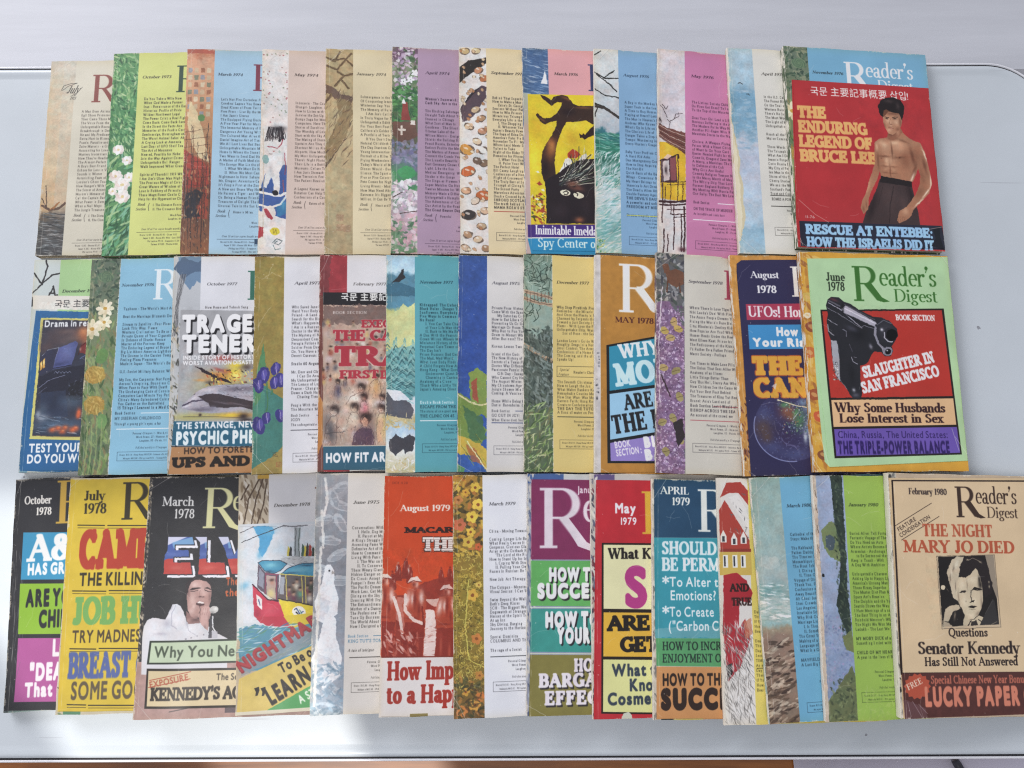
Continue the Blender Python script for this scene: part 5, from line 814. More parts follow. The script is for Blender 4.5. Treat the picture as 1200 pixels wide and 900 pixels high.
def cover_apr74(c):
    c.uv(); c.grad((0, 0, 25, 194), [(0, '6a5066'), (.12, '7d8a6c'), (.25, '3f6b3e'), (.45, '5d5a48'), (.55, '6b6f86'), (.68, '3f8a52'), (.78, 'b5a0ac'), (.9, 'b58f98'), (1, '5b7a58')], .25)
    c.daubs((0, 0, 24, 50), 170, ['c9b3c6', 'b292b4', '3f5c3a', '8aa082', 'e4dce0'], 1.8, 1.2, 0, 90, .8); c.daubs((0, 38, 24, 75), 130, ['3f7a40', '5c9a56', '2f5a38'], 2.4, 1, 10, 60)
    c.poly([(9, 54), (13, 52), (16, 70), (8, 70)], '8a3a34'); c.poly([(10, 49), (12, 54), (8, 54)], 'e8e2dc'); c.poly([(0, 72), (20, 70), (23, 84), (10, 92), (0, 84)], '6a4a3e', warp=1); c.rect_mm(5, 78, 12, 80, 'd4c8b8'); c.rect_mm(7.6, 75, 9.4, 84, 'd4c8b8'); c.rect_mm(16, 70, 20, 74, 'd8ccc0')
    c.daubs((0, 90, 24, 112), 90, ['6f6ea0', '9a98b4', '4d6a70', '857ca0'], 2.6, 1.4, 0, 90, .6); c.ell(13, 119, 8, 6, '3f9a58', 0, .9, 1.2)
    c.daubs((0, 126, 24, 160), 170, ['e6dce0', 'd0c0ca', 'f0eaec', 'a8a0a8', 'c4a4b8'], 2, 1.3, 0, 90, .85); c.line([(1, 142), (9, 137)], .8, '4a3634'); c.line([(6, 157), (22, 154)], .7, '4a3634')
    c.daubs((0, 158, 24, 194), 120, ['d4a4ae', '5f8a62', '8aa886', '3f6a4c', 'e0c4ca'], 2.6, 1.4, 0, 90, .8)
    for (u, v) in ((20, 24), (10, 33), (16, 31)):
        for k in range(5): c.ell(u + 2 * math.cos(k * 1.26), v + 2 * math.sin(k * 1.26), 1.6, 1.1, 'f0ecec', k * 72)
    c.uv(False)
    contents(c, 22.5, 'a98ba4', 'April 1974', 61, '3f4a46', "#Woman's Superwish: The|#Cash Sky: Art in the||The Birching Sabotage|Straight Talk About You|Stunned in Chicago|What Sort of Man Is|Goodness - The Silent|Tibetan Lake of the|Wilson Morris - Designer|Shields the Bullring Rise|Proud Russia, Entering|Extinct Profits the Men|The Matters of Removing|Convert the Comic Year|The Lionelle Beautiful|East Germany Grows Up|Light, Like the Sun|Medical Emergency! What|Stroke in the Gorge|The Singular Flowers|Super Matches On|Twelve Minutes for Win|Memory Made a Different|Unforgettable Humphrey|The Adventures of Collector|Our Artist by the Road|#The Great Beaver Day",
             v0=50, dv=3.85, book='#Powerful'[1:], ink='37283a', du=29)
def cover_sep(c):
    c.uv(); c.rect_mm(-1, -1, 25, 196, 'ddd7d0')
    c.poly([(-1, 20), (8, 13), (24, 9), (24, 15), (8, 27), (-1, 36)], '2c2826'); c.poly([(0, 60), (10, 44), (20, 36), (24, 38), (23, 48), (12, 66), (3, 72)], '54424a', warp=.6); c.poly([(0, 60), (10, 44), (20, 36)], '2f2a30')
    blobs = [(5, 4, 'c8aa72'), (15, 3, 'd8c090'), (17, 22, 'c98860'), (22, 30, 'b86c40'), (14, 60, 'cfae84'), (19, 68, 'b98a60'), (8, 76, 'd4b28c'), (20, 80, 'c08a68'), (15, 90, 'd4bc98'), (6, 98, 'd8943c'), (20, 98, 'e8e0d4'), (7, 118, 'd4622c'), (21, 110, '8a6a50'), (15, 108, '6f5848'), (5, 136, 'd8a47c'), (20, 140, 'c8602e'), (13, 145, 'd8c4ac'), (21, 154, 'cfa884'), (7, 158, '35302e'), (18, 168, 'c4a078'), (6, 176, 'b48a64'), (15, 180, 'd4b894'), (22, 188, 'a87c58'), (4, 188, 'c8a888')]
    for (u, v, cc) in blobs:
        r = 6.8 if cc in ('d8943c', 'd4622c', 'c8602e', '35302e') else 4.6; c.ell(u, v, r, r * .72, '5f4c3e', c.rnd.uniform(-40, 40), .9, .3); c.ell(u - .3, v - .3, r - .6, r * .72 - .6, cc, c.rnd.uniform(-40, 40), 1, .3); c.ell(u - 1, v - 1.5, r * .3, r * .16, 'f2e6d6', 20, .7)
    for _ in range(90):
        u, v = c.rnd.uniform(0, 24), c.rnd.uniform(0, 193)
        if c.rnd.random() < .6: c.ell(u, v, 2.0, 1.5, '7a5c44', c.rnd.uniform(0, 90), .7, .2); c.ell(u, v, 1.6, 1.1, c.rnd.choice(['d9bc94', 'c99a70', 'e4cfae', 'b87c50']), c.rnd.uniform(0, 90), .95, .2)
    c.uv(False)
    contents(c, 24, 'dfcb9d', 'September 1975', 64, '6a3030', "Behind That Superhuman|How to Make a Man Like|> Zaire's St. George|Sessions Without Panic|How to Win Friends|Miraculous Triumph|Everyday Life in the|> I. The Shopping|> II. Wherever You|Agnes's Beauty Power|The Saga of Edna|America's Fatal Fix|November To Fill My|Where Land Meets Sea|Tallest to Take|Night of the Rider|Remedies for Fitness|> I. What You Don't|> II. Pulse Your Wit|The Perfect Hotel|Bill Casey: Laughing|Confessions of a Homer|Plight of Crossword|The Truly Best of Song|Triumph of Giving Up|The Sunset Party|Marvelous Adventures|Double Crossed by|#SHROUD SCOTLAND|#The truth behind it|#MAMA ROSA'S STEW",
             v0=49, dv=3.42, style='new', rule='b0483a', tu=29, du=28)
def cover_mar76(c):
    c.uv(); c.grad((0, 0, 25, 195), [(0, '3f5f8c'), (.5, '466a94'), (1, '7a98b0')], .2); c.daubs((0, 0, 23, 55), 150, ['2f4f80', '7d9cc0', '5578a4', 'a8bcd0'], 3.4, .4, 12, 12, .7); c.poly([(20, 21), (22, 34), (16, 34)], 'eef2f6')
    c.uv(False); contents(c, 23, 'dd9a9c', 'March 1976', 58, '2c3560', 'A', v0=300, du=28); c.uv()
    c.grad((0, 44, 7, 196), [(0, 'a8b4a0'), (.3, 'c0a8a4'), (1, 'c0a6a6')], .2)
    c.uv(False); c.view(535, 50, 3.6)     # yellow promotional band
    c.poly([(300, 218), (960, 230), (960, 900), (318, 880)], 'e3c81e')
    fig_animal(c); c.view(535, 50, 3.6)
    c.poly([(300, 768), (960, 768), (960, 822), (302, 824)], '3d2478'); c.poly([(300, 826), (960, 824), (960, 905), (318, 900)], '1e86be'); c.line([(300, 824), (622, 822)], 4, 'e8e4da')
    c.text(332, 809, 'Inimitable Imelda~First', 38, 'f4f2ee', 'serifb', w=330, xs=.7); c.text(342, 862, 'Spy Center of the East', 37, 'd8f0e6', 'serif', w=400, bold=1)
def cover_aug76(c):
    c.uv(); c.grad((0, 0, 25, 192), [(0, 'cdd0cc'), (.3, 'c2c8ca'), (.41, 'a9b4bc'), (.43, '2f6f7c'), (.5, '2c7a62'), (.56, '2a6a58'), (.6, '9fb8b4'), (.72, 'c8d4d4'), (.8, 'b0c8c8'), (.88, '6fa8a4'), (1, '9cc0b4')], .10)
    for P in ([(-1, 22), (10, 28), (22, 27)], [(2, 24), (14, 34), (20, 40)], [(-1, 38), (8, 44), (22, 46)], [(-1, 52), (8, 55), (16, 60), (24, 66)], [(0, 6), (6, 2)], [(8, 28), (18, 20)], [(2, 56), (-1, 70)]): c.line(P, 1.1, '2c2c2a', warp=.6)
    c.line([(-1, 54), (10, 57), (24, 66)], 2.6, '3a3430', warp=.7)
    c.daubs((0, 80, 24, 104), 130, ['1f5a50', '3f9a84', '8cc4b4', '2a7a64'], 3.4, .45, 8, 14, .7); c.daubs((0, 98, 24, 130), 220, ['e8eeec', '3a8a74', 'a8c8c0', '255f50'], 2.8, .4, -55, 30, .75); c.daubs((0, 120, 24, 192), 260, ['e2e8e6', 'a0bcbc', 'c0d0d0', '4f9a94', '7ab4aa', 'd8cfc0'], 3.4, .5, -25, 25, .6)
    c.daubs((0, 178, 8, 192), 30, ['3f8a50', 'b0c060', 'e0d8a0'], 1, .6); c.uv(False)
    contents(c, 22, '7ba7cc', 'August 1976', 57, 'e2d86a', "A Boy in the Monkey House|Super Took in the Sea|A Time to Buy Homes|Playing at Heart?|The Man in Heaven's|Andreas Who Knows|What's Up in Life on a|The Glorious Life of|Danger Takes a Step Closer|Tempo! Wandering Jones|Every Hunter's Usage||Baby Your Problem Child|A Hard Kid Asks|Dan Montgomery Goes|How to Stop Arguing|The Not-Bit|Quick Basis of the|Wings - Occasional|My Heart Belongs to|'America Is Art|The Deadly Alien Attack|Double Fantasy Again|#THE DEVIL'S DAUGHTER|#A powerful and unforgettable|#FREEDOM AT MIDNIGHT||Drama, tragedy and triumph",
             v0=51, dv=3.9, style='new', ink='243a52', rule='c4cc5a', rulev=155, tu=27, du=26)
def cover_may76(c):
    c.uv(); c.grad((0, 0, 25, 193), [(0, 'cfc6c8'), (.3, 'c6bfc6'), (.45, 'd0c8c8'), (1, 'd4ccc8')], .2, 10); c.mott((0, 0, 25, 60), .06, 5)
    c.uv(False); strip_house(c)
    contents(c, 24.5, 'c4739f', 'May 1976', 62, 'f0e0ea', "The Listless Society|Do Fires Get Even?|To the Top of the Mountain||Does Your Girl Lead a Life|Nervous Suffering in the Arts|The Modern Polite Way Home|Another Pill-Eager Wins|Mountain Storm in the Night||Cholera: A Weapon Flying High|Felons With a Heart|of Want In On Your Card|Exeter Needed Fight for the|Come In, Dragons!|A Merry, a Musician: The One|In Defence of the Cub|Why Girls Are Useful|Comedy Religion|In the Merry Month of May|The Whirly-Ship That Lost|Forever England|My Meeting With Russia|Our Sally: The Best We Love||",
             v0=50, dv=3.95, style='new', rule='f0dce8', ink='3c2038', rulev=158, tu=30.5, du=30, vend=143)
    c.uv(); c.text(31, 143.5, 'Book Section', 2.3, '3c2038', 'type', xs=.85, bold=3); c.rect_mm(53, 142, 120, 142.7, 'f0dce8'); c.text(31, 149.5, 'ON THE TRACK OF MURDER', 2.4, '3c2038', 'type', xs=.8, bold=3); c.text(31, 154, 'An incredible and ironic hunt', 2.1, '3c2038', 'type', xs=.8, bold=2); c.uv(False)
def cover_apr76(c):
    c.uv(); c.grad((0, 0, 26, 193), [(0, 'a8c2ce'), (.18, '9ab8c8'), (.24, '6c9cb8'), (.42, '7fa8c0'), (.46, 'b4bcc8'), (.56, 'a8b4c8'), (.62, 'b8c2d2'), (.85, 'a4bccc'), (.88, '86aec4'), (1, '9cbac8')], .12, 9); c.daubs((0, 40, 22, 100), 60, ['c8d4dc', '78a8c4', '5f94b4'], 4, 1.2, 0, 20, .25)
    c.line([(8, 34), (10, 33), (12, 34.5)], .7, '333333'); c.line([(15, 44), (17, 43.5), (18, 45)], .7, '333333')
    c.uv(False)
    contents(c, 23, 'd2cfc4', 'April 1976', 60, '3a6a7a', "In the U.S. Can We|The Forest Rising|On the Trail of a|Western Ruin: The|There's No Such|The Most Woe of|The Light of Men|Unforgettable Man||Reach all the Way|Malice Coming of||Three Wards Walk|The Triumph of It|What Am I Doing|Jeannie Forget Me|Costs Russia Dear|My City of Peace|Ian Man in the Bay|Storm of the Sea|Cherry Stories|We and the War|Scotland's Famous|Trust and Couples",
             v0=47, dv=3.95, style='new', rule='33302c', ink='3a3632', rulev=148, tu=31, du=30)
    c.uv(); c.text(32, 143, '#BOMBS A POWER'[1:], 2.4, '33302c', 'type', xs=.8, bold=3); c.rect_mm(31, 138.2, 130, 138.8, '33302c')
    # paper torn off along the spine
    P = [(0, 70), (3, 90), (5.5, 105), (4, 118), (7, 130), (6, 146), (7.5, 158), (4, 172), (1.5, 180), (0, 182)]; c.poly(P, 'cbbf9a', warp=.9); c.poly([(u * .6, v) for u, v in P], 'ddd4b8', warp=.7); c.uv(False)
def cjk(c, x, y, t, cap, colr, **k): c.text(x, y, t, cap, colr, 'sans', bold=k.pop('bold', 1), **k)
def cover_nov76(c):
    daisies(c, 22)
    c.uv(); c.rect_mm(22, -1, 140, 60, '6ba6c6'); c.uv(False); c.view(900, 0, 2.903)
    c.text(150, 250, 'November 1976', 9.5, '24343c', 'serif', it=14, w=108, bold=2)
    c.masthead(260, 304, 99, 'e8edee')
    c.poly([(80, 272), (550, 300), (640, 900), (100, 900)], 'b3262a')
    c.poly([(105, 752), (592, 768), (608, 850), (110, 838)], '1c2030')
    cjk(c, 143, 322, '국문 主要記事概要 삽입!', 24, 'e8dcd4', w=345, bold=1)
    for k, (t, w) in enumerate((('THE', 98), ('ENDURING', 236), ('LEGEND OF', 250), ('BRUCE LEE', 262))):
        c.text(101 + 3 * k, 400 + 49.5 * k, t, 41, 'e5a85c', 'black', w=w, bold=3)
    c.text(124, 742, '11-76', 9, 'd8c8c0', 'sans', w=34)
    for k, t in enumerate(('RESCUE AT ENTEBBE:', 'HOW THE ISRAELIS DID IT')): c.text(128 + 4 * k, 796 + 43 * k, t, 33, '8fc0ea', 'black', w=434, bold=2)
    fig_fighter(c); c.view(900, 0, 2.903)
    c.poly([(560, 780), (584, 768), (586, 806), (600, 850), (556, 836), (570, 810)], '10141c')
    for P in ([(104, 680), (160, 730), (205, 756)], [(108, 810), (118, 838)], [(546, 780), (600, 770)]): c.line(P, 1.6, 'd8b0a4', .7)
    c.uv(); c.mott((8, 40, 136, 187), .05, 12); c.uv(False)
def daisies(c, sw):
    c.uv(); c.grad((0, 0, sw, 192), [(0, '5c6c5c'), (.3, '6c7b58'), (.6, '7c8c5c'), (1, '56684c')], .3)
    c.daubs((0, 0, sw, 50), 170, ['2f4438', '6a7a60', '4a6a50', '8a9070', '37503c'], 2, .8, 0, 90, .8); c.daubs((0, 50, sw, 192), 260, ['3a5a34', '6a8a48', '8aa060', '5a7a50', '8a7a50'], 4, .9, 80, 35, .8)
    for (u, v, r) in ((14, 44, 8), (4, 62, 9), (14, 56, 7)):
        for k in range(8): c.ell(u + r * .5 * math.cos(k * .785), v + r * .5 * math.sin(k * .785), r * .5, r * .24, ('e8ddb8', 'f0e8cc', 'd8caa0')[k % 3], k * 45, .95, .3)
        c.ell(u, v, r * .24, r * .2, 'c89a3c')
    for (u, v) in ((9, 102), (10, 128)): c.ell(u, v, 9, 8, 'b08c38', 0, .95, .8); c.daubs((u - 8, v - 7, u + 8, v + 7), 50, ['c8a44c', '9a7a30', 'd4b45c'], 2.4, .5, 60, 60, .7)
    c.ell(14, 86, 5, 7, '5a8a44', 20, .9, .8); c.ell(17, 142, 5, 6, '6a9a54', 0, .9, .8)
    for u in (5, 9, 13, 17): c.line([(u, 140), (u + 1, 165), (u - 1, 192)], 1.2, '8aa060', .8, .6)
    for k in range(9): c.ell(13, 16, 7 - k * .7, 5 - k * .5, ('6f8a62', '44604a')[k % 2], k * 20, .7, .2)
    c.uv(False)
COVERS = {'jul71': (0, 0), 'oct73': (0, 1), 'mar74': (0, 2), 'may74': (0, 3), 'jan74': (0, 4), 'apr74': (0, 5), 'sep': (0, 6), 'mar76': (0, 7), 'aug76': (0, 8), 'may76': (0, 9), 'apr76': (0, 10), 'nov76': (0, 11)}
def train_scene(c):
    c.view(20, 300, 3.4615)
    c.poly([(78, 222), (740, 236), (740, 900), (0, 870)], '1f5f9c'); c.poly([(98, 250), (640, 260), (640, 756), (52, 742)], 'd8cf6a'); c.poly([(108, 258), (630, 268), (630, 741), (64, 728)], '2a2e40')
    fig_train(c); c.view(20, 300, 3.4615)
    c.text(112, 288, 'Drama in real life', 26, 'eef2f2', 'sans', w=250, bold=5)
    c.text(50, 796, 'TEST YOURSELF:', 33, 'f0f4f4', 'sans', w=304, bold=6); c.text(40, 840, 'DO YOU WORRY', 33, 'f0f4f4', 'sans', w=304, bold=6)
def cover_dec76(c):
    c.uv(); c.rect_mm(-1, -1, 24, 195, 'c4cfcc'); 
    for P in ([(0, 30), (8, 22), (12, 6), (10, 0)], [(8, 22), (16, 14), (24, 12)], [(2, 36), (12, 38), (22, 32)], [(12, 38), (18, 26)], [(0, 12), (8, 22)], [(15, 30), (20, 31)], [(16, 34), (20, 33), (18, 24)]): c.line(P, 1.3, '2a2a2c', warp=.6)
    c.poly([(0, 33), (6, 36), (10, 41), (0, 42)], '26282c'); c.poly([(12, 38), (22, 33), (22, 36), (16, 40)], '26282c')
    c.rect_mm(23, -1, 140, 200, 'a4cf8a'); c.text(26, 30, 'December 1976', 2.6, '2c3a2c', 'serif', it=14, bold=2, w=31); c.masthead(60, 39, 26, '3a5a80'); c.rect_mm(0, 180, 7, 188, '5a9ac0', .8); c.uv(False)
    c.view(20, 300, 3.4615); c.poly([(66, 160), (740, 168), (740, 226), (64, 216)], 'e2ddd0'); cjk(c, 152, 207, '국문 主要記事概要', 24, '2a2a2e', w=285, bold=0)
    train_scene(c)
def cover_nov76b(c):
    daisies(c, 25)
    contents(c, 25.5, '82bcd8', 'November 1976', 54, 'e2edf0', "Typhoon - The World's Most Angry||Beat the Marriage Blizzards Down||Stream to Satellite - Four Fires|Look This Way, Please|Western Civilization: To Be or Not|Private Queen of Your Cigarettes|In Defense of Sharks|Master of the Fortress|The Enduring Legend of Bruce Lee|Big Lie About America|The Unseen in the Garden|Feeling Pizza Pleasures|Made in Japan - The World's Best||U.S.-Soviet Military Balance: Who||My Son, the Carpenter|Aerosol's Inspiring, Boundless Clue|When Face to Face With Death|The Unchanging Code of Conning|Computers Last Minute|China's Many-Splendored Cuisine|You Gather on the Battlefield|#15 Things I Learned in a Mud Camp",
             v0=46, dv=3.9, style='new', ink='22384a', rule='e4eef2', Rtop=10, Rbase=37, tu=30, du=27, rulev=148.5, vend=132)
    c.uv(); c.text(28, 136.5, 'Book Section', 2.3, '22384a', 'type', xs=1, bold=3.5); c.rect_mm(50, 135.2, 126, 135.8, 'e4eef2'); c.text(28, 141, 'MY SIBERIAN CHILDHOOD', 2.4, '22384a', 'type', xs=.95, bold=2.6); c.text(28, 145.6, "Through a young girl's eyes, a far", 2.2, '22384a', 'type', xs=.95, bold=2); c.uv(False)
def cover_oct77(c):
    c.uv(); c.rect_mm(-1, -1, 30, 195, 'b8bcc0'); c.poly([(4, 0), (28, 0), (30, 30), (20, 22), (14, 30), (4, 14)], '6484a4', warp=.9); c.poly([(0, 10), (8, 0), (20, 6), (28, 0), (32, 12), (18, 14), (8, 20)], '48607e', warp=1.2)
    for k in range(8): c.line([(6 + k * .7, 16), (3 + k * .3, 44), (1 + k * .6, 70)], .5, ('3a3c42', '8a8c90', '5a5c62')[k % 3], .8, .6)
    c.daubs((0, 60, 8, 187), 130, ['8a8c84', '3c3e3c', 'b8b4a8', '5c6a54', 'a89880'], 2.4, .6, 70, 40); c.rect_mm(23, -1, 140, 50, 'd8d9de'); c.text(28, 26, 'October 1977', 2.5, '4a4a50', 'serif', it=14, bold=1.5, w=25); c.masthead(61, 39, 26, '2c6a58')
    for k, t in enumerate(('How Rome and Tobruk Sang',)): c.text(27, 46.5, t, 2.2, '3a3638', 'type', xs=1, bold=2)
    c.uv(False); c.view(190, 290, 3.214); c.poly([(72, 236), (620, 242), (620, 660), (58, 655)], 'a4a5a8'); c.mott((0, 45, 136, 140), .06, 5)
    fig_plane(c); c.view(190, 290, 3.214)
    for k, t in enumerate(('TRAGEDY ON', 'TENERIFE')): c.text(80, 318 + 76 * k, t, 60, 'f2f2f2', 'sans', w=(500, 382)[k], bold=10, shadow=('17171c', 7, 8)); c.text(80, 318 + 76 * k, t, 60, 'f2f2f2', 'sans', w=(500, 382)[k], bold=8)
    c.text(80, 424, "INSIDE STORY OF HISTORY'S", 15, 'eeeeee', 'sans', w=272, bold=5); c.text(80, 444, 'WORST AVIATION DISASTER', 15, 'eeeeee', 'sans', w=268, bold=5)
    c.poly([(46, 655), (620, 660), (620, 752), (38, 746)], '1d5a78'); c.poly([(38, 752), (620, 756), (620, 860), (24, 854)], 'b98250'); c.line([(38, 750), (620, 754)], 3, '2a2220')
    c.text(56, 684, 'THE STRANGE, NEW SCIENCE', 23, 'eef2f4', 'sans', w=415, bold=6); c.text(54, 742, 'PSYCHIC PHENOMENA', 44, 'e4f4f6', 'sans', w=470, bold=9)
    c.text(84, 778, 'HOW TO FORETELL YOUR', 22, '33231c', 'sans', w=370, bold=5); c.text(40, 830, 'UPS AND DOWNS', 36, '1d1612', 'black', w=520, bold=3)
def cover_apr77(c):
    c.uv(); c.grad((0, 0, 28, 190), [(0, '937f38'), (1, '9a8440')], .2); c.mott((0, 0, 28, 190), .10, 3); c.poly([(-1, 105), (8, 112), (16, 118), (30, 128), (30, 158), (16, 172), (0, 182)], '3c7c70', warp=.8); c.poly([(0, 110), (10, 120), (8, 150), (-1, 160)], '4a9478', .7, 1)
    c.poly([(8, 76), (10, 96), (6, 124), (1, 130), (3, 100)], '4f8a58', warp=.3); c.line([(10, 96), (12, 130), (6, 150)], 1.2, '3f7a50'); c.line([(18, 96), (15, 120)], 1.2, '3f7a50')
    for (u, v, s) in ((8, 104, 1.2), (4, 112, 1), (18, 98, .9), (22, 108, 1), (17, 110, .9), (5, 146, 1.2), (11, 140, .8), (22, 138, .9)):
        c.ell(u, v, 4.2 * s, 6.4 * s, '34307c', c.rnd.uniform(-20, 20), 1, .6); c.ell(u + 1, v - 1, 2 * s, 4 * s, '5a50a8', 10, .8, .4); c.line([(u, v - 4), (u + 1, v + 4)], .5, 'a89ac8')
    for P in ([(3, 62), (9, 50), (14, 44)], [(6, 20), (14, 14), (22, 18)], [(2, 84), (8, 70)], [(10, 20), (15, 6)]): c.line(P, .4, 'c8b888', .7, .6)
    c.text(16, 172, '花', 3.2, '4a3a28', 'sans', op=.8); c.text(19, 181, '印', 3.6, '9a4030', 'sans', op=.8); c.uv(False)
    contents(c, 24.5, 'd8d8dc', 'April 1977', 70, '5a4a7a', "Who Saved Jane Kray?|Hand Your Body's|Poland - A Land|Search for the Blues|What's Happening|I Am in a Runner|Doctor in the War|The Mystery of Noah|Despondent Comet|Perugia|Soldier From Down|On, You Have a Fever|Desert Caravan: It's||#Studio 60 Argument||Mr. Deer and Oh|> I Can Do Anarchy|My Unforgettable|The Lemon of Love|France - Changing|Down a Dark Hall|> Chasing Time - Off||People With the Rich|The Mountain Men", v0=46, dv=3.72, style='new', rule='55555e', ink='3c3a40', rulev=150.5, tu=31, du=33, vend=134.5)
    c.uv(); c.text(31, 139.5, 'Book Section', 2.1, '3c3a40', 'type', xs=1, bold=2); c.rect_mm(52, 138.4, 126, 138.9, '55555e'); c.text(31, 143.2, 'JODY', 2.3, '3c3a40', 'type', xs=1, bold=2.5); c.text(31, 147.4, 'The unforgettable boy who lost', 2.1, '3c3a40', 'type', xs=1, bold=2); c.uv(False)
def cover_feb77(c):
    c.uv(); c.rect_mm(-1, -1, 26, 195, '9c2c34'); c.poly([(-1, 0), (9, 0), (8, 30), (-1, 60)], '7a3034', 1, 2); c.mott((0, 0, 26, 190), .15, 5); c.rect_mm(23, -1, 140, 50, 'd8d5d6'); c.text(28, 27, 'February 1977', 2.5, '55504e', 'serif', it=14, bold=1.4, w=28)
    c.masthead(62, 39, 26, '8a3040'); c.rect_mm(-1, 36, 5, 190, '6e3a34'); c.poly([(0, 120), (4, 128), (5, 160), (0, 172)], 'c07a3a', warp=.6); c.uv(False); c.view(290, 295, 3.396)
    c.poly([(300, 162), (800, 168), (800, 214), (302, 212)], '1c1a1e'); cjk(c, 372, 193, '국문 主要記事概要', 24, 'e4e2dc', w=290, bold=3)
    c.poly([(302, 212), (800, 216), (800, 790), (300, 780)], 'b89c88'); c.poly([(302, 214), (800, 216), (800, 290), (302, 288)], '6e5650', .85, 3)
    fig_crowd(c); c.view(290, 295, 3.396)
    c.text(340, 248, 'BOOK SECTION', 10.5, 'dcd0c8', 'serif', w=132, bold=2)
    for (t, x, y, h, w) in (('EXECUTION', 455, 302, 30, 250), ('THE CANYON', 340, 355, 42, 420), ('TRAIL', 345, 455, 76, 400), ('FIRST', 368, 505, 32, 150)): c.text(x, y, t, h, 'b02a38', 'western', w=w, bold=2, outline=('e0c8b8', 2))
    c.text(530, 505, 'IN HISTORY', 32, 'b02a38', 'western', w=230, bold=2)
    c.poly([(302, 774), (800, 768), (800, 868), (302, 868)], '285a74'); c.line([(302, 774), (800, 768)], 3, 'c8bca8'); c.text(312, 838, 'HOW FIT ARE YOU, REALLY?', 34, 'f0f2f0', 'sans', w=520, bold=8)
def cover_nov77(c):
    c.uv(); c.grad((0, 0, 24, 188), [(0, '9cc4dc'), (.08, 'b8d4e0'), (.10, '4c7e94'), (.24, '4f8aa4'), (.26, 'c4c87a'), (.40, 'c8cc94'), (.44, '78b0a8'), (.66, '4a8a90'), (.67, 'd4dade'), (.72, 'c8ced4'), (.76, 'c2b078'), (.80, 'a8c8e0'), (.88, 'dfe4e6'), (1, 'c4bc8a')], .05, 5)
    c.poly([(4, 24), (9, 20), (13, 13), (15, 12), (14, 17), (16, 20), (10, 24)], '2a2c30', warp=.3); c.poly([(-1, 26), (8, 23), (16, 26), (24, 28), (24, 36), (-1, 36)], '35647c', warp=1); c.poly([(-1, 54), (10, 48), (14, 42), (18, 46), (24, 42), (24, 78), (-1, 84)], 'ccd08a', warp=1.2)
    for k in range(12):
        u = 1 + (k * 5.3) % 23; v = 68 + (k * 7) % 22; h = 40
        for q in range(12): w = .8 + q * .42; c.line([(u - w, v + q * h / 12 + 3), (u, v + q * h / 12), (u + w, v + q * h / 12 + 3)], .9, ('2f5c64', '5a9ea0', '88bcb8')[(q + k) % 3], .8)
    c.poly([(0, 118), (14, 122), (24, 134), (20, 142), (-1, 138)], '50525c', warp=1); c.poly([(-1, 116), (12, 118), (20, 126), (6, 126)], 'd8dce2'); c.poly([(2, 160), (8, 154), (14, 158), (20, 154), (24, 158), (22, 168), (16, 170), (14, 166), (8, 172), (3, 168)], '3c3c44', warp=.8); c.daubs((0, 138, 24, 150), 40, ['c8a860', 'd8c490'], 2, .4); c.daubs((0, 174, 24, 188), 40, ['c8b070', 'e4e4e0'], 2, .4); c.uv(False)
    contents(c, 24, '4fa0ac', 'November 1977', 60, 'e0f0f0', "#Kidnapped! The Oxford Kill|#Black Holes - Danger|#Sunflowers, Everybody|#Five Ways to Communicate|#No Racer|> I. You Can Take Charge|> of Your Life|> II. Back to Me Ma|A Day With the Peanuts|Ocean Wilson|Miniature History of the|Perpetual Care Tower of|The Day Isn't|Prison Rumors: Bad Ones|The Mad, Mad World|What Your Body Finds|A Child Forgets|Hong Kong - What Does|> Undercover Quest|> Charming in Canton|Anatomy of a Clone|Thank Who a Little Thing|Japan's Amazing Diver||", v0=45, dv=3.82, style='new', rule='e0eef0', ink='173f4c', rulev=143, tu=28, du=28, dstyle=1, vend=124.5)
    c.uv(); c.text(28, 129, 'Double Book Section', 2.3, 'e0eef0', 'type', xs=1, bold=4); c.text(28, 132.8, 'ESCAPE FROM THE SEA', 2.4, '173f4c', 'type', xs=1, bold=3); c.text(28, 136.4, 'The story of one good man', 2.1, '173f4c', 'type', xs=1, bold=2); c.text(28, 140.6, 'THE CLINIC ON 45', 2.4, '173f4c', 'type', xs=1, bold=3); c.uv(False)
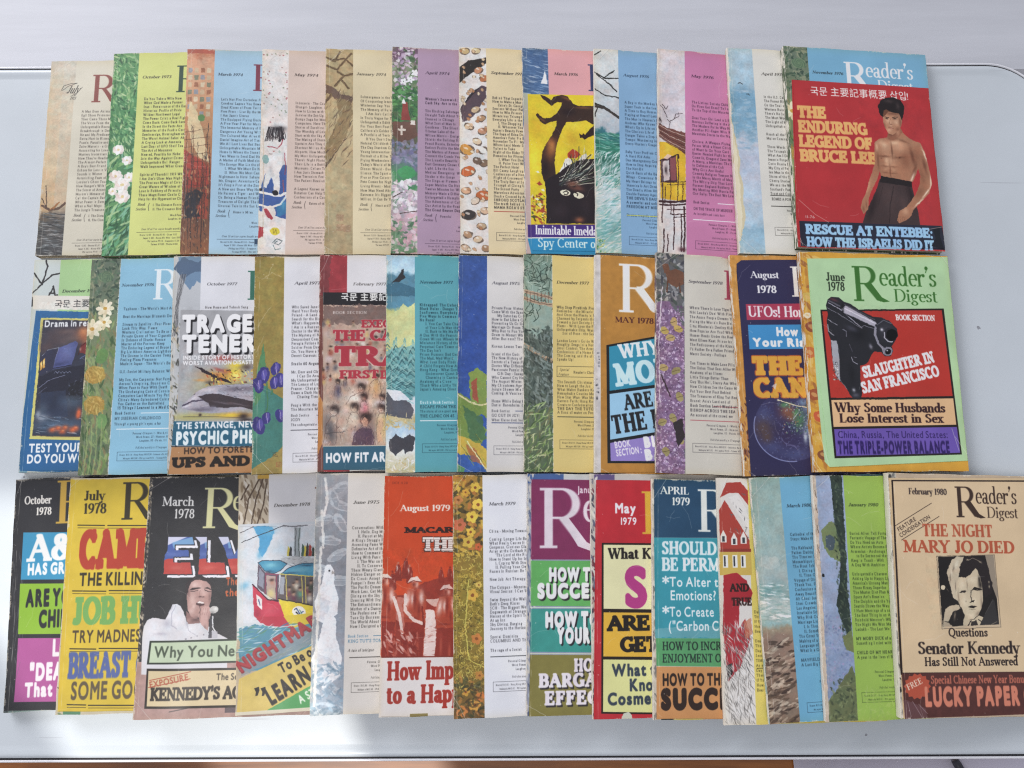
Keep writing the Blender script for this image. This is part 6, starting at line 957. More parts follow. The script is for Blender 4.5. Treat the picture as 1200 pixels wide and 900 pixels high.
def cover_aug75(c):
    c.uv(); c.grad((0, 0, 24, 186), [(0, '2c4c96'), (.5, '27489c'), (1, '2a54a8')], .2); c.mott((0, 0, 24, 186), .10, 3); c.daubs((0, 0, 24, 186), 60, ['5c78b8', '8aa0cc'], .9, .18, 0, 90, .5)
    c.poly([(9, 102), (16, 98), (24, 104), (24, 140), (16, 134), (10, 124)], '7a9440', warp=1); c.poly([(11, 110), (15, 106), (17, 128), (12, 124)], 'a04a34', warp=.8); c.poly([(-1, 118), (8, 124), (22, 134), (14, 142), (24, 150), (20, 162), (-1, 160)], '6f8c3c', warp=1); c.poly([(4, 130), (20, 140), (24, 158), (10, 160)], '3f6a44', .9, 1.2); c.line([(-1, 120), (10, 127), (20, 130), (24, 128)], 1.3, 'd8cf9a', warp=.6)
    c.poly([(-1, 154), (10, 158), (24, 166), (24, 184), (14, 172), (-1, 170)], 'c8a838', warp=1.3); c.poly([(6, 162), (14, 166), (22, 180), (12, 176)], 'a85a34', .8, 1); c.line([(8, 160), (24, 184)], .9, 'e4dca0')
    for k in range(12): u, v = c.rnd.uniform(0, 22), c.rnd.uniform(124, 180); c.line([(u, v), (u + 5, v + 7)], .5, c.rnd.choice(['a8b86a', '4a5a2c', '8a9a3c']), .8, .5)
    c.poly([(-1, 178), (6, 182), (4, 190), (-1, 190)], '4a8a5a'); c.uv(False)
    contents(c, 24, 'cfccc8', 'August 1975', 64, '4a5a8a', "Private From Vietnam|Come With the Spacemen|> My Saturday Crime|How to Eat Like a Queen|Preventing Us Or Us|Marriage Or Room|Why Run to Fun|Drum to Mozart|After Business? Then||Korean Lesson Two||Island of the Gods|The New History of China|Secrets of a Texas Fisher|Doctor Was Different|Passionate Puzzle: It|> Gift Day - Savage|Who Cannot Cry Here|The August Winter|My Chinatown Age|Jungle Shower Mix|Coming: A Vaccine to||Home While Being Held|Daniel Barenboim: I", v0=47, dv=3.75, style='new', rule='3c4a78', ink='3a3a44', rulev=144, tu=28, du=28, vend=130.5)
    c.uv(); c.text(28, 135.4, 'Book Section', 2.1, '3a3a44', 'type', xs=1, bold=2.4); c.rect_mm(48, 134, 126, 134.6, '3c4a78'); c.text(28, 139.2, 'GO OUT IN JOY!', 2.3, '3a3a44', 'type', xs=1, bold=2.6); c.text(28, 143, 'When Elaine died, her town', 2.1, '3a3a44', 'type', xs=1, bold=2); c.uv(False)
def cover_dec77(c):
    c.uv(); c.grad((0, 0, 24, 186), [(0, '6f8a78'), (.35, '94a898'), (.37, '4c5a50'), (.6, '48544c'), (.8, '5c6c50'), (1, '44583c')], .15, 5)
    for k in range(60): u = c.rnd.uniform(-2, 24); v = c.rnd.uniform(-4, 50); a = c.rnd.uniform(0, 6.28); l = c.rnd.uniform(5, 14); c.line([(u, v), (u + l * .6 * math.cos(a), v + l * .6 * math.sin(a)), (u + l * math.cos(a + .5), v + l * math.sin(a + .5))], .6, c.rnd.choice(['26362e', '34463a', 'a4b4a4']), .85)
    for P in ([(-1, 32), (12, 35), (24, 38)], [(-1, 38), (10, 42), (24, 44)]): c.line(P, 3, 'b09478', warp=.5); c.line(P, .5, '5c4636', warp=.5)
    for k in range(7): c.line([(2 + 3.2 * k, 33), (3 + 3 * k, 42)], .5, '6a5040')
    c.line([(-1, 78), (8, 84), (18, 90), (24, 92)], 3, 'b09474', warp=.5); c.line([(-1, 80), (8, 86), (24, 94)], .5, '5c4636', warp=.5)
    c.daubs((0, 66, 24, 132), 280, ['36423c', '5c6a60', '2a3430', '70807a', '7f8c84'], 2.2, .7, 60, 50, .8); c.daubs((0, 128, 24, 186), 190, ['5f8040', '8aa85c', '3c5230', 'a4bc7c', '6a6a44', 'c0c890'], 3, .5, -50, 50, .85); c.uv(False)
    contents(c, 24.5, 'd9c070', 'December 1977', 60, '28506e', "#Why Stop Firebirds From|Remember - the Miracle|And Once the Plenty in|Charmed by Serpents|Toward a Just Society|Plums - With Love|Unforgettable Ship, Was|> Son of Rose - the Sea||London Lover's Guide|Roughly: Seagulls!|Jesus Control: The Army|Confessions of a Home|The Coming, and the|Speaks Up!||||||The Seventh Christmas|How to Laugh the Jun|What Makes Bankers|Remarkable Cousins|How Star Wars Was Made|Eastern Faith: Hong Kong|Creature Confederation|#THE DAY THE TUTOR|A flood of water on", v0=47, dv=3.55, style='new', rule='4a4a34', ink='3c3624', rulev=139.6, tu=28, du=28, vend=137.3)
    c.uv(); 
    for P in ([(28, 97), (130, 97)], [(28, 106), (130, 106)], [(28, 97), (28, 106)]): c.line(P, .35, '3c3624')
    c.text(30, 101, 'Special', 2.3, '3c3624', 'serif', it=16); c.text(29, 105, 'Feature', 2.3, '3c3624', 'serif', it=16); c.text(42, 103, "Reader's Choice", 2.2, '3c3624', 'type', xs=1, bold=2.4); c.uv(False)
def cover_may78(c):
    c.uv(); c.rect_mm(-1, -1, 140, 200, 'b4792c'); c.mott((0, 0, 136, 186), .07, 4); c.rect_mm(-1, -1, 5, 200, 'c8c4c4'); c.mott((0, 0, 5, 186), .12, 4); c.daubs((1, 85, 4, 130), 14, ['4a4a54', '8a8a90'], 1, .8, 0, 90, .8); c.uv(False)
    c.view(690, 290, 3.214); c.masthead(106, 243, 190, 'ede6dc'); c.text(98, 282, 'MAY 1978', 22, '4e1f1a', 'serifb', w=150)
    c.uv(); c.uv(False)
    A = lambda x: -0.18 * (x - 68)
    c.poly([(66, 368), (700, 255), (700, 815), (70, 812)], '15181c'); c.poly([(76, 374), (700, 263), (700, 458), (78, 540)], '2588a8'); c.poly([(78, 552), (700, 468), (700, 620), (80, 724)], '8fc2e0'); c.poly([(80, 736), (700, 634), (700, 806), (82, 804)], '8a76c0')
    c.text(118, 418, 'WHY', 52, 'd8eef4', 'serifb', w=160, ang=9, bold=4); c.text(104, 520, 'MONEY', 78, 'bfe0ee', 'serifb', w=360, ang=9, bold=7); c.text(136, 612, 'ARE YOU', 55, '1c1e22', 'serifb', w=250, ang=10, bold=4); c.text(92, 702, 'THE REAL', 66, '1c1e22', 'serifb', w=330, ang=10, bold=4)
    c.text(98, 756, 'BOOK', 24, 'e4dcee', 'sans', w=62, ang=9, bold=5); c.text(104, 786, 'SECTION :', 24, 'e4dcee', 'sans', w=98, ang=9, bold=5); c.text(210, 752, 'BLOOD', 36, 'e8e4f0', 'sans', w=170, ang=9, bold=12); c.text(214, 800, 'BANK', 36, 'e8e4f0', 'sans', w=150, ang=9, bold=12)
def cover_sep78(c):
    c.uv(); c.rect_mm(-1, -1, 26, 195, '5a5a5c'); c.daubs((0, 0, 24, 44), 110, ['3a3c44', '8a8a8c', '5c5a54', 'a8a49c', '3f4a44'], 3, 1.2, 0, 90)
    c.poly([(8, 16), (18, 13), (24, 16), (24, 26), (18, 30), (10, 26)], '6e4430', warp=.8); c.line([(10, 24), (9, 34)], 1.2, '5c3828'); c.line([(20, 26), (21, 34)], 1.2, '5c3828'); c.poly([(5, 10), (10, 9), (12, 16), (7, 18)], '6e4430')
    c.poly([(-1, 44), (10, 42), (18, 52), (24, 66), (24, 190), (-1, 190)], '7c5c80', warp=1.5); c.daubs((0, 46, 24, 188), 620, ['9a76a0', 'b898bc', '5c3f60', '8a6288', 'd4bcd4', '6a4a6c'], 1.1, .8, 0, 90, .8); c.daubs((0, 50, 24, 188), 600, ['e8dce8', 'c8b0cc'], .35, .3, 0, 90, .9)
    for (u, v) in ((15, 60), (7, 68), (12, 74), (19, 66), (6, 100), (17, 102), (20, 124), (14, 142), (5, 146), (20, 160), (8, 170)): c.ell(u, v, 4.2, 3, ('b89c5c', 'c4a850', '9a8a50')[int(u) % 3], u * 30, .95, .6); c.line([(u - 3, v + 1), (u + 3, v - 1)], .4, '5c4c2c')
    c.poly([(14, 146), (22, 142), (24, 158), (18, 166)], '2c2428', warp=.6); c.line([(5, 30), (2, 80), (3, 130)], .9, 'ded4de', .8, .6); c.line([(4, 106), (12, 124)], 1.2, '3c2c34'); c.uv(False)
    contents(c, 24.5, 'c5c0b2', 'September 1978', 59, '9a3048', "Where There Is Love|Niki Lauda's Duel With Fire|The Acorn People|Riding the World's Rare Bird|City: Rhodesia's Destiny|How Popular Are You?|Homer Heads Under the|Meet Eileen Kaat, Prince|The Rediscovery of the|I'd Rather Be a Father|Macro Society - Perhaps||Ten Times to Make Love|The Union That Sees Alike|Anatomy of an Illness|Little Things Better Than|Guy 'Bus Hell, Starry|How Children See the Game|Put Your Best Foot Behind|The Treasures of King Tut|Brunei: Asia's Land-and|_Book Section|#BISHOP ACROSS THE SEA|An account of the crowd we", v0=48, dv=4.0, style='new', rule='b05a60', ink='37333a', rulev=143, Rtop=12, Rbase=38, tu=29, du=28)
def cover_aug78(c):
    c.uv(); c.rect_mm(-1, -1, 140, 200, 'c98a38'); c.mott((0, 0, 136, 188), .12, 3); c.daubs((0, 120, 10, 188), 70, ['7a3c28', 'a86030', '4c2420', 'd8a050'], 2, .6, 80, 30); c.uv(False); c.view(850, 290, 3.214)
    c.poly([(42, 62), (60, 48), (700, 44), (700, 866), (96, 862), (66, 400), (42, 90)], '252248'); c.text(94, 116, 'August', 27, 'e6e4e4', 'serifb', w=112); c.text(118, 172, '1978', 29, 'e6e4e4', 'serifb', w=78, bold=1); c.masthead(246, 186, 118, 'dcd8d0')
    c.poly([(76, 214), (620, 208), (620, 268), (80, 274)], 'a82c48'); c.text(86, 262, 'UFOs! Horoscopes!', 42, 'f0dde0', 'serifb', w=372, xs=.8); c.poly([(84, 292), (620, 288), (620, 378), (90, 384)], '2f86c4'); c.text(192, 332, 'How Good Are', 31, 'eaf2f6', 'sans', w=290, bold=9); c.text(106, 372, 'Your Risks of', 30, 'eaf2f6', 'sans', w=320, bold=9)
    c.text(104, 478, 'THE', 64, 'd8992c', 'western', w=200, bold=6, outline=('a84a24', 5)); c.text(110, 562, 'CANCER', 66, 'd8992c', 'western', w=400, bold=6, outline=('a84a24', 5))
    fig_globe(c)
def cover_jun78(c):
    c.uv(); c.rect_mm(-1, -1, 140, 200, 'd49a2c'); c.mott((0, 0, 136, 190), .05, 5)
    c.daubs((0, 3, 18, 188), 160, ['b87428', 'd8a43c', 'c4862c', 'e0b85c', '9a5a2c'], 4, 1.2, 60, 50, .8)
    for (u, v, r, cc) in ((4, 40, 5, 'd0b04c'), (6, 66, 6, '8a3c28'), (3, 88, 6, 'c8602c'), (7, 104, 5, 'd49a3c'), (4, 124, 6, '9a4428'), (8, 142, 6, 'c84a2c'), (5, 160, 5, 'd8a83c'), (8, 174, 5, '7a4028'), (3, 56, 3, 'e8e0c8')): c.ell(u, v, r, r * .8, cc, 0, .9, .8); c.ell(u, v, r * .5, r * .3, 'e0b060', 30, .6, .5)
    c.uv(False); c.view(930, 280, 3.1034)
    c.poly([(48, 72), (560, 66), (628, 600), (657, 806), (130, 830), (112, 810), (86, 560)], 'a9cf98'); c.mott((14, 4, 136, 186), .03, 8)
    c.text(118, 152, 'June', 30, '22301f', 'serif', w=72, bold=3); c.text(124, 188, '1978', 32, '22301f', 'serif', w=66, bold=3)
    c.masthead(214, 226, 132, '2f6a22')
    c.poly([(96, 258), (544, 254), (610, 784), (148, 798)], '1b1512'); c.poly([(103, 264), (537, 260), (577, 572), (134, 578)], 'b8281e'); c.poly([(136, 586), (579, 580), (590, 676), (144, 684)], 'dcae7a'); c.poly([(146, 692), (592, 684), (604, 778), (154, 790)], '6148a8')
    c.text(370, 296, 'BOOK SECTION', 21, 'f0dcd8', 'western', w=154, bold=2)
    fig_pistol(c); c.view(930, 280, 3.1034)
    c.text(256, 506, 'SLAUGHTER IN', 40, 'f2dfda', 'western', w=286, ang=12.5, bold=4); c.text(252, 562, 'SAN FRANCISCO', 40, 'f2dfda', 'western', w=310, ang=12.5, bold=4)
    c.text(150, 630, 'Why Some Husbands', 34, '2e1518', 'serifb', w=420, bold=1); c.text(166, 668, 'Lose Interest in Sex', 32, '2e1518', 'serifb', w=396, bold=1)
    c.text(160, 724, 'China, Russia, The United States:', 25, '2a1a5c', 'sans', w=418, bold=1); c.text(162, 780, 'THE TRIPLE-POWER BALANCE', 42, '241458', 'sans', w=424, bold=8)
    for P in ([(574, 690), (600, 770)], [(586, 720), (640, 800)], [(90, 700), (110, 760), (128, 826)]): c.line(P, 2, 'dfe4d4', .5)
COVERS.update({'dec76': (1, 0), 'nov76b': (1, 1), 'oct77': (1, 2), 'apr77': (1, 3), 'feb77': (1, 4), 'nov77': (1, 5), 'aug75': (1, 6), 'dec77': (1, 7), 'may78': (1, 8), 'sep78': (1, 9), 'aug78': (1, 10), 'jun78': (1, 11)})
def cover_oct78(c):
    c.uv(); c.rect_mm(-1, -1, 140, 200, '26272c'); c.mott((0, 0, 136, 186), .12, 6); c.rect_mm(-1, 176, 140, 200, '8fb0b0'); c.rect_mm(-1, 120, 4, 188, '5a6a70'); c.uv(False); c.view(0, 550, 2.571)
    c.poly([(52, 30), (700, 30), (700, 718), (14, 726)], '2a2b31'); c.daubs((0, 60, 12, 180), 50, ['5a5d66', '70747c', '3c3e46'], 4, .3, 85, 14, .5)
    c.text(75, 106, 'October', 25, 'ece8e0', 'serifb', w=84, bold=2); c.text(110, 138, '1978', 23, 'ece8e0', 'serifb', w=48, bold=2); c.masthead(164, 164, 132, 'd0a438')
    c.poly([(72, 190), (700, 186), (700, 328), (64, 332)], '2f96c8'); c.poly([(62, 344), (700, 340), (700, 492), (56, 496)], '8fc42c'); c.poly([(56, 508), (700, 504), (700, 694), (44, 700)], 'b8509a')
    c.text(86, 276, 'A&P', 78, 'f2f4f4', 'serifb', w=200, bold=4); c.text(84, 317, 'HAS GROWN UP', 32, 'eef2f4', 'sans', w=250, bold=9)
    c.text(80, 412, 'ARE YOUR', 47, '22262a', 'sans', w=190, bold=9); c.text(118, 474, 'CHILDREN', 47, '22262a', 'sans', w=190, bold=9)
    c.text(158, 560, 'LIVING', 46, 'f4eef2', 'sans', w=150, bold=8); c.text(90, 634, '"DEAR', 46, 'f4eef2', 'sans', w=130, bold=10); c.text(76, 684, 'That Child', 38, 'f4eef2', 'sans', w=190, bold=9)
    for k in range(9): c.line([(30 + 4 * k, 180 + 50 * k), (26 + 3 * k, 260 + 46 * k)], 1.5, '6a6c74', .5)
def cover_jul78(c):
    c.uv(); c.rect_mm(-1, -1, 140, 200, 'c8c0a8'); c.daubs((0, 0, 8, 187), 60, ['6a8a60', 'a89878', '5c4c3c'], 1.6, .6); c.rect_mm(6, 182, 20, 190, '4f8a68'); c.uv(False); c.view(0, 550, 2.571)
    c.poly([(212, 30), (760, 26), (760, 722), (174, 730), (196, 300)], 'dfbe2c'); c.mott((3, 0, 136, 187), .04, 6)
    K = '2e2818'
    c.text(254, 94, 'July', 30, K, 'serifb', w=66); c.text(252, 134, '1978', 32, K, 'serifb', w=72); c.masthead(362, 152, 116, K)
    for (x, y, x2) in ((236, 168, 316), (326, 169, 460), (220, 366, 320), (330, 365, 460), (212, 540, 290), (300, 539, 460), (204, 708, 260), (268, 710, 460)): c.line([(x, y), (x2 + (300 if x2 > 400 else 0), y + 1)], 3.2, K); c.line([(x, y + 8), (x2 + (300 if x2 > 400 else 0), y + 9)], 1.4, K)
    c.text(240, 294, 'CAMBODIA', 106, 'b8301e', 'western', w=430, bold=7); c.text(240, 350, 'THE KILLING GROUND', 38, K, 'sans', w=400, bold=5)
    c.text(220, 466, 'JOB HUNTERS', 78, '6fae52', 'western', w=480, bold=4); c.text(218, 522, 'TRY MADNESS IN METHOD', 36, '4a3c24', 'sans', w=420, bold=4)
    c.text(206, 628, 'BREAST', 72, '4a5ca0', 'western', w=190, bold=4); c.text(410, 628, 'CANCER', 72, '4a5ca0', 'western', w=200, bold=4); c.text(214, 692, 'SOME GOOD NEWS', 50, '5a4c34', 'sans', w=390, bold=5)
def cover_mar78(c):
    c.uv(); c.rect_mm(-1, -1, 140, 200, '24252a'); c.mott((0, 0, 136, 190), .10, 6); c.daubs((0, 0, 2.5, 190), 140, ['8a8070', '3a3a3a', 'c8bca8', '5a5048'], 1.4, .6, 80, 40); c.rect_mm(-1, 146, 140, 200, 'b08a84'); c.mott((0, 146, 136, 190), .10, 4)
    c.rect_mm(70, 180, 80, 186, '5a4a52'); c.line([(28, 184), (44, 181)], .8, '5a4a4a'); c.uv(False); c.view(150, 550, 2.903)
    c.text(118, 124, 'March', 32, 'e2e2e0', 'serif', w=112, bold=2); c.text(160, 166, '1978', 32, 'e2e2e0', 'serif', w=70, bold=2); c.masthead(250, 200, 142, 'd9d79a')
    block_name(c)
    c.text(332, 392, 'The Story of', 25, 'c8582c', 'sans', w=150, bold=6); c.text(330, 430, 'the Singer', 25, 'c8582c', 'sans', w=150, bold=6)
    fig_singer(c); c.view(150, 550, 2.903)
    c.poly([(76, 582), (560, 572), (560, 654), (66, 662)], '1e2a22'); c.poly([(82, 588), (560, 578), (560, 648), (74, 656)], 'bcd0ae'); c.text(92, 638, 'Why You Need Fiber', 37, '3a4a38', 'sans', w=440, bold=3)
    c.poly([(66, 676), (560, 674), (560, 808), (58, 812)], '231c18'); c.poly([(72, 684), (560, 681), (560, 800), (66, 804)], 'd9c496'); c.text(76, 742, 'EXPOSURE', 21, 'b4452c', 'sans', w=132, ang=11, bold=2); c.line([(76, 716), (216, 686)], 2.5, 'b4452c'); c.line([(72, 740), (214, 710)], 2.5, 'b4452c')
    c.text(300, 716, 'The Secret of', 22, '332a22', 'sans', w=150, bold=2); c.text(78, 786, "KENNEDY'S ACCUSER", 44, '2a211a', 'black', w=430, bold=0)
def cover_dec78(c):
    c.uv(); c.rect_mm(-1, -1, 30, 200, 'b8a890'); c.daubs((0, 0, 24, 44), 60, ['8a7458', 'd0c4b0', '6a5440', 'e0d8cc'], 4, 1, 70, 20)
    for P in ([(4, 42), (8, 20), (16, 4)], [(10, 42), (14, 20), (20, 2)], [(14, 44), (20, 24), (22, 8)], [(2, 20), (8, 8)]): c.line(P, 1.1, '4c3828', warp=.4)
    c.rect_mm(15, 0, 24, 3.5, 'c89a2c'); c.rect_mm(24, -1, 140, 60, 'd9d8dc'); c.text(28, 27, 'December 1978', 2.5, '4a4644', 'serif', it=14, bold=2, w=29); c.masthead(60, 40, 28, '7a4630')
    c.rect_mm(-1, 40, 140, 130, 'cfd6de'); c.uv(False); c.view(150, 550, 2.903)
    fig_cabins(c); c.view(150, 550, 2.903)
    c.poly([(386, 652), (700, 500), (700, 560), (384, 702)], '8a9098', .75, .8); c.text(386, 692, 'NIGHTMARE', 41, '8e2c34', 'sans', w=340, ang=29, bold=10, it=-6); c.text(384, 690, 'NIGHTMARE', 41, 'b0343c', 'sans', w=340, ang=29, bold=5, it=-6)
    c.poly([(378, 712), (700, 565), (700, 900), (366, 900)], 'd9bd5c', warp=.2); c.mott((0, 135, 136, 188), .06, 5); c.poly([(452, 830), (700, 690), (700, 900), (370, 900)], '4fa45c', warp=.3)
    c.text(524, 692, 'To Be or to', 32, '1e1a18', 'sans', w=180, ang=27, bold=6); c.text(448, 764, '\u201cLEARN TO', 0.01, '1e1a18', 'sans'); c.text(488, 800, 'LEARN HOW', 52, '1e1a18', 'sans', w=290, ang=29, bold=8); [c.poly([(434 + k, 744), (450 + k, 738), (452 + k, 750), (446 + k, 768), (438 + k, 770), (440 + k, 756)], '1e1a18') for k in (-4, 18)]; c.text(588, 796, 'A STORY', 27, 'e6efe0', 'sans', w=120, ang=27, bold=5)
    c.uv(); c.rect_mm(-1, 185.5, 60, 190, 'd8d2c0'); c.uv(False)
def cover_jun75(c):
    c.uv(); c.grad((0, 0, 26, 190), [(0, '9a9ca2'), (.4, '7c8088'), (.5, '888c96'), (1, '98a6b4')], .25, 6)
    for (u, v, a) in ((18, 12, -30), (20, 26, 20), (6, 38, -20), (20, 40, 60), (12, 54, 10), (18, 66, -30), (8, 78, 30), (20, 86, 0), (14, 20, 70)): c.ell(u, v, 9, 4, 'b4b6ba', a, .9, .5); c.ell(u + 1, v + 1, 7, 2.4, '8e9198', a, .8, .5); c.line([(u - 6, v), (u + 6, v)], .4, 'd0d2d4', .6)
    for (x0, y0, s) in ((2, 74, 1.0), (1, 112, 1.25)):
        c.poly([(x0 + 7 * s, y0), (x0 + 11 * s, y0 - 1), (x0 + 14 * s, y0 + 4), (x0 + 14 * s, y0 + 14 * s), (x0 + 18 * s, y0 + 26 * s), (x0 + 17 * s, y0 + 38 * s), (x0 + 8 * s, y0 + 46 * s), (x0 + 1 * s, y0 + 42 * s), (x0 - 1, y0 + 28 * s), (x0 + 4 * s, y0 + 14 * s)], 'e4e4e6', warp=.5)
        c.poly([(x0 + 2 * s, y0 + 24 * s), (x0 + 12 * s, y0 + 28 * s), (x0 + 8 * s, y0 + 44 * s), (x0, y0 + 40 * s)], 'ccced4', .8, .8)
    c.ell(12, 78, .8, .8, '222226'); c.poly([(14, 78), (17, 80), (14, 81)], 'a8a4a0'); c.daubs((0, 150, 25, 190), 110, ['8aa8bc', 'c4d0d8', '7a94a8', '6a8498'], 3, 1, 0, 60, .6)
    for P in ([(7, 4), (9, 22), (7, 34)], [(5, 30), (7, 60)], [(5, 60), (4, 130), (3, 182)]): c.line(P, 2.0, 'dcd9d4', .9, .6)
    c.uv(False)
    contents(c, 25.5, 'd6cfc6', 'June 1975', 62, '8a6a50', "Conversations With Beauty|> I. Hello, Dog|> II. Parrot at My|A King's Struggle|Ascending Fame|Defensive Art of the|How to Command|Living With Panic|> I. The War on|> II. To Conserve|These Weary Giants|Hidden Danger on|Do Clouds Accept|Pompeii's Been Alive|The Pacific Dream|Work Less, Get More|Dining on the Sky|Dressing With Style|The Extraordinary|Mother of a Dancer|The Professional Two|Tune Up Business|The World About Me|How I Designed a", v0=45.5, style='new', rule='5a5450', ink='3c3834', rulev=146, tu=29.5, du=30, vend=123.5)
    c.uv(); c.text(28, 131, 'Book Section', 2.2, '4a7a9a', 'type', xs=1, bold=2.4); c.rect_mm(48, 129.8, 126, 130.3, '4a7a9a'); c.text(28, 135, "KING TUT'S TOMB", 2.5, '4a7a9a', 'type', xs=1, bold=2.2); c.text(28, 142, 'A tale of intrigue', 2.3, '3c3834', 'serif', it=12, bold=1); c.uv(False)
def cover_aug79(c):
    c.uv(); c.rect_mm(-1, -1, 140, 200, 'd03c14'); c.mott((0, 0, 136, 140), .04, 8); c.uv(False); c.view(360, 550, 2.903)
    c.text(290, 50, 'DO6 A.20', 8, '7a2010', 'serif', w=54, bold=1); c.text(316, 142, 'August 1979', 22, 'f0d8cc', 'serifb', w=176, bold=1); c.text(332, 216, 'MACARTHUR:', 20, '2a1210', 'black', w=310, bold=1)
    c.text(392, 276, 'THE', 44, 'e8d8d0', 'western', w=128, bold=4, outline=('2a1512', 5)); c.text(540, 276, 'LANDING', 44, 'e8d8d0', 'western', w=260, bold=4, outline=('2a1512', 5))
    for k in range(8): c.line([(392, 238 + 6 * k), (790, 238 + 6 * k)], 1.2, '2a1512', .7)
    fig_soldiers(c); c.view(360, 550, 2.903)
    c.poly([(240, 638), (800, 632), (800, 900), (230, 900)], 'ddd6d2'); c.line([(240, 638), (800, 632)], 4, '7a2418')
    c.text(272, 716, 'How Important', 60, 'a8281e', 'serifb', w=380, xs=.8, bold=3); c.text(270, 796, 'to a Happy Life', 58, 'a8281e', 'serifb', w=404, xs=.8, bold=3); c.uv(); c.rect_mm(24, 186, 38, 190, '8a7a40'); c.uv(False)
def cover_mar79(c):
    c.uv(); c.grad((0, 0, 26, 191), [(0, 'a87c2c'), (.25, '8a6a2a'), (.5, '8a7424'), (.8, '7a6424'), (1, '6a4c24')], .2)
    c.daubs((0, 0, 24, 66), 160, ['c89a30', '6a4a20', 'd8b03c', '4a4422', 'b8702c', '3a3420'], 2.8, 1.2, 0, 90, .85)
    for k in range(420): u, v = c.rnd.uniform(0, 24), c.rnd.uniform(62, 168); a = c.rnd.uniform(0, 6.28); r = c.rnd.uniform(.9, 1.9); c.line([(u + r * math.cos(a + q), v + r * math.sin(a + q)) for q in (0, .8, 1.6, 2.4, 3.2)], .32, c.rnd.choice(['d8c04c', 'c8a838', '3c3418', 'e0cc60']), .9)
    for (u, v, r, cc) in ((4, 20, 3.5, 'c87c3c'), (18, 10, 4, 'e0b838'), (20, 24, 4.5, 'e8c440'), (10, 14, 3, 'd8a030'), (15, 34, 4.5, 'e8c43c'), (5, 40, 5, 'c8603c'), (14, 46, 3.5, 'e4b838'), (12, 54, 4.5, 'd8b43c'), (20, 58, 3, 'c85a2c'), (15, 96, 4.5, 'd8a838'), (20, 88, 2.5, 'e0c050'), (18, 130, 4, 'c87430'), (20, 158, 3.4, 'b87c30'), (9, 170, 3, 'c89030'), (6, 184, 4.5, 'd87c34'), (16, 180, 4.5, 'e0a03c'), (21, 174, 3.6, 'd8702c')):
        for k in range(5): c.ell(u + r * .5 * math.cos(k * 1.26), v + r * .5 * math.sin(k * 1.26), r * .62, r * .5, cc, k * 72, .95, .2)
        c.ell(u, v, r * .3, r * .3, '8a4a20')
    c.daubs((0, 160, 24, 191), 90, ['2c3020', '4a4a28', 'b87430', '3a2a1c'], 2.6, .9, 0, 90, .6); c.line([(12, 84), (9, 120), (12, 146), (24, 152)], .9, 'c8b84c', warp=.6); c.uv(False)
    contents(c, 24, 'd8dae0', 'March 1979', 61, '2f6a60', "China - Moving Toward||Coming: Longer Life|What Really Causes It|Gorgeous, Glorious Glass|Asian at the Outback|> 'The Lord of the Rings|How to Stand Up for|> I. Coping With Stress|> II. Pulling Your Own|Racers in Russian: Be||New Job: Art Therapy||The Octopus - Monster|Visual Session: I Can||Swim Beyond the Walls|Beth's Deep Kisses|SCH - The Biggest|Dogswatch|Heroes of the Spirit|At an Inn|Sky Diving, Barging|Journey to the Horizon||Special Dominica|COLUMBUS AND THE|||", v0=47, style='new', rule='55585e', ink='3a3a40', rulev=144, tu=29, du=29, vend=143)
    c.uv(); c.text(29, 140.5, 'The saga of a Soviet', 2.2, '3a3a40', 'type', xs=1, bold=2.4); c.uv(False)
def cover_jan79(c):
    c.uv(); c.rect_mm(-1, -1, 140, 200, '8a90a8'); c.rect_mm(-1, -1, 30, 8, '3a5a9c'); c.rect_mm(30, -1, 80, 8, 'c4c8cc'); c.daubs((0, 0, 5, 190), 120, ['5a6a94', 'a8b4c8', '3c4a74', 'c8c4c0'], 3, .8, 80, 20); c.uv(False); c.view(520, 550, 2.903)
    c.poly([(298, 34), (800, 40), (800, 308), (296, 306)], '7c2450'); c.masthead(318, 268, 210, 'd8ccd4'); c.text(456, 80, 'January', 24, 'e8dce2', 'sans', w=90, bold=4); c.text(500, 108, '1979', 22, 'e8dce2', 'sans', w=50, bold=4)
    c.poly([(296, 310), (800, 312), (800, 468), (296, 464)], '58ac54'); c.poly([(296, 474), (800, 476), (800, 624), (294, 620)], '2f9084'); c.poly([(294, 630), (800, 632), (800, 850), (290, 846)], '7c7434'); c.line([(294, 469), (800, 471)], 3, 'c8d8c4'); c.line([(294, 626), (800, 628)], 3, 'c8ccb8')
    S = ('232026', 5, 6)
    c.text(358, 378, 'HOW TO', 42, 'eeeae8', 'sans', w=186, bold=11, shadow=S); c.text(320, 436, 'SUCCEED', 46, 'eeeae8', 'sans', w=262, bold=11, shadow=S); c.text(346, 534, 'HOW TO BE', 46, 'e8ecea', 'sans', w=256, bold=13, shadow=S); c.text(388, 588, 'YOUR OWN', 46, 'e8ecea', 'sans', w=230, bold=13, shadow=S)
    c.text(444, 686, 'HOW', 40, 'ddd4dc', 'serifb', w=110, bold=7, shadow=S); c.text(324, 740, 'BARGAINS', 42, 'ddd4dc', 'serifb', w=300, bold=7, shadow=S); c.text(344, 800, 'EFFECT', 42, 'ddd4dc', 'serifb', w=230, bold=7, shadow=S); c.uv(); c.mott((0, 0, 136, 189), .05, 6); c.uv(False)
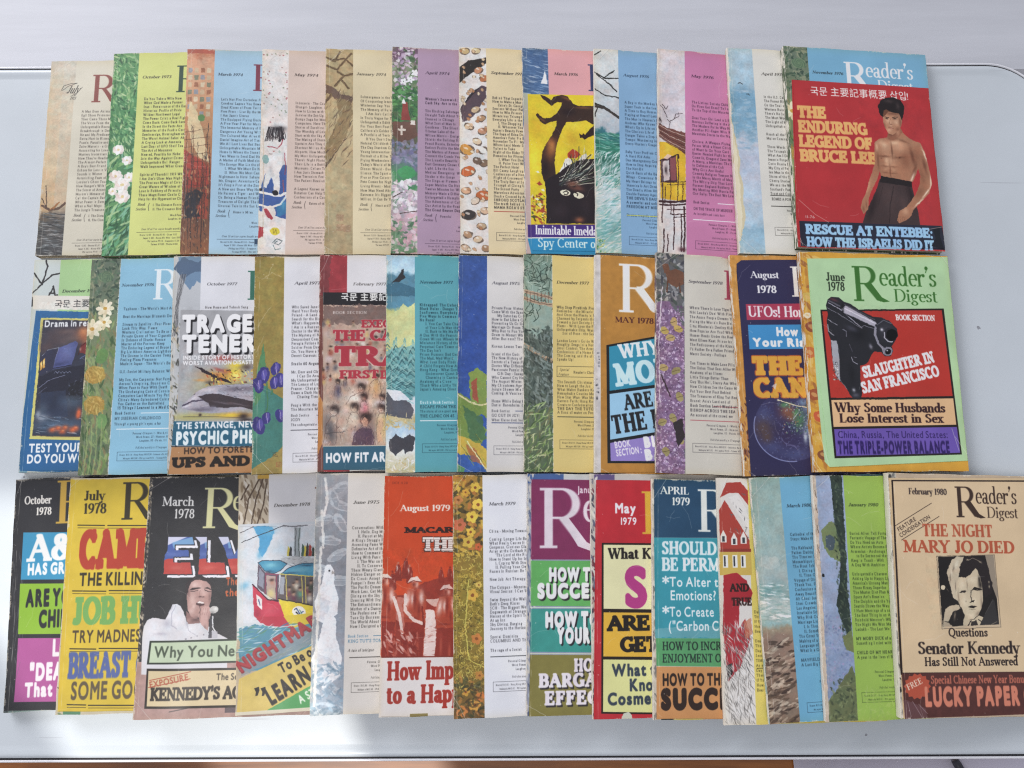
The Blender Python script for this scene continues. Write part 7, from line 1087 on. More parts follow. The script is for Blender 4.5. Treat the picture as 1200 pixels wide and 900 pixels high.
def cover_may79(c):
    c.uv(); c.rect_mm(-1, -1, 140, 200, 'bcb8b4'); c.rect_mm(3, 0, 20, 5, '5a4a80'); c.daubs((0, 0, 5, 190), 140, ['5a5a74', 'd8d4ce', '3c3a4c', 'b4a89c', '6a2c38'], 2.6, .8, 80, 30); c.uv(False); c.view(690, 550, 2.903)
    c.poly([(24, 36), (600, 42), (600, 856), (16, 850)], 'c0202a'); c.mott((4, 0, 136, 190), .05, 7); c.text(88, 148, 'May', 34, 'f0dce0', 'sans', w=80, bold=6); c.text(104, 188, '1979', 25, 'f0dce0', 'sans', w=64, bold=4); c.masthead(176, 220, 150, 'd8a82c')
    c.poly([(44, 250), (560, 254), (560, 836), (42, 830)], '1e1612'); c.poly([(50, 256), (554, 260), (554, 480), (50, 474)], 'e0dca4'); c.poly([(50, 486), (554, 490), (554, 640), (49, 636)], 'e0ac2c'); c.poly([(49, 646), (554, 650), (554, 830), (48, 824)], 'd8d888')
    c.text(66, 304, 'What Kind of', 36, '1e1a18', 'serifb', w=270, bold=2); c.text(126, 462, 'SEX', 128, 'b02c78', 'sans', w=330, bold=8); c.text(64, 550, 'ARE YOU', 52, '1a1512', 'black', w=330, bold=1); c.text(108, 622, 'GETTING', 52, '1a1512', 'black', w=300, bold=1)
    c.text(80, 702, 'What to', 38, '2f3a48', 'sans', w=184, bold=7); c.text(138, 752, 'Know of', 38, '2f3a48', 'sans', w=180, bold=7); c.text(64, 800, 'Cosmetics', 38, '2f3a48', 'sans', w=238, bold=7)
    c.poly([(112, 840), (118, 828), (134, 824), (146, 834), (148, 856), (110, 856)], 'c4c8b8', warp=.3)
def cover_apr79(c):
    c.uv(); c.rect_mm(-1, -1, 140, 200, 'c0b8ac'); c.daubs((0, 0, 5, 190), 110, ['b8b0a4', 'dcd6cc', '6a6a6c', '8a8478'], 2.4, .8, 80, 30); c.rect_mm(4, -1, 40, 3, 'c8c890'); c.uv(False); c.view(690, 550, 2.903)
    c.poly([(222, 34), (700, 40), (700, 234), (222, 232)], '1b4060'); c.text(242, 84, 'APRIL', 27, 'e0e4d4', 'serifb', w=106); c.text(282, 122, '1979', 28, 'e0e4d4', 'serifb', w=66); c.masthead(366, 212, 150, 'd8dcd4')
    c.poly([(222, 232), (700, 236), (700, 576), (226, 574)], '2a8fa0'); c.poly([(226, 540), (700, 520), (700, 578), (228, 574)], '6fa8b0', .6, 2)
    c.text(248, 288, 'SHOULD IT', 44, 'd4eef0', 'serifb', w=262, bold=3); c.text(248, 344, 'BE PERMITTED', 44, 'd4eef0', 'serifb', w=358, bold=3)
    for (x, y, t, w) in ((274, 398, 'To Alter the', 220), (276, 444, "Emotions?", 168), (274, 500, 'To Create', 162), (270, 548, '("Carbon Copy")', 268)): c.text(x, y, t, 33, 'e0f0f2', 'sans', w=w, bold=2)
    c.text(250, 404, '*', 40, 'e0f0f2', 'sans', bold=3); c.text(250, 506, '*', 40, 'e0f0f2', 'sans', bold=3)
    c.poly([(228, 574), (700, 576), (700, 674), (230, 668)], '4c9a5c'); c.text(250, 614, 'HOW TO INCREASE', 27, '1c3028', 'serif', w=290, bold=4); c.text(250, 656, 'ENJOYMENT OF', 27, '1c3028', 'serif', w=228, bold=4)
    c.poly([(230, 670), (700, 674), (700, 850), (230, 850)], 'c8874c'); c.text(250, 734, 'HOW TO THINK', 38, '2a1c16', 'sans', w=270, bold=7); c.text(248, 812, 'SUCCESS', 60, '2a1c16', 'sans', w=332, bold=13); c.uv(); c.rect_mm(6, 187, 40, 190, '2a2a20'); c.rect_mm(16, 187, 40, 190, 'c8b860'); c.mott((0, 0, 136, 188), .04, 6); c.uv(False)
def cover_house(c):
    c.uv(); c.rect_mm(-1, -1, 140, 200, 'd4cfc8'); c.rect_mm(26, -1, 140, 200, 'd8c458')
    c.poly([(2, 16), (8, 4), (20, 3), (26, 10), (26, 22), (18, 12), (10, 12)], 'a8322a', warp=.3); c.poly([(1, 26), (6, 18), (26, 50), (26, 58), (1, 58)], 'ac3429', warp=.3); c.poly([(9, 16), (17, 13), (26, 28), (26, 42)], 'dcd8d2'); c.daubs((10, 12, 26, 50), 40, ['5a5a5c', 'c8c4be'], 1.4, .25, 60, 50)
    for (u, v) in ((4, 44), (13, 46), (21, 45)): c.poly([(u - 2.6, v + 8), (u - 2.6, v + 3), (u, v - 2), (u + 2.6, v + 3), (u + 2.6, v + 8)], 'e0dcd4'); c.rect_mm(u - 1.1, v + 3, u + 1.1, v + 7.4, '33343c')
    c.rect_mm(0, 58, 27, 78, 'c8a848'); c.rect_mm(0, 57, 27, 59.5, '8a2c24')
    for u in (5, 13, 20): c.rect_mm(u - 2, 62, u + 2.2, 72, 'e4e0d8'); c.rect_mm(u - 1.2, 63, u + .2, 71, '2e3038')
    c.poly([(3, 78), (14, 76), (22, 82), (27, 92), (24, 100), (16, 98), (14, 120), (20, 112), (24, 128), (14, 150), (4, 160), (1, 120)], 'a81f28', warp=.6); c.poly([(3, 148), (8, 146), (8, 154), (4, 158)], '161416'); c.text(8, 91, 'AND', 6.5, '2a1614', 'black', w=16); c.text(9, 102, 'TRUE', 6.5, '2a1614', 'black', w=17)
    c.daubs((1, 116, 25, 193), 520, ['8a8884', 'e8e4de', '5a5856', 'bab6b0', '76706a'], 2.6, .25, 70, 35, .85); c.poly([(18, 114), (25, 112), (26, 124), (20, 128)], 'b86848', .7, 1)
    v = 108
    c.uv(False); c.uv()
    for k in range(17):
        if k != 5: c.text(27.5, 108 + k * 3.75, ('Day', 'These', 'If You', 'How', 'Bear', '', 'Dearly', 'The Dinner', 'Day of', 'Secrets', 'TIME', 'An era')[k % 12] + ' Worth Living', 2.2, '4a4420', 'type', xs=1, bold=2.4)
    c.rect_mm(28, 150, 130, 150.6, '4a4420'); c.uv(False)
def cover_mar80(c):
    c.uv(); c.grad((0, 0, 26, 192), [(0, '86a49c'), (.3, '92aba6'), (.42, '9aaeac'), (.46, '7a9a98'), (.50, '8aa09c'), (.54, 'b8c2bc'), (.60, '8fb0ac'), (.62, '9a8a70'), (.66, '8a7060'), (1, '7c6654')], .05, 6)
    c.ell(10, 68, 9, 5, 'b8c0b8', 0, .5, 2); c.daubs((0, 84, 25, 98), 60, ['5f8a88', 'd0d8d4', '7aa09c'], 3, .5, 8, 12, .7); c.daubs((0, 98, 25, 114), 90, ['e4e4dc', 'b0bcb4', '8aa8a0'], 3.4, .6, 5, 14, .8)
    c.daubs((0, 128, 25, 192), 190, ['4a3a30', 'a8927c', '3a2c26', 'c0ac94', '5c4838'], 3.2, .8, -15, 25, .85); c.uv(False)
    contents(c, 25, '5fa2c4', 'March 1980', 62, '2c3c4c', "Cathedral of the Unborn|Steps: Make the||The Kabbalah - Alive|Father Daddy Issues|The Timeless East|Mozambique - The|The Road Scholar|> I. Dining In|> II. Time Gone|Voyage of Discovery|Thank You, France|Confessions of a|Away Beautiful Day|Ah Choo!|Steel Crowds in|Los Angeles: The|Insatiable Scholar|Why Risk Our Hearts|Marriage Lines: One|> I. Is There Any|> II. Somebody Said|The Great Young|Making of a Liar|Language of a|What Is a Gift?||MAYFIELD: A TOWN|A Lost Big Sunday", v0=48, style='new', rule='5fa2c4', ink='1e3444', rulev=158, tu=30, du=29, vend=150, dstyle=1)
def cover_jan80(c):
    c.uv(); c.grad((0, 0, 27, 192), [(0, '8a9ab8'), (.5, '8d9dba'), (1, '7486a8')], .2); c.daubs((0, 110, 26, 180), 260, ['7080a8', '8f9cc0', '9a8ab0', '5f7298'], .9, .7, 0, 90, .6)
    c.poly([(5, 44), (14, 36), (20, 44), (20, 70), (12, 66), (6, 58)], '6a7a4c', warp=1); c.ell(12, 54, 4, 6, '3a4a5a', 0, .9, 1)
    c.poly([(15, -1), (25, -1), (25, 60), (24, 90), (26, 120), (26, 136), (20, 122), (14, 104), (18, 84), (20, 66), (17, 40)], '26342c', warp=.6); c.daubs((16, 0, 25, 130), 150, ['3a4a38', '18221c', '4c5c44'], 1.6, .6, 70, 40, .7)
    c.poly([(18, 128), (26, 122), (27, 140), (20, 138)], '6a7444', warp=.8); c.poly([(-1, 182), (8, 170), (16, 160), (24, 150), (27, 160), (27, 195), (-1, 195)], '5c6640', warp=1); c.daubs((4, 160, 26, 192), 80, ['4a5638', '7a8454', '343e2c'], 1.5, .7, 0, 90, .7); c.ell(4, 80, 1.1, 1.4, '16181c'); c.rect_mm(-1, -1, 2.6, 195, 'c4b4a4'); c.mott((0, 0, 3, 190), .15, 3)
    for v in (12, 24, 40, 56): c.line([(1, v), (2.2, v + 6)], .5, '5a4a40')
    c.uv(False)
    contents(c, 26.5, '8fb444', 'January 1980', 62, '2c4434', "Buried Alive!|Fantastic Voyage|Do You Need an Auto|Where Artists Become|Armenian - Anchorage|> to Be Sentenced|Keep in Touch - With|A Dog With Ambition||Unforgettable Charmer|Adding Up to Happy|America's Unsung|Those Krazy Superfan|The Master Diet Plan|Space Art's Reunion|The Dolphin and the|Seattle Shows the Way|I Hate Mornings|The Best Thing in|Reinhold Messner's|The Night We Won|Ladakh - The Last||#MY MOBY DICK|Something I cried with||#CHILD OF MY HEART|A year in the lives of", v0=48, style='new', rule='8fb444', ink='2a3c1c', rulev=151, tu=29, du=29.5, vend=145, dstyle=1)
    c.uv(); c.daubs((26.5, 168, 136, 192), 500, ['86a84a', 'a4bc5c', '94b04c'], 1.6, .4, 0, 90, .5); c.uv(False)
def cover_feb80(c):
    c.uv(); c.rect_mm(-1, -1, 140, 200, 'b8a48c'); c.rect_mm(-1, -1, 7, 200, 'b4b0a4'); c.daubs((0, 0, 7, 190), 150, ['c8c4b8', '2c2c2c', '8a8a84', 'd8d4c8', '6a6a68'], 2.2, 1, 80, 40, .9); c.daubs((1, 8, 7, 40), 24, ['1c1e1c', 'e0dcd0'], 1.6, 1.2, 0, 90); c.poly([(5, 130), (8, 128), (8, 150), (6, 150)], 'c85a3c'); c.uv(False); c.view(1020, 540, 2.5)
    P = [(52, 50), (600, 52), (640, 735), (96, 755)]; c.poly(P, 'cbb086'); c.mott((5, 0, 136, 190), .04, 8); c.poly([(60, 56), (590, 58), (630, 622), (88, 626)], '201614'); c.poly([(65, 60), (586, 62), (624, 616), (93, 620)], 'd0b48a')
    c.poly([(90, 622), (632, 616), (640, 735), (100, 755)], '4c2420'); c.mott((8, 165, 136, 190), .12, 3)
    c.text(111, 98, 'February 1980', 19, '241a1c', 'serifb', w=126); c.masthead(248, 165, 94, '33221a', xs=.86)
    c.text(82, 208, 'FEATURE', 13, '33241e', 'sans', w=70, ang=30.5, bold=1); c.text(88, 225, 'CONDENSATION', 13, '33241e', 'sans', w=118, ang=30.5, bold=1); c.line([(72, 190), (178, 124)], 1.8, '33241e'); c.line([(90, 232), (200, 163)], 1.8, '33241e')
    c.text(152, 220, 'THE NIGHT', 36, 'b04a2c', 'serifb', w=232, bold=2); c.text(96, 267, 'MARY JO DIED', 36, 'b04a2c', 'serifb', w=366, bold=2)
    fig_portrait(c); c.view(1020, 540, 2.5)
    c.text(228, 514, 'Questions', 24, '241a18', 'serif', w=128, bold=3); c.text(138, 566, 'Senator Kennedy', 36, '241a18', 'serifb', w=330); c.text(158, 600, 'Has Still Not Answered', 24, '241a18', 'serif', w=302, bold=3)
    c.poly([(170 + (34 if k % 2 else 40) * math.cos(k * math.pi / 14) - 34, 660 + (33 if k % 2 else 39) * math.sin(k * math.pi / 14)) for k in range(28)], 'b0442c'); c.text(110, 672, 'FREE', 17, 'e8d0b8', 'serif', w=52, ang=24, bold=2)
    c.text(176, 652, 'Special Chinese New Year Bonus', 22, 'c0624a', 'serif', w=310, bold=3); c.text(160, 716, 'LUCKY PAPER GIFT', 50, 'cf7458', 'sans', w=420, bold=10)
    c.poly([(96, 700), (120, 706), (160, 726), (168, 752), (100, 757)], '6a4a52', .5, 1); 
    for q in ([(108, 706), (118, 748)], [(122, 704), (150, 750)], [(140, 712), (166, 740)]): c.line(q, 1.6, 'b8a8b0', .5)
COVERS.update({'oct78': (2, 0), 'jul78': (2, 1), 'mar78': (2, 2), 'dec78': (2, 3), 'jun75': (2, 4), 'aug79': (2, 5), 'mar79': (2, 6), 'jan79': (2, 7), 'may79': (2, 8), 'apr79': (2, 9), 'house': (2, 10), 'mar80': (2, 11), 'jan80': (2, 12), 'feb80': (2, 13)})
# ------------------------------------------------------------------ materials
def nt(name):
    m = bpy.data.materials.new(name); m.use_nodes = True; t = m.node_tree; b = t.nodes['Principled BSDF']; return m, t, b
def node(t, kind, **k):
    n = t.nodes.new(kind)
    for a, v in k.items():
        if a.startswith('i_'): n.inputs[a[2:].replace('_', ' ')].default_value = v
        else: setattr(n, a, v)
    return n
def lin(c):
    c = col(c); return tuple(float(x / 12.92 if x <= .04045 else ((x + .055) / 1.055) ** 2.4) for x in c) + (1,)
def simple(name, c, rough=.5, metal=0, scale=60, amt=.06, bump=.05, coords='Object'):
    m, t, b = nt(name); b.inputs['Roughness'].default_value = rough; b.inputs['Metallic'].default_value = metal
    tc = node(t, 'ShaderNodeTexCoord'); n = node(t, 'ShaderNodeTexNoise', i_Scale=scale, i_Detail=6.0); t.links.new(tc.outputs[coords], n.inputs['Vector'])
    r = node(t, 'ShaderNodeMapRange'); r.inputs['To Min'].default_value = 1 - amt; r.inputs['To Max'].default_value = 1 + amt; t.links.new(n.outputs['Fac'], r.inputs['Value'])
    v = node(t, 'ShaderNodeVectorMath', operation='SCALE'); v.inputs[0].default_value = lin(c)[:3]; t.links.new(r.outputs[0], v.inputs['Scale']); t.links.new(v.outputs[0], b.inputs['Base Color'])
    if bump:
        bp = node(t, 'ShaderNodeBump', i_Strength=bump, i_Distance=.001); t.links.new(n.outputs['Fac'], bp.inputs['Height']); t.links.new(bp.outputs[0], b.inputs['Normal'])
    return m
def cover_mat(name, img, gloss):
    m, t, b = nt(name)
    tex = node(t, 'ShaderNodeTexImage', image=img, interpolation='Cubic', extension='EXTEND'); t.links.new(tex.outputs['Color'], b.inputs['Base Color'])
    tc = node(t, 'ShaderNodeTexCoord'); n = node(t, 'ShaderNodeTexNoise', i_Scale=38.0, i_Detail=5.0); t.links.new(tc.outputs['Object'], n.inputs['Vector'])
    r = node(t, 'ShaderNodeMapRange'); r.inputs['From Min'].default_value = .3; r.inputs['From Max'].default_value = .7; r.inputs['To Min'].default_value = gloss - .07; r.inputs['To Max'].default_value = gloss + .12
    t.links.new(n.outputs['Fac'], r.inputs['Value']); t.links.new(r.outputs[0], b.inputs['Roughness'])
    n2 = node(t, 'ShaderNodeTexNoise', i_Scale=60.0, i_Detail=8.0, i_Roughness=.75); t.links.new(tc.outputs['Object'], n2.inputs['Vector'])
    bp = node(t, 'ShaderNodeBump', i_Strength=.35, i_Distance=.0006); t.links.new(n2.outputs['Fac'], bp.inputs['Height']); t.links.new(bp.outputs[0], b.inputs['Normal'])
    b.inputs['Specular IOR Level'].default_value = .28
    return m
def paper_edge_mat(name, c):
    """leaves of paper seen edge on: fine lines along the block"""
    m, t, b = nt(name); b.inputs['Roughness'].default_value = .9
    tc = node(t, 'ShaderNodeTexCoord'); mp = node(t, 'ShaderNodeMapping'); mp.inputs['Scale'].default_value = (22, 22, 2600); t.links.new(tc.outputs['Object'], mp.inputs['Vector'])
    n = node(t, 'ShaderNodeTexNoise', i_Scale=1.0, i_Detail=3.0); t.links.new(mp.outputs[0], n.inputs['Vector'])
    rp = node(t, 'ShaderNodeValToRGB'); rp.color_ramp.elements[0].position = .3; rp.color_ramp.elements[0].color = tuple(x * .38 for x in lin(c)[:3]) + (1,); rp.color_ramp.elements[1].position = .62; rp.color_ramp.elements[1].color = lin(c)
    t.links.new(n.outputs['Fac'], rp.inputs[0]); t.links.new(rp.outputs[0], b.inputs['Base Color']); return m
def spine_mat(name, c, worn):
    """printed spine with the ink rubbed off down to bare paper"""
    m, t, b = nt(name); b.inputs['Roughness'].default_value = .6
    tc = node(t, 'ShaderNodeTexCoord'); mp = node(t, 'ShaderNodeMapping'); mp.inputs['Scale'].default_value = (260, 60, 260); t.links.new(tc.outputs['Object'], mp.inputs['Vector'])
    n = node(t, 'ShaderNodeTexNoise', i_Scale=1.0, i_Detail=7.0, i_Roughness=.65); t.links.new(mp.outputs[0], n.inputs['Vector'])
    rp = node(t, 'ShaderNodeValToRGB'); e = rp.color_ramp.elements; e[0].position = .58 - worn * .2; e[0].color = lin(c); e[1].position = .63 - worn * .2; e[1].color = lin('cfc8bb')
    t.links.new(n.outputs['Fac'], rp.inputs[0]); t.links.new(rp.outputs[0], b.inputs['Base Color'])
    bp = node(t, 'ShaderNodeBump', i_Strength=.5, i_Distance=.001); t.links.new(n.outputs['Fac'], bp.inputs['Height']); t.links.new(bp.outputs[0], b.inputs['Normal']); return m

def table_mat(name, c, rough, specks=True):
    m, t, b = nt(name); b.inputs['Roughness'].default_value = rough
    tc = node(t, 'ShaderNodeTexCoord'); L = t.links.new
    n = node(t, 'ShaderNodeTexNoise', i_Scale=7.0, i_Detail=7.0, i_Roughness=.6); L(tc.outputs['Object'], n.inputs['Vector'])
    rp = node(t, 'ShaderNodeValToRGB'); e = rp.color_ramp.elements; cc = lin(c); e[0].position = .3; e[0].color = tuple(x * .93 for x in cc[:3]) + (1,); e[1].position = .7; e[1].color = tuple(min(x * 1.03, .9) for x in cc[:3]) + (1,)
    L(n.outputs['Fac'], rp.inputs[0]); last = rp.outputs[0]
    # small dark specks and smears, strewn unevenly
    vo = node(t, 'ShaderNodeTexVoronoi', i_Scale=34.0, i_Randomness=1.0); L(tc.outputs['Object'], vo.inputs['Vector'])
    ng = node(t, 'ShaderNodeTexNoise', i_Scale=420.0, i_Detail=2.0); L(tc.outputs['Object'], ng.inputs['Vector'])
    sep = node(t, 'ShaderNodeSeparateColor'); L(vo.outputs['Color'], sep.inputs[0])
    sz = node(t, 'ShaderNodeMapRange'); sz.inputs['From Min'].default_value = .3; sz.inputs['From Max'].default_value = 1.0; sz.inputs['To Min'].default_value = -.02; sz.inputs['To Max'].default_value = .075; L(sep.outputs[0], sz.inputs['Value'])
    lt = node(t, 'ShaderNodeMath', operation='LESS_THAN'); ad = node(t, 'ShaderNodeMath', operation='MULTIPLY_ADD'); ad.inputs[1].default_value = .07; ad.inputs[2].default_value = -.035; L(ng.outputs['Fac'], ad.inputs[0])
    sm = node(t, 'ShaderNodeMath', operation='ADD'); L(vo.outputs['Distance'], sm.inputs[0]); L(ad.outputs[0], sm.inputs[1]); L(sm.outputs[0], lt.inputs[0]); L(sz.outputs[0], lt.inputs[1])
    k = node(t, 'ShaderNodeMath', operation='MULTIPLY'); k.inputs[1].default_value = .65 if specks else 0; L(lt.outputs[0], k.inputs[0])
    mx = node(t, 'ShaderNodeMixRGB'); L(k.outputs[0], mx.inputs[0]); L(last, mx.inputs[1]); mx.inputs[2].default_value = lin('6b6870'); last = mx.outputs[0]
    # hairline scratches
    mp = node(t, 'ShaderNodeMapping'); mp.inputs['Scale'].default_value = (9, 240, 1); mp.inputs['Rotation'].default_value = (0, 0, .35); L(tc.outputs['Object'], mp.inputs['Vector'])
    ns = node(t, 'ShaderNodeTexNoise', i_Scale=1.0, i_Detail=2.0); L(mp.outputs[0], ns.inputs['Vector'])
    gt = node(t, 'ShaderNodeMath', operation='GREATER_THAN'); gt.inputs[1].default_value = .745; L(ns.outputs['Fac'], gt.inputs[0])
    k2 = node(t, 'ShaderNodeMath', operation='MULTIPLY'); k2.inputs[1].default_value = .3; L(gt.outputs[0], k2.inputs[0])
    mx2 = node(t, 'ShaderNodeMixRGB'); L(k2.outputs[0], mx2.inputs[0]); L(last, mx2.inputs[1]); mx2.inputs[2].default_value = lin('8b8a92'); L(mx2.outputs[0], b.inputs['Base Color'])
    bp = node(t, 'ShaderNodeBump', i_Strength=.12, i_Distance=.002); L(n.outputs['Fac'], bp.inputs['Height']); L(bp.outputs[0], b.inputs['Normal']); return m
def streak_mat(name, c1, c2, rough, sx, sy, lo=.35, hi=.65, bump=.1):
    m, t, b = nt(name); b.inputs['Roughness'].default_value = rough; L = t.links.new
    tc = node(t, 'ShaderNodeTexCoord'); mp = node(t, 'ShaderNodeMapping'); mp.inputs['Scale'].default_value = (sx, sy, sy); L(tc.outputs['Object'], mp.inputs['Vector'])
    n = node(t, 'ShaderNodeTexNoise', i_Scale=1.0, i_Detail=8.0, i_Roughness=.62); L(mp.outputs[0], n.inputs['Vector'])
    rp = node(t, 'ShaderNodeValToRGB'); e = rp.color_ramp.elements; e[0].position = lo; e[0].color = lin(c1); e[1].position = hi; e[1].color = lin(c2); L(n.outputs['Fac'], rp.inputs[0]); L(rp.outputs[0], b.inputs['Base Color'])
    bp = node(t, 'ShaderNodeBump', i_Strength=bump, i_Distance=.001); L(n.outputs['Fac'], bp.inputs['Height']); L(bp.outputs[0], b.inputs['Normal']); return m

def mesh(name, verts, faces, mat, parent=None, uvs=None, smooth=False):
    me = bpy.data.meshes.new(name); me.from_pydata([tuple(float(q) * MM for q in v) for v in verts], [], faces); me.materials.append(mat)
    if uvs:
        l = me.uv_layers.new(name='UVMap'); vi = np.zeros(len(me.loops), np.int32); me.loops.foreach_get('vertex_index', vi); l.data.foreach_set('uv', np.array(uvs, np.float32)[vi].ravel())
    if smooth: me.shade_smooth()
    me.update(); o = bpy.data.objects.new(name, me); C.objects.link(o); o.parent = parent; return o
def thing(name, label, cat, loc, rz=0, group=None):
    o = bpy.data.objects.new(name, None); C.objects.link(o); o.location = [q * MM for q in loc]; o.rotation_euler = (0, 0, R(rz)); o['label'] = label; o['category'] = cat; o.empty_display_size = .01
    if group: o['group'] = group
    return o

# ------------------------------------------------------------------ table, board behind, floor
def rrect(x0, y0, x1, y1, r, d, n=14):
    x0, y0, x1, y1, r = x0 + d, y0 + d, x1 - d, y1 - d, max(r - d, 1); P = []
    for (cx, cy, a) in ((x1 - r, y1 - r, 0), (x0 + r, y1 - r, 90), (x0 + r, y0 + r, 180), (x1 - r, y0 + r, 270)):
        for k in range(n + 1): t = R(a + 90 * k / n); P.append((cx + r * math.cos(t), cy + r * math.sin(t)))
    return P
def ringmesh(name, rect, prof, mat, parent, cap=True, smooth=True):
    V = []; F = []; n = None
    for (d, z) in prof:
        P = rrect(*rect, d); n = len(P); V += [(x, y, z) for x, y in P]
    for k in range(len(prof) - 1):
        for i in range(n): j = (i + 1) % n; F.append((k * n + i, k * n + j, (k + 1) * n + j, (k + 1) * n + i))
    if cap: F.append(tuple((len(prof) - 1) * n + i for i in range(n)))
    return mesh(name, V, F, mat, parent, smooth=smooth)
TX0, TY0, TX1, TY1 = -540, -203.5, 494, 398.5
table = thing('table', 'low white table with rounded corners and thin metal rim under all the magazines', 'table', (0, 0, -120))
trect = (TX0, TY0, TX1, TY1, 54); white = table_mat('white_tabletop', 'c7ced3', .34)
def up(prof): return [(d, z + 120) for d, z in prof]
ringmesh('tabletop', trect, up([(3, -16), (.3, -15), (0, -3), (.5, -.4), (1.4, .7), (2.8, 1.3), (4.6, 1.3), (7, .7), (9.6, .1), (10.6, 0)]), white, table)
ringmesh('edge_trim', trect, up([(.4, -15), (-.6, -15), (-1.15, -8), (-1.2, -1.9), (-1.0, -1.4), (-.05, -1.6)]), simple('black_rubber', '1d1a1e', .6), table, cap=False)
ringmesh('metal_rim', trect, up([(-.6, -17), (-2.2, -17), (-3.1, -11), (-3.2, -1.2), (-2.8, -.5), (-1.7, -.4), (-1.25, -1.2), (-1.2, -8)]), simple('brushed_metal', 'e4e4e8', .35, .1, 90), table, cap=False)
legm = simple('white_leg_enamel', 'b8b8bc', .4)
for (x, y) in ((TX0 + 60, TY0 + 55), (TX1 - 60, TY0 + 55), (TX0 + 60, TY1 - 55), (TX1 - 60, TY1 - 55)):
    V = []; F = []
    for z, r in ((0, 11), (4, 12.5), (5, 9), (103, 9)):
        V += [(x + r * math.cos(k * math.pi / 8), y + r * math.sin(k * math.pi / 8), z) for k in range(16)]
    for q in range(3): F += [(q * 16 + i, q * 16 + (i + 1) % 16, q * 16 + 16 + (i + 1) % 16, q * 16 + 16 + i) for i in range(16)]
    mesh('leg', V, F, legm, table, smooth=True)
# floor and the board behind
fl = mesh('floor', [(-1600, -1400, -120), (1600, -1400, -120), (1600, 1600, -120), (-1600, 1600, -120)], [(0, 1, 2, 3)], streak_mat('laminate_floor', '6e3d16', 'b06c2c', .42, 5, 60)); fl['kind'] = 'structure'
pb = thing('painted_board', 'white painted board with faint scratches behind the far edge of the table', 'board', (0, 0, -120))
V = []; F = []
bx = [(-1300, 403.2, 0), (1300, 403.2, 0), (1300, 1100, 0), (-1300, 1100, 0)]
V = bx + [(x, y + (2 if y < 500 else 0), 92) for x, y, z in bx] + [(x, y + (6 if y < 500 else -4), 96) for x, y, z in bx]
F = [(0, 1, 5, 4), (1, 2, 6, 5), (2, 3, 7, 6), (3, 0, 4, 7), (4, 5, 9, 8), (5, 6, 10, 9), (6, 7, 11, 10), (7, 4, 8, 11), (8, 9, 10, 11)]
mesh('panel', V, F, streak_mat('white_paint', 'b9bbc1', 'c8cad0', .5, 3, 34, .3, .7, .15), pb)
# paper sheet and pen on the floor by the near edge
sh = thing('paper_sheet', 'pale lilac paper sheet on the floor past the near right table edge', 'paper', (266, -243, -119.6), 3)
V = []; F = []
for j in range(5):
    for i in range(9):
        u, v = i * 37, -j * 52; V.append((u, v, .3 + .5 * math.sin(i * 1.1) * math.sin(j * 1.3 + .5) ** 2 + (2.2 if (i == 0 and j == 0) else 0)))
for j in range(4): F += [(j * 9 + i, j * 9 + i + 1, j * 9 + i + 10, j * 9 + i + 9) for i in range(8)]
F = [tuple(reversed(f)) for f in F]
so = mesh('sheet', V, F, simple('lilac_paper', 'e0dcec', .8, 0, 30, .03, .02), sh, smooth=True); sm_ = so.modifiers.new('thickness', 'SOLIDIFY'); sm_.thickness = .0002
pen = thing('pen', 'dark pen tip poking out on the pale sheet by the near table edge', 'pen', (412, -232, -117.2), -62)
def lathe(name, prof, mat, parent, n=16):
    V = []; F = []
    for (x, r) in prof: V += [(x, r * math.cos(2 * math.pi * k / n), r * math.sin(2 * math.pi * k / n) + 3.2) for k in range(n)]
    for q in range(len(prof) - 1): F += [(q * n + i, q * n + (i + 1) % n, (q + 1) * n + (i + 1) % n, (q + 1) * n + i) for i in range(n)]
    F += [tuple(range(n)), tuple(reversed(range((len(prof) - 1) * n, len(prof) * n)))]
    return mesh(name, V, F, mat, parent, smooth=True)
lathe('tip', [(0, .4), (2, .9), (3, 1.3), (12, 3.0)], simple('pen_metal', '9a9aa2', .3, .8), pen); lathe('barrel', [(12.1, 3.2), (16, 3.8), (60, 4.0), (130, 3.6), (134, 2.6)], simple('pen_barrel', '2c2a34', .35), pen)

# ------------------------------------------------------------------ magazines
# how much more (or less) light the cover reflects than it seems to in the photograph, where it lies in brighter or dimmer light
GAIN = {'jul71': 0.91, 'oct73': 0.91, 'mar74': 1.0, 'may74': 1.03, 'jan74': 1.04, 'apr74': 1.07, 'sep': 1.08, 'mar76': 1.1, 'aug76': 1.12, 'may76': 1.13, 'apr76': 1.16, 'nov76': 1.17, 'dec76': 0.96, 'nov76b': 0.97, 'oct77': 1.03, 'apr77': 1.04, 'feb77': 1.06, 'nov77': 1.08, 'aug75': 1.1, 'dec77': 1.11, 'may78': 1.13, 'sep78': 1.14, 'aug78': 1.17, 'jun78': 1.18, 'oct78': 0.65, 'jul78': 0.65, 'mar78': 0.65, 'dec78': 0.67, 'jun75': 1.06, 'aug79': 1.09, 'mar79': 1.11, 'jan79': 1.12, 'may79': 1.13, 'apr79': 1.15, 'house': 1.18, 'mar80': 1.18, 'jan80': 1.18, 'feb80': 1.21}
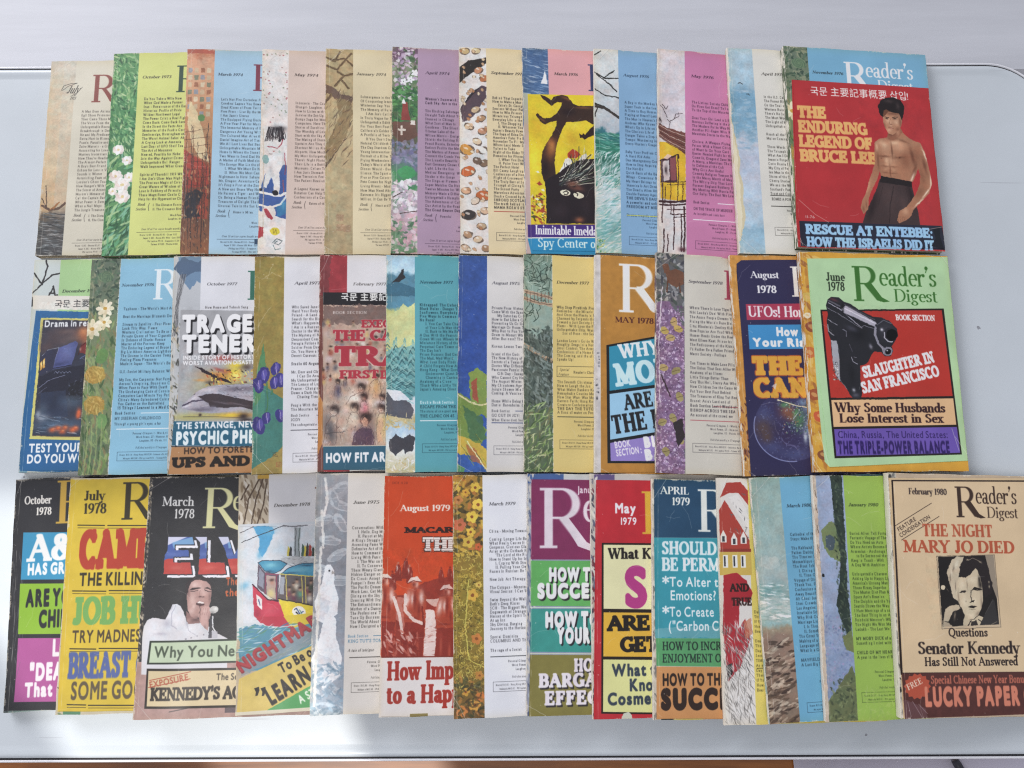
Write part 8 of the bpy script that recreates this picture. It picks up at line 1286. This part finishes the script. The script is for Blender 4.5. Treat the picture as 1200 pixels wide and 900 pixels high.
def build_magazine(key, label, spine_c, worn, edge_c='cdc3ae', gloss=.5, wear=.7, curl=0, band=None):
    r, i = COVERS[key]; m = mag(r, i); c = Cover(m, 'cccccc'); globals()['cover_' + key](c)
    quad = None
    if band:
        x0, y0, s, pts = band; c.view(x0, y0, s); quad = [c.mm(*p) for p in pts]
        quad = [(min(max(u, .6), m['W'] + (1.5 if key == 'feb80' else -.6)), min(max(v, -.3), m['L'] + .3)) for u, v in quad]
    c.wear(wear)
    img = c.image('print_' + key, GAIN.get(key, 1.)); cm = cover_mat('printed_cover_' + key, img, gloss)
    rn = random.Random(m['seed'] * 7 + 3); W, L, t = m['W'], m['L'], m['t']; ph = [rn.uniform(0, 6.28) for _ in range(6)]
    root = thing('magazine', label, 'magazine', (m['x'], m['y'], .3), m['ang'], ('magazines in the top row', 'magazines in the middle row', 'magazines in the bottom row')[r])
    base = lambda u: z_at(m, min(max(u, 0), 137))
    def lift(u, v):
        """gentle buckling of the cover, and dog-eared corners"""
        e = .16 * math.sin(u / 19 + ph[0]) * math.sin(v / 27 + ph[1]) + .10 * math.sin(v / 11 + ph[2]) * math.exp(-min(u, W - u) / 14)
        e += curl * math.exp(-((u / 15) ** 2 + ((L - v) / 13) ** 2)) + (.5 * curl if i in (11, 13) else 0) * math.exp(-(((W - u) / 16) ** 2 + ((L - v) / 16) ** 2))
        return max(e, -.12)
    def edge(u, v):
        return .22 * math.sin(v / 5.3 + ph[3]) * math.sin(v / 17 + ph[4])
    def sheet(name, nu, nv, z0, th, front, mat):
        V = []; UV = []; F = []
        for s_ in (0, 1):
            for b in range(nv + 1):
                for a in range(nu + 1):
                    u = W * (a / nu) ** 1.15; v = L * b / nv
                    du = edge(u, v) * (1 if a == 0 else (-1 if a == nu else 0)); dv = .2 * math.sin(u / 7 + ph[5]) * (1 if b in (0, nv) else 0)
                    z = base(u) + (z0 + lift(u, v) if front else z0 + .12) + (th if s_ else 0); V.append((u + du, L - v + dv, z)); UV.append((u / W, 1 - v / L))
        N = (nu + 1) * (nv + 1)
        for b in range(nv):
            for a in range(nu): q = b * (nu + 1) + a; F.append((N + q, N + q + nu + 1, N + q + nu + 2, N + q + 1)); F.append((q, q + 1, q + nu + 2, q + nu + 1))
        bd = [a for a in range(nu + 1)] + [b * (nu + 1) + nu for b in range(1, nv + 1)] + [nv * (nu + 1) + a for a in range(nu - 1, -1, -1)] + [b * (nu + 1) for b in range(nv - 1, 0, -1)]
        for k in range(len(bd)): p, q = bd[k], bd[(k + 1) % len(bd)]; F.append((p, N + p, N + q, q))
        return mesh(name, V, F, mat, root, UV, smooth=False)
    em = paper_edge_mat('page_edges_' + key, edge_c)
    fc = sheet('front_cover', 22, 24, t - .32, .32, True, cm)
    fc.data.shade_smooth(); fc.data.set_sharp_from_angle(angle=R(30))
    sheet('back_cover', 14, 2, -.1, .28, False, spine_mat('back_cover_' + key, spine_c, worn * .4))
    # block of pages
    V = []; F = []; nu, nv = 14, 12
    lay = [(.34, 1.5), (t * .35, .7), (t * .7, .9), (t - .44, .6)]
    for (z, ins) in lay:
        ring = [(a / nu, 0) for a in range(nu)] + [(1, b / nv) for b in range(nv)] + [(1 - a / nu, 1) for a in range(nu)] + [(0, 1 - b / nv) for b in range(nv)]
        for (a, b) in ring:
            u = .3 + (W - .3 - ins) * a; v = ins + (L - 2 * ins) * b; j = rn.uniform(-.18, .18)
            V.append((u + (j if a == 1 else 0), L - v + (j if b in (0, 1) else 0), base(u) + z))
    n = 2 * (nu + nv)
    for q in range(len(lay) - 1): F += [(q * n + k, q * n + (k + 1) % n, (q + 1) * n + (k + 1) % n, (q + 1) * n + k) for k in range(n)]
    ti = (len(lay) - 1) * n
    def capf(o, rev):
        top = [o + k for k in range(nu + 1)]; bot = [o + nu + nv + (nu - k) for k in range(nu + 1)]
        for k in range(nu):
            # strips only: side columns carry the extra edge vertices
            if 0 < k < nu - 1: f = (top[k], top[k + 1], bot[k + 1], bot[k])
            elif k == 0: f = tuple([top[0], top[1], bot[1], bot[0]] + [o + 2 * nu + nv + b for b in range(1, nv)])
            else: f = tuple([top[k], top[k + 1]] + [o + nu + b for b in range(1, nv)] + [bot[k + 1], bot[k]])
            F.append(tuple(reversed(f)) if rev else f)
    capf(0, False); capf(ti, True)
    mesh('page_block', V, F, em, root)
    # spine, slightly rounded, a little ragged
    V = []; F = []; nz = 6; ny = 26
    for b in range(ny + 1):
        v = L * b / ny
        for k in range(nz + 1):
            q = k / nz; V.append((-.05 - .55 * math.sin(math.pi * q) + edge(0, v) + rn.uniform(-.09, .09), L - v, base(0) + .05 + (t - .1 + lift(0, v) * (1 if k == nz else 0)) * q))
        V.append((.8, L - v, base(0) + t - .34 + lift(.8, v))); 
    w_ = nz + 2
    for b in range(ny): F += [(b * w_ + k, (b + 1) * w_ + k, (b + 1) * w_ + k + 1, b * w_ + k + 1) for k in range(nz + 1)]
    mesh('spine', V, F, spine_mat('spine_' + key, spine_c, worn), root, smooth=True)
    if quad:
        V = []; UV = []; F = []; nu, nv = 20, 24
        for s_ in (0, 1):
            for b in range(nv + 1):
                for a in range(nu + 1):
                    x, y = (a / nu), b / nv
                    u = (quad[0][0] * (1 - x) + quad[1][0] * x) * (1 - y) + (quad[3][0] * (1 - x) + quad[2][0] * x) * y; v = (quad[0][1] * (1 - x) + quad[1][1] * x) * (1 - y) + (quad[3][1] * (1 - x) + quad[2][1] * x) * y
                    V.append((u, L - v, base(u) + t + lift(u, v) + .14 + (.16 if s_ else 0) + .12 * (1 - math.cos(6.28 * y * 2 + ph[1])) * .5)); UV.append((u / W, 1 - v / L))
        N = (nu + 1) * (nv + 1)
        for b in range(nv):
            for a in range(nu): q = b * (nu + 1) + a; F.append((N + q, N + q + nu + 1, N + q + nu + 2, N + q + 1)); F.append((q, q + 1, q + nu + 2, q + nu + 1))
        bd = [a for a in range(nu + 1)] + [b * (nu + 1) + nu for b in range(1, nv + 1)] + [nv * (nu + 1) + a for a in range(nu - 1, -1, -1)] + [b * (nu + 1) for b in range(nv - 1, 0, -1)]
        for k in range(len(bd)): p, q = bd[k], bd[(k + 1) % len(bd)]; F.append((p, N + p, N + q, q))
        o = mesh('promotional_wrapper', V, F, cm, root, UV)
        o.data.shade_smooth(); o.data.set_sharp_from_angle(angle=R(30))

V7 = (900, 0, 2.903); V8 = (20, 300, 3.4615); V14 = (850, 290, 3.214); V15 = (930, 280, 3.1034); V16 = (0, 550, 2.571); V17 = (150, 550, 2.903); V22 = (520, 550, 2.903); V23 = (690, 550, 2.903)
MAGS = [
 ('jul71', 'cream July 1971 magazine with a sunset seascape strip, first of the top row', 'b8ab92', .5, dict(wear=1.5, curl=.5)),
 ('oct73', 'lime yellow October 1973 magazine with white flowers in green leaves on its strip', '4a6a44', .5, dict(wear=.9)),
 ('mar74', 'sky blue March 1974 magazine with a sailing ship and red hull on its strip', '9a5a40', .6, dict(wear=.9)),
 ('may74', 'beige May 1974 magazine with a white toy horse on its picture strip', 'c8beb4', .4, dict(wear=1)),
 ('jan74', 'pale yellow January 1974 magazine with a gnarled brown tree trunk on its strip', '8a744c', .6, dict(wear=.9)),
 ('apr74', 'mauve April 1974 magazine with blossoms over a pond on its strip', '5a4a52', .5, dict(wear=.8)),
 ('sep', 'pale yellow magazine with white strip of shells, pebbles and orange blobs', 'a8906c', .6, dict(wear=.8)),
 ('mar76', 'pink March 1976 magazine under a yellow wrapper showing a hanging black animal', '4a6488', .5, dict(wear=.8, band=(535, 50, 3.6, [(302, 220), (960, 230), (960, 883), (320, 878)]))),
 ('aug76', 'blue August 1976 magazine with a green breaking wave and bare twigs on its strip', 'b8bcb4', .5, dict(wear=.9)),
 ('may76', 'pink May 1976 magazine with a yellow house with brown roof on its strip', 'b4a8a4', .6, dict(wear=.9)),
 ('apr76', 'off-white April 1976 magazine with a cloudy blue sky strip and torn spine', 'b8ac88', .9, dict(wear=1.4, curl=.5)),
 ('nov76', 'blue November 1976 magazine under a red wrapper showing a bare-chested man', '44543c', .5, dict(wear=.7, gloss=.44, curl=.4, band=V7 + ([(84, 274), (548, 300), (606, 846), (106, 838)],))),
 ('dec76', 'pale green December 1976 magazine under a blue wrapper showing a train at night', '8a9a98', .5, dict(wear=.9, band=V8 + ([(72, 163), (740, 166), (740, 880), (8, 872)],))),
 ('nov76b', 'light blue November magazine with white daisies and yellow blooms on its strip', '4a543c', .5, dict(wear=.9)),
 ('oct77', 'white October 1977 magazine under a grey wrapper showing a crashing airliner', '6a7480', .5, dict(wear=.8, band=(190, 290, 3.214, [(72, 237), (620, 242), (620, 862), (28, 856)]))),
 ('apr77', 'white April 1977 magazine with purple irises on a gold and green strip', '8a7838', .6, dict(wear=.9)),
 ('feb77', 'red and white February 1977 magazine under a wrapper showing a crowd painting', '8a2c30', .6, dict(wear=.9, band=(290, 295, 3.396, [(302, 163), (780, 166), (780, 866), (303, 868)]))),
 ('nov77', 'teal November 1977 magazine with snowy firs, bison and an eagle on its strip', '5a8a9c', .5, dict(wear=.8)),
 ('aug75', 'pale grey August 1975 magazine with leaves on a royal blue strip', '34508e', .6, dict(wear=.9)),
 ('dec77', 'straw yellow December 1977 magazine with a dark jungle and bamboo strip', '4c5448', .6, dict(wear=.9)),
 ('may78', 'ochre May 1978 magazine with blue and violet slanting headline panels', 'b8b4b4', .7, dict(wear=.7, band=(690, 290, 3.214, [(28, 28), (700, 28), (700, 846), (30, 846)]))),
 ('sep78', 'light grey September 1978 magazine with a deer and lilac heather on its strip', '5c4c54', .5, dict(wear=.9)),
 ('aug78', 'navy blue August 1978 magazine with a globe and orange headline', 'b07830', .6, dict(wear=.8, gloss=.42, band=V14 + ([(42, 50), (700, 46), (700, 864), (96, 860)],))),
 ('jun78', 'pale green June 1978 magazine with a pistol on a red panel', 'b07828', .5, dict(wear=.7, gloss=.44, curl=.3, band=V15 + ([(48, 72), (560, 66), (657, 806), (128, 830)],))),
 ('oct78', 'black October 1978 magazine with blue, lime and pink headline panels', '3c444a', .6, dict(wear=1.1, gloss=.42, curl=.8, band=V16 + ([(54, 32), (700, 32), (700, 722), (18, 728)],))),
 ('jul78', 'yellow July 1978 magazine with red, green and blue block headlines', '8a8468', .8, dict(wear=1.1, band=V16 + ([(210, 30), (760, 26), (760, 720), (176, 728)],))),
 ('mar78', 'black March 1978 magazine showing a singer in white with a microphone', '5a5048', 1.1, dict(wear=1.0, gloss=.44, curl=.8)),
 ('dec78', 'white December 1978 magazine under a wrapper showing red and yellow cable cars', '9c8c74', .6, dict(wear=.9, curl=.3, band=V17 + ([(380, 196), (820, 190), (820, 834), (372, 836)],))),
 ('jun75', 'cream June 1975 magazine with white doves on a grey strip', '8a9098', .7, dict(wear=1.3)),
 ('aug79', 'orange red August 1979 magazine showing soldiers wading ashore', 'b8b098', 1.0, dict(wear=.6, gloss=.44, band=(360, 550, 2.903, [(270, 26), (760, 26), (760, 838), (250, 840)]))),
 ('mar79', 'white March 1979 magazine with dense yellow flower tapestry on its strip', '8a6a30', .5, dict(wear=.6)),
 ('jan79', 'plum purple magazine with green, teal and olive panels of shadowed capitals', '6a78a0', 1.0, dict(wear=.9, band=V22 + ([(296, 34), (800, 38), (800, 846), (290, 842)],))),
 ('may79', 'red May 1979 magazine with cream and yellow headline panels', '6a6070', 1.2, dict(wear=.9, band=V23 + ([(26, 38), (600, 42), (600, 852), (22, 850)],))),
 ('apr79', 'dark blue April 1979 magazine with turquoise, green and orange panels', '9a9488', 1.1, dict(wear=.9, band=V23 + ([(224, 36), (640, 40), (640, 846), (230, 848)],))),
 ('house', 'yellow magazine with red-roofed white houses and a red cloak on its strip', 'b8b0a4', .9, dict(wear=1.1, curl=.3)),
 ('mar80', 'blue March 1980 magazine with a surf and sandy beach strip', '8aa098', .6, dict(wear=.8)),
 ('jan80', 'bright green January 1980 magazine with pale blue strip and tan spine', 'c0ae9c', .8, dict(wear=.8)),
 ('feb80', 'peach February 1980 magazine with a black-and-white portrait of a man', '9a968c', 1.2, dict(wear=.9, gloss=.48, curl=.3, band=(1020, 540, 2.5, [(54, 50), (600, 52), (640, 742), (98, 756)]))),
]
for (key, label, sc_, worn, kw) in MAGS: build_magazine(key, label, sc_, worn, **kw)
bpy.context.view_layer.update()
print('built', len(MAGS), 'magazines')
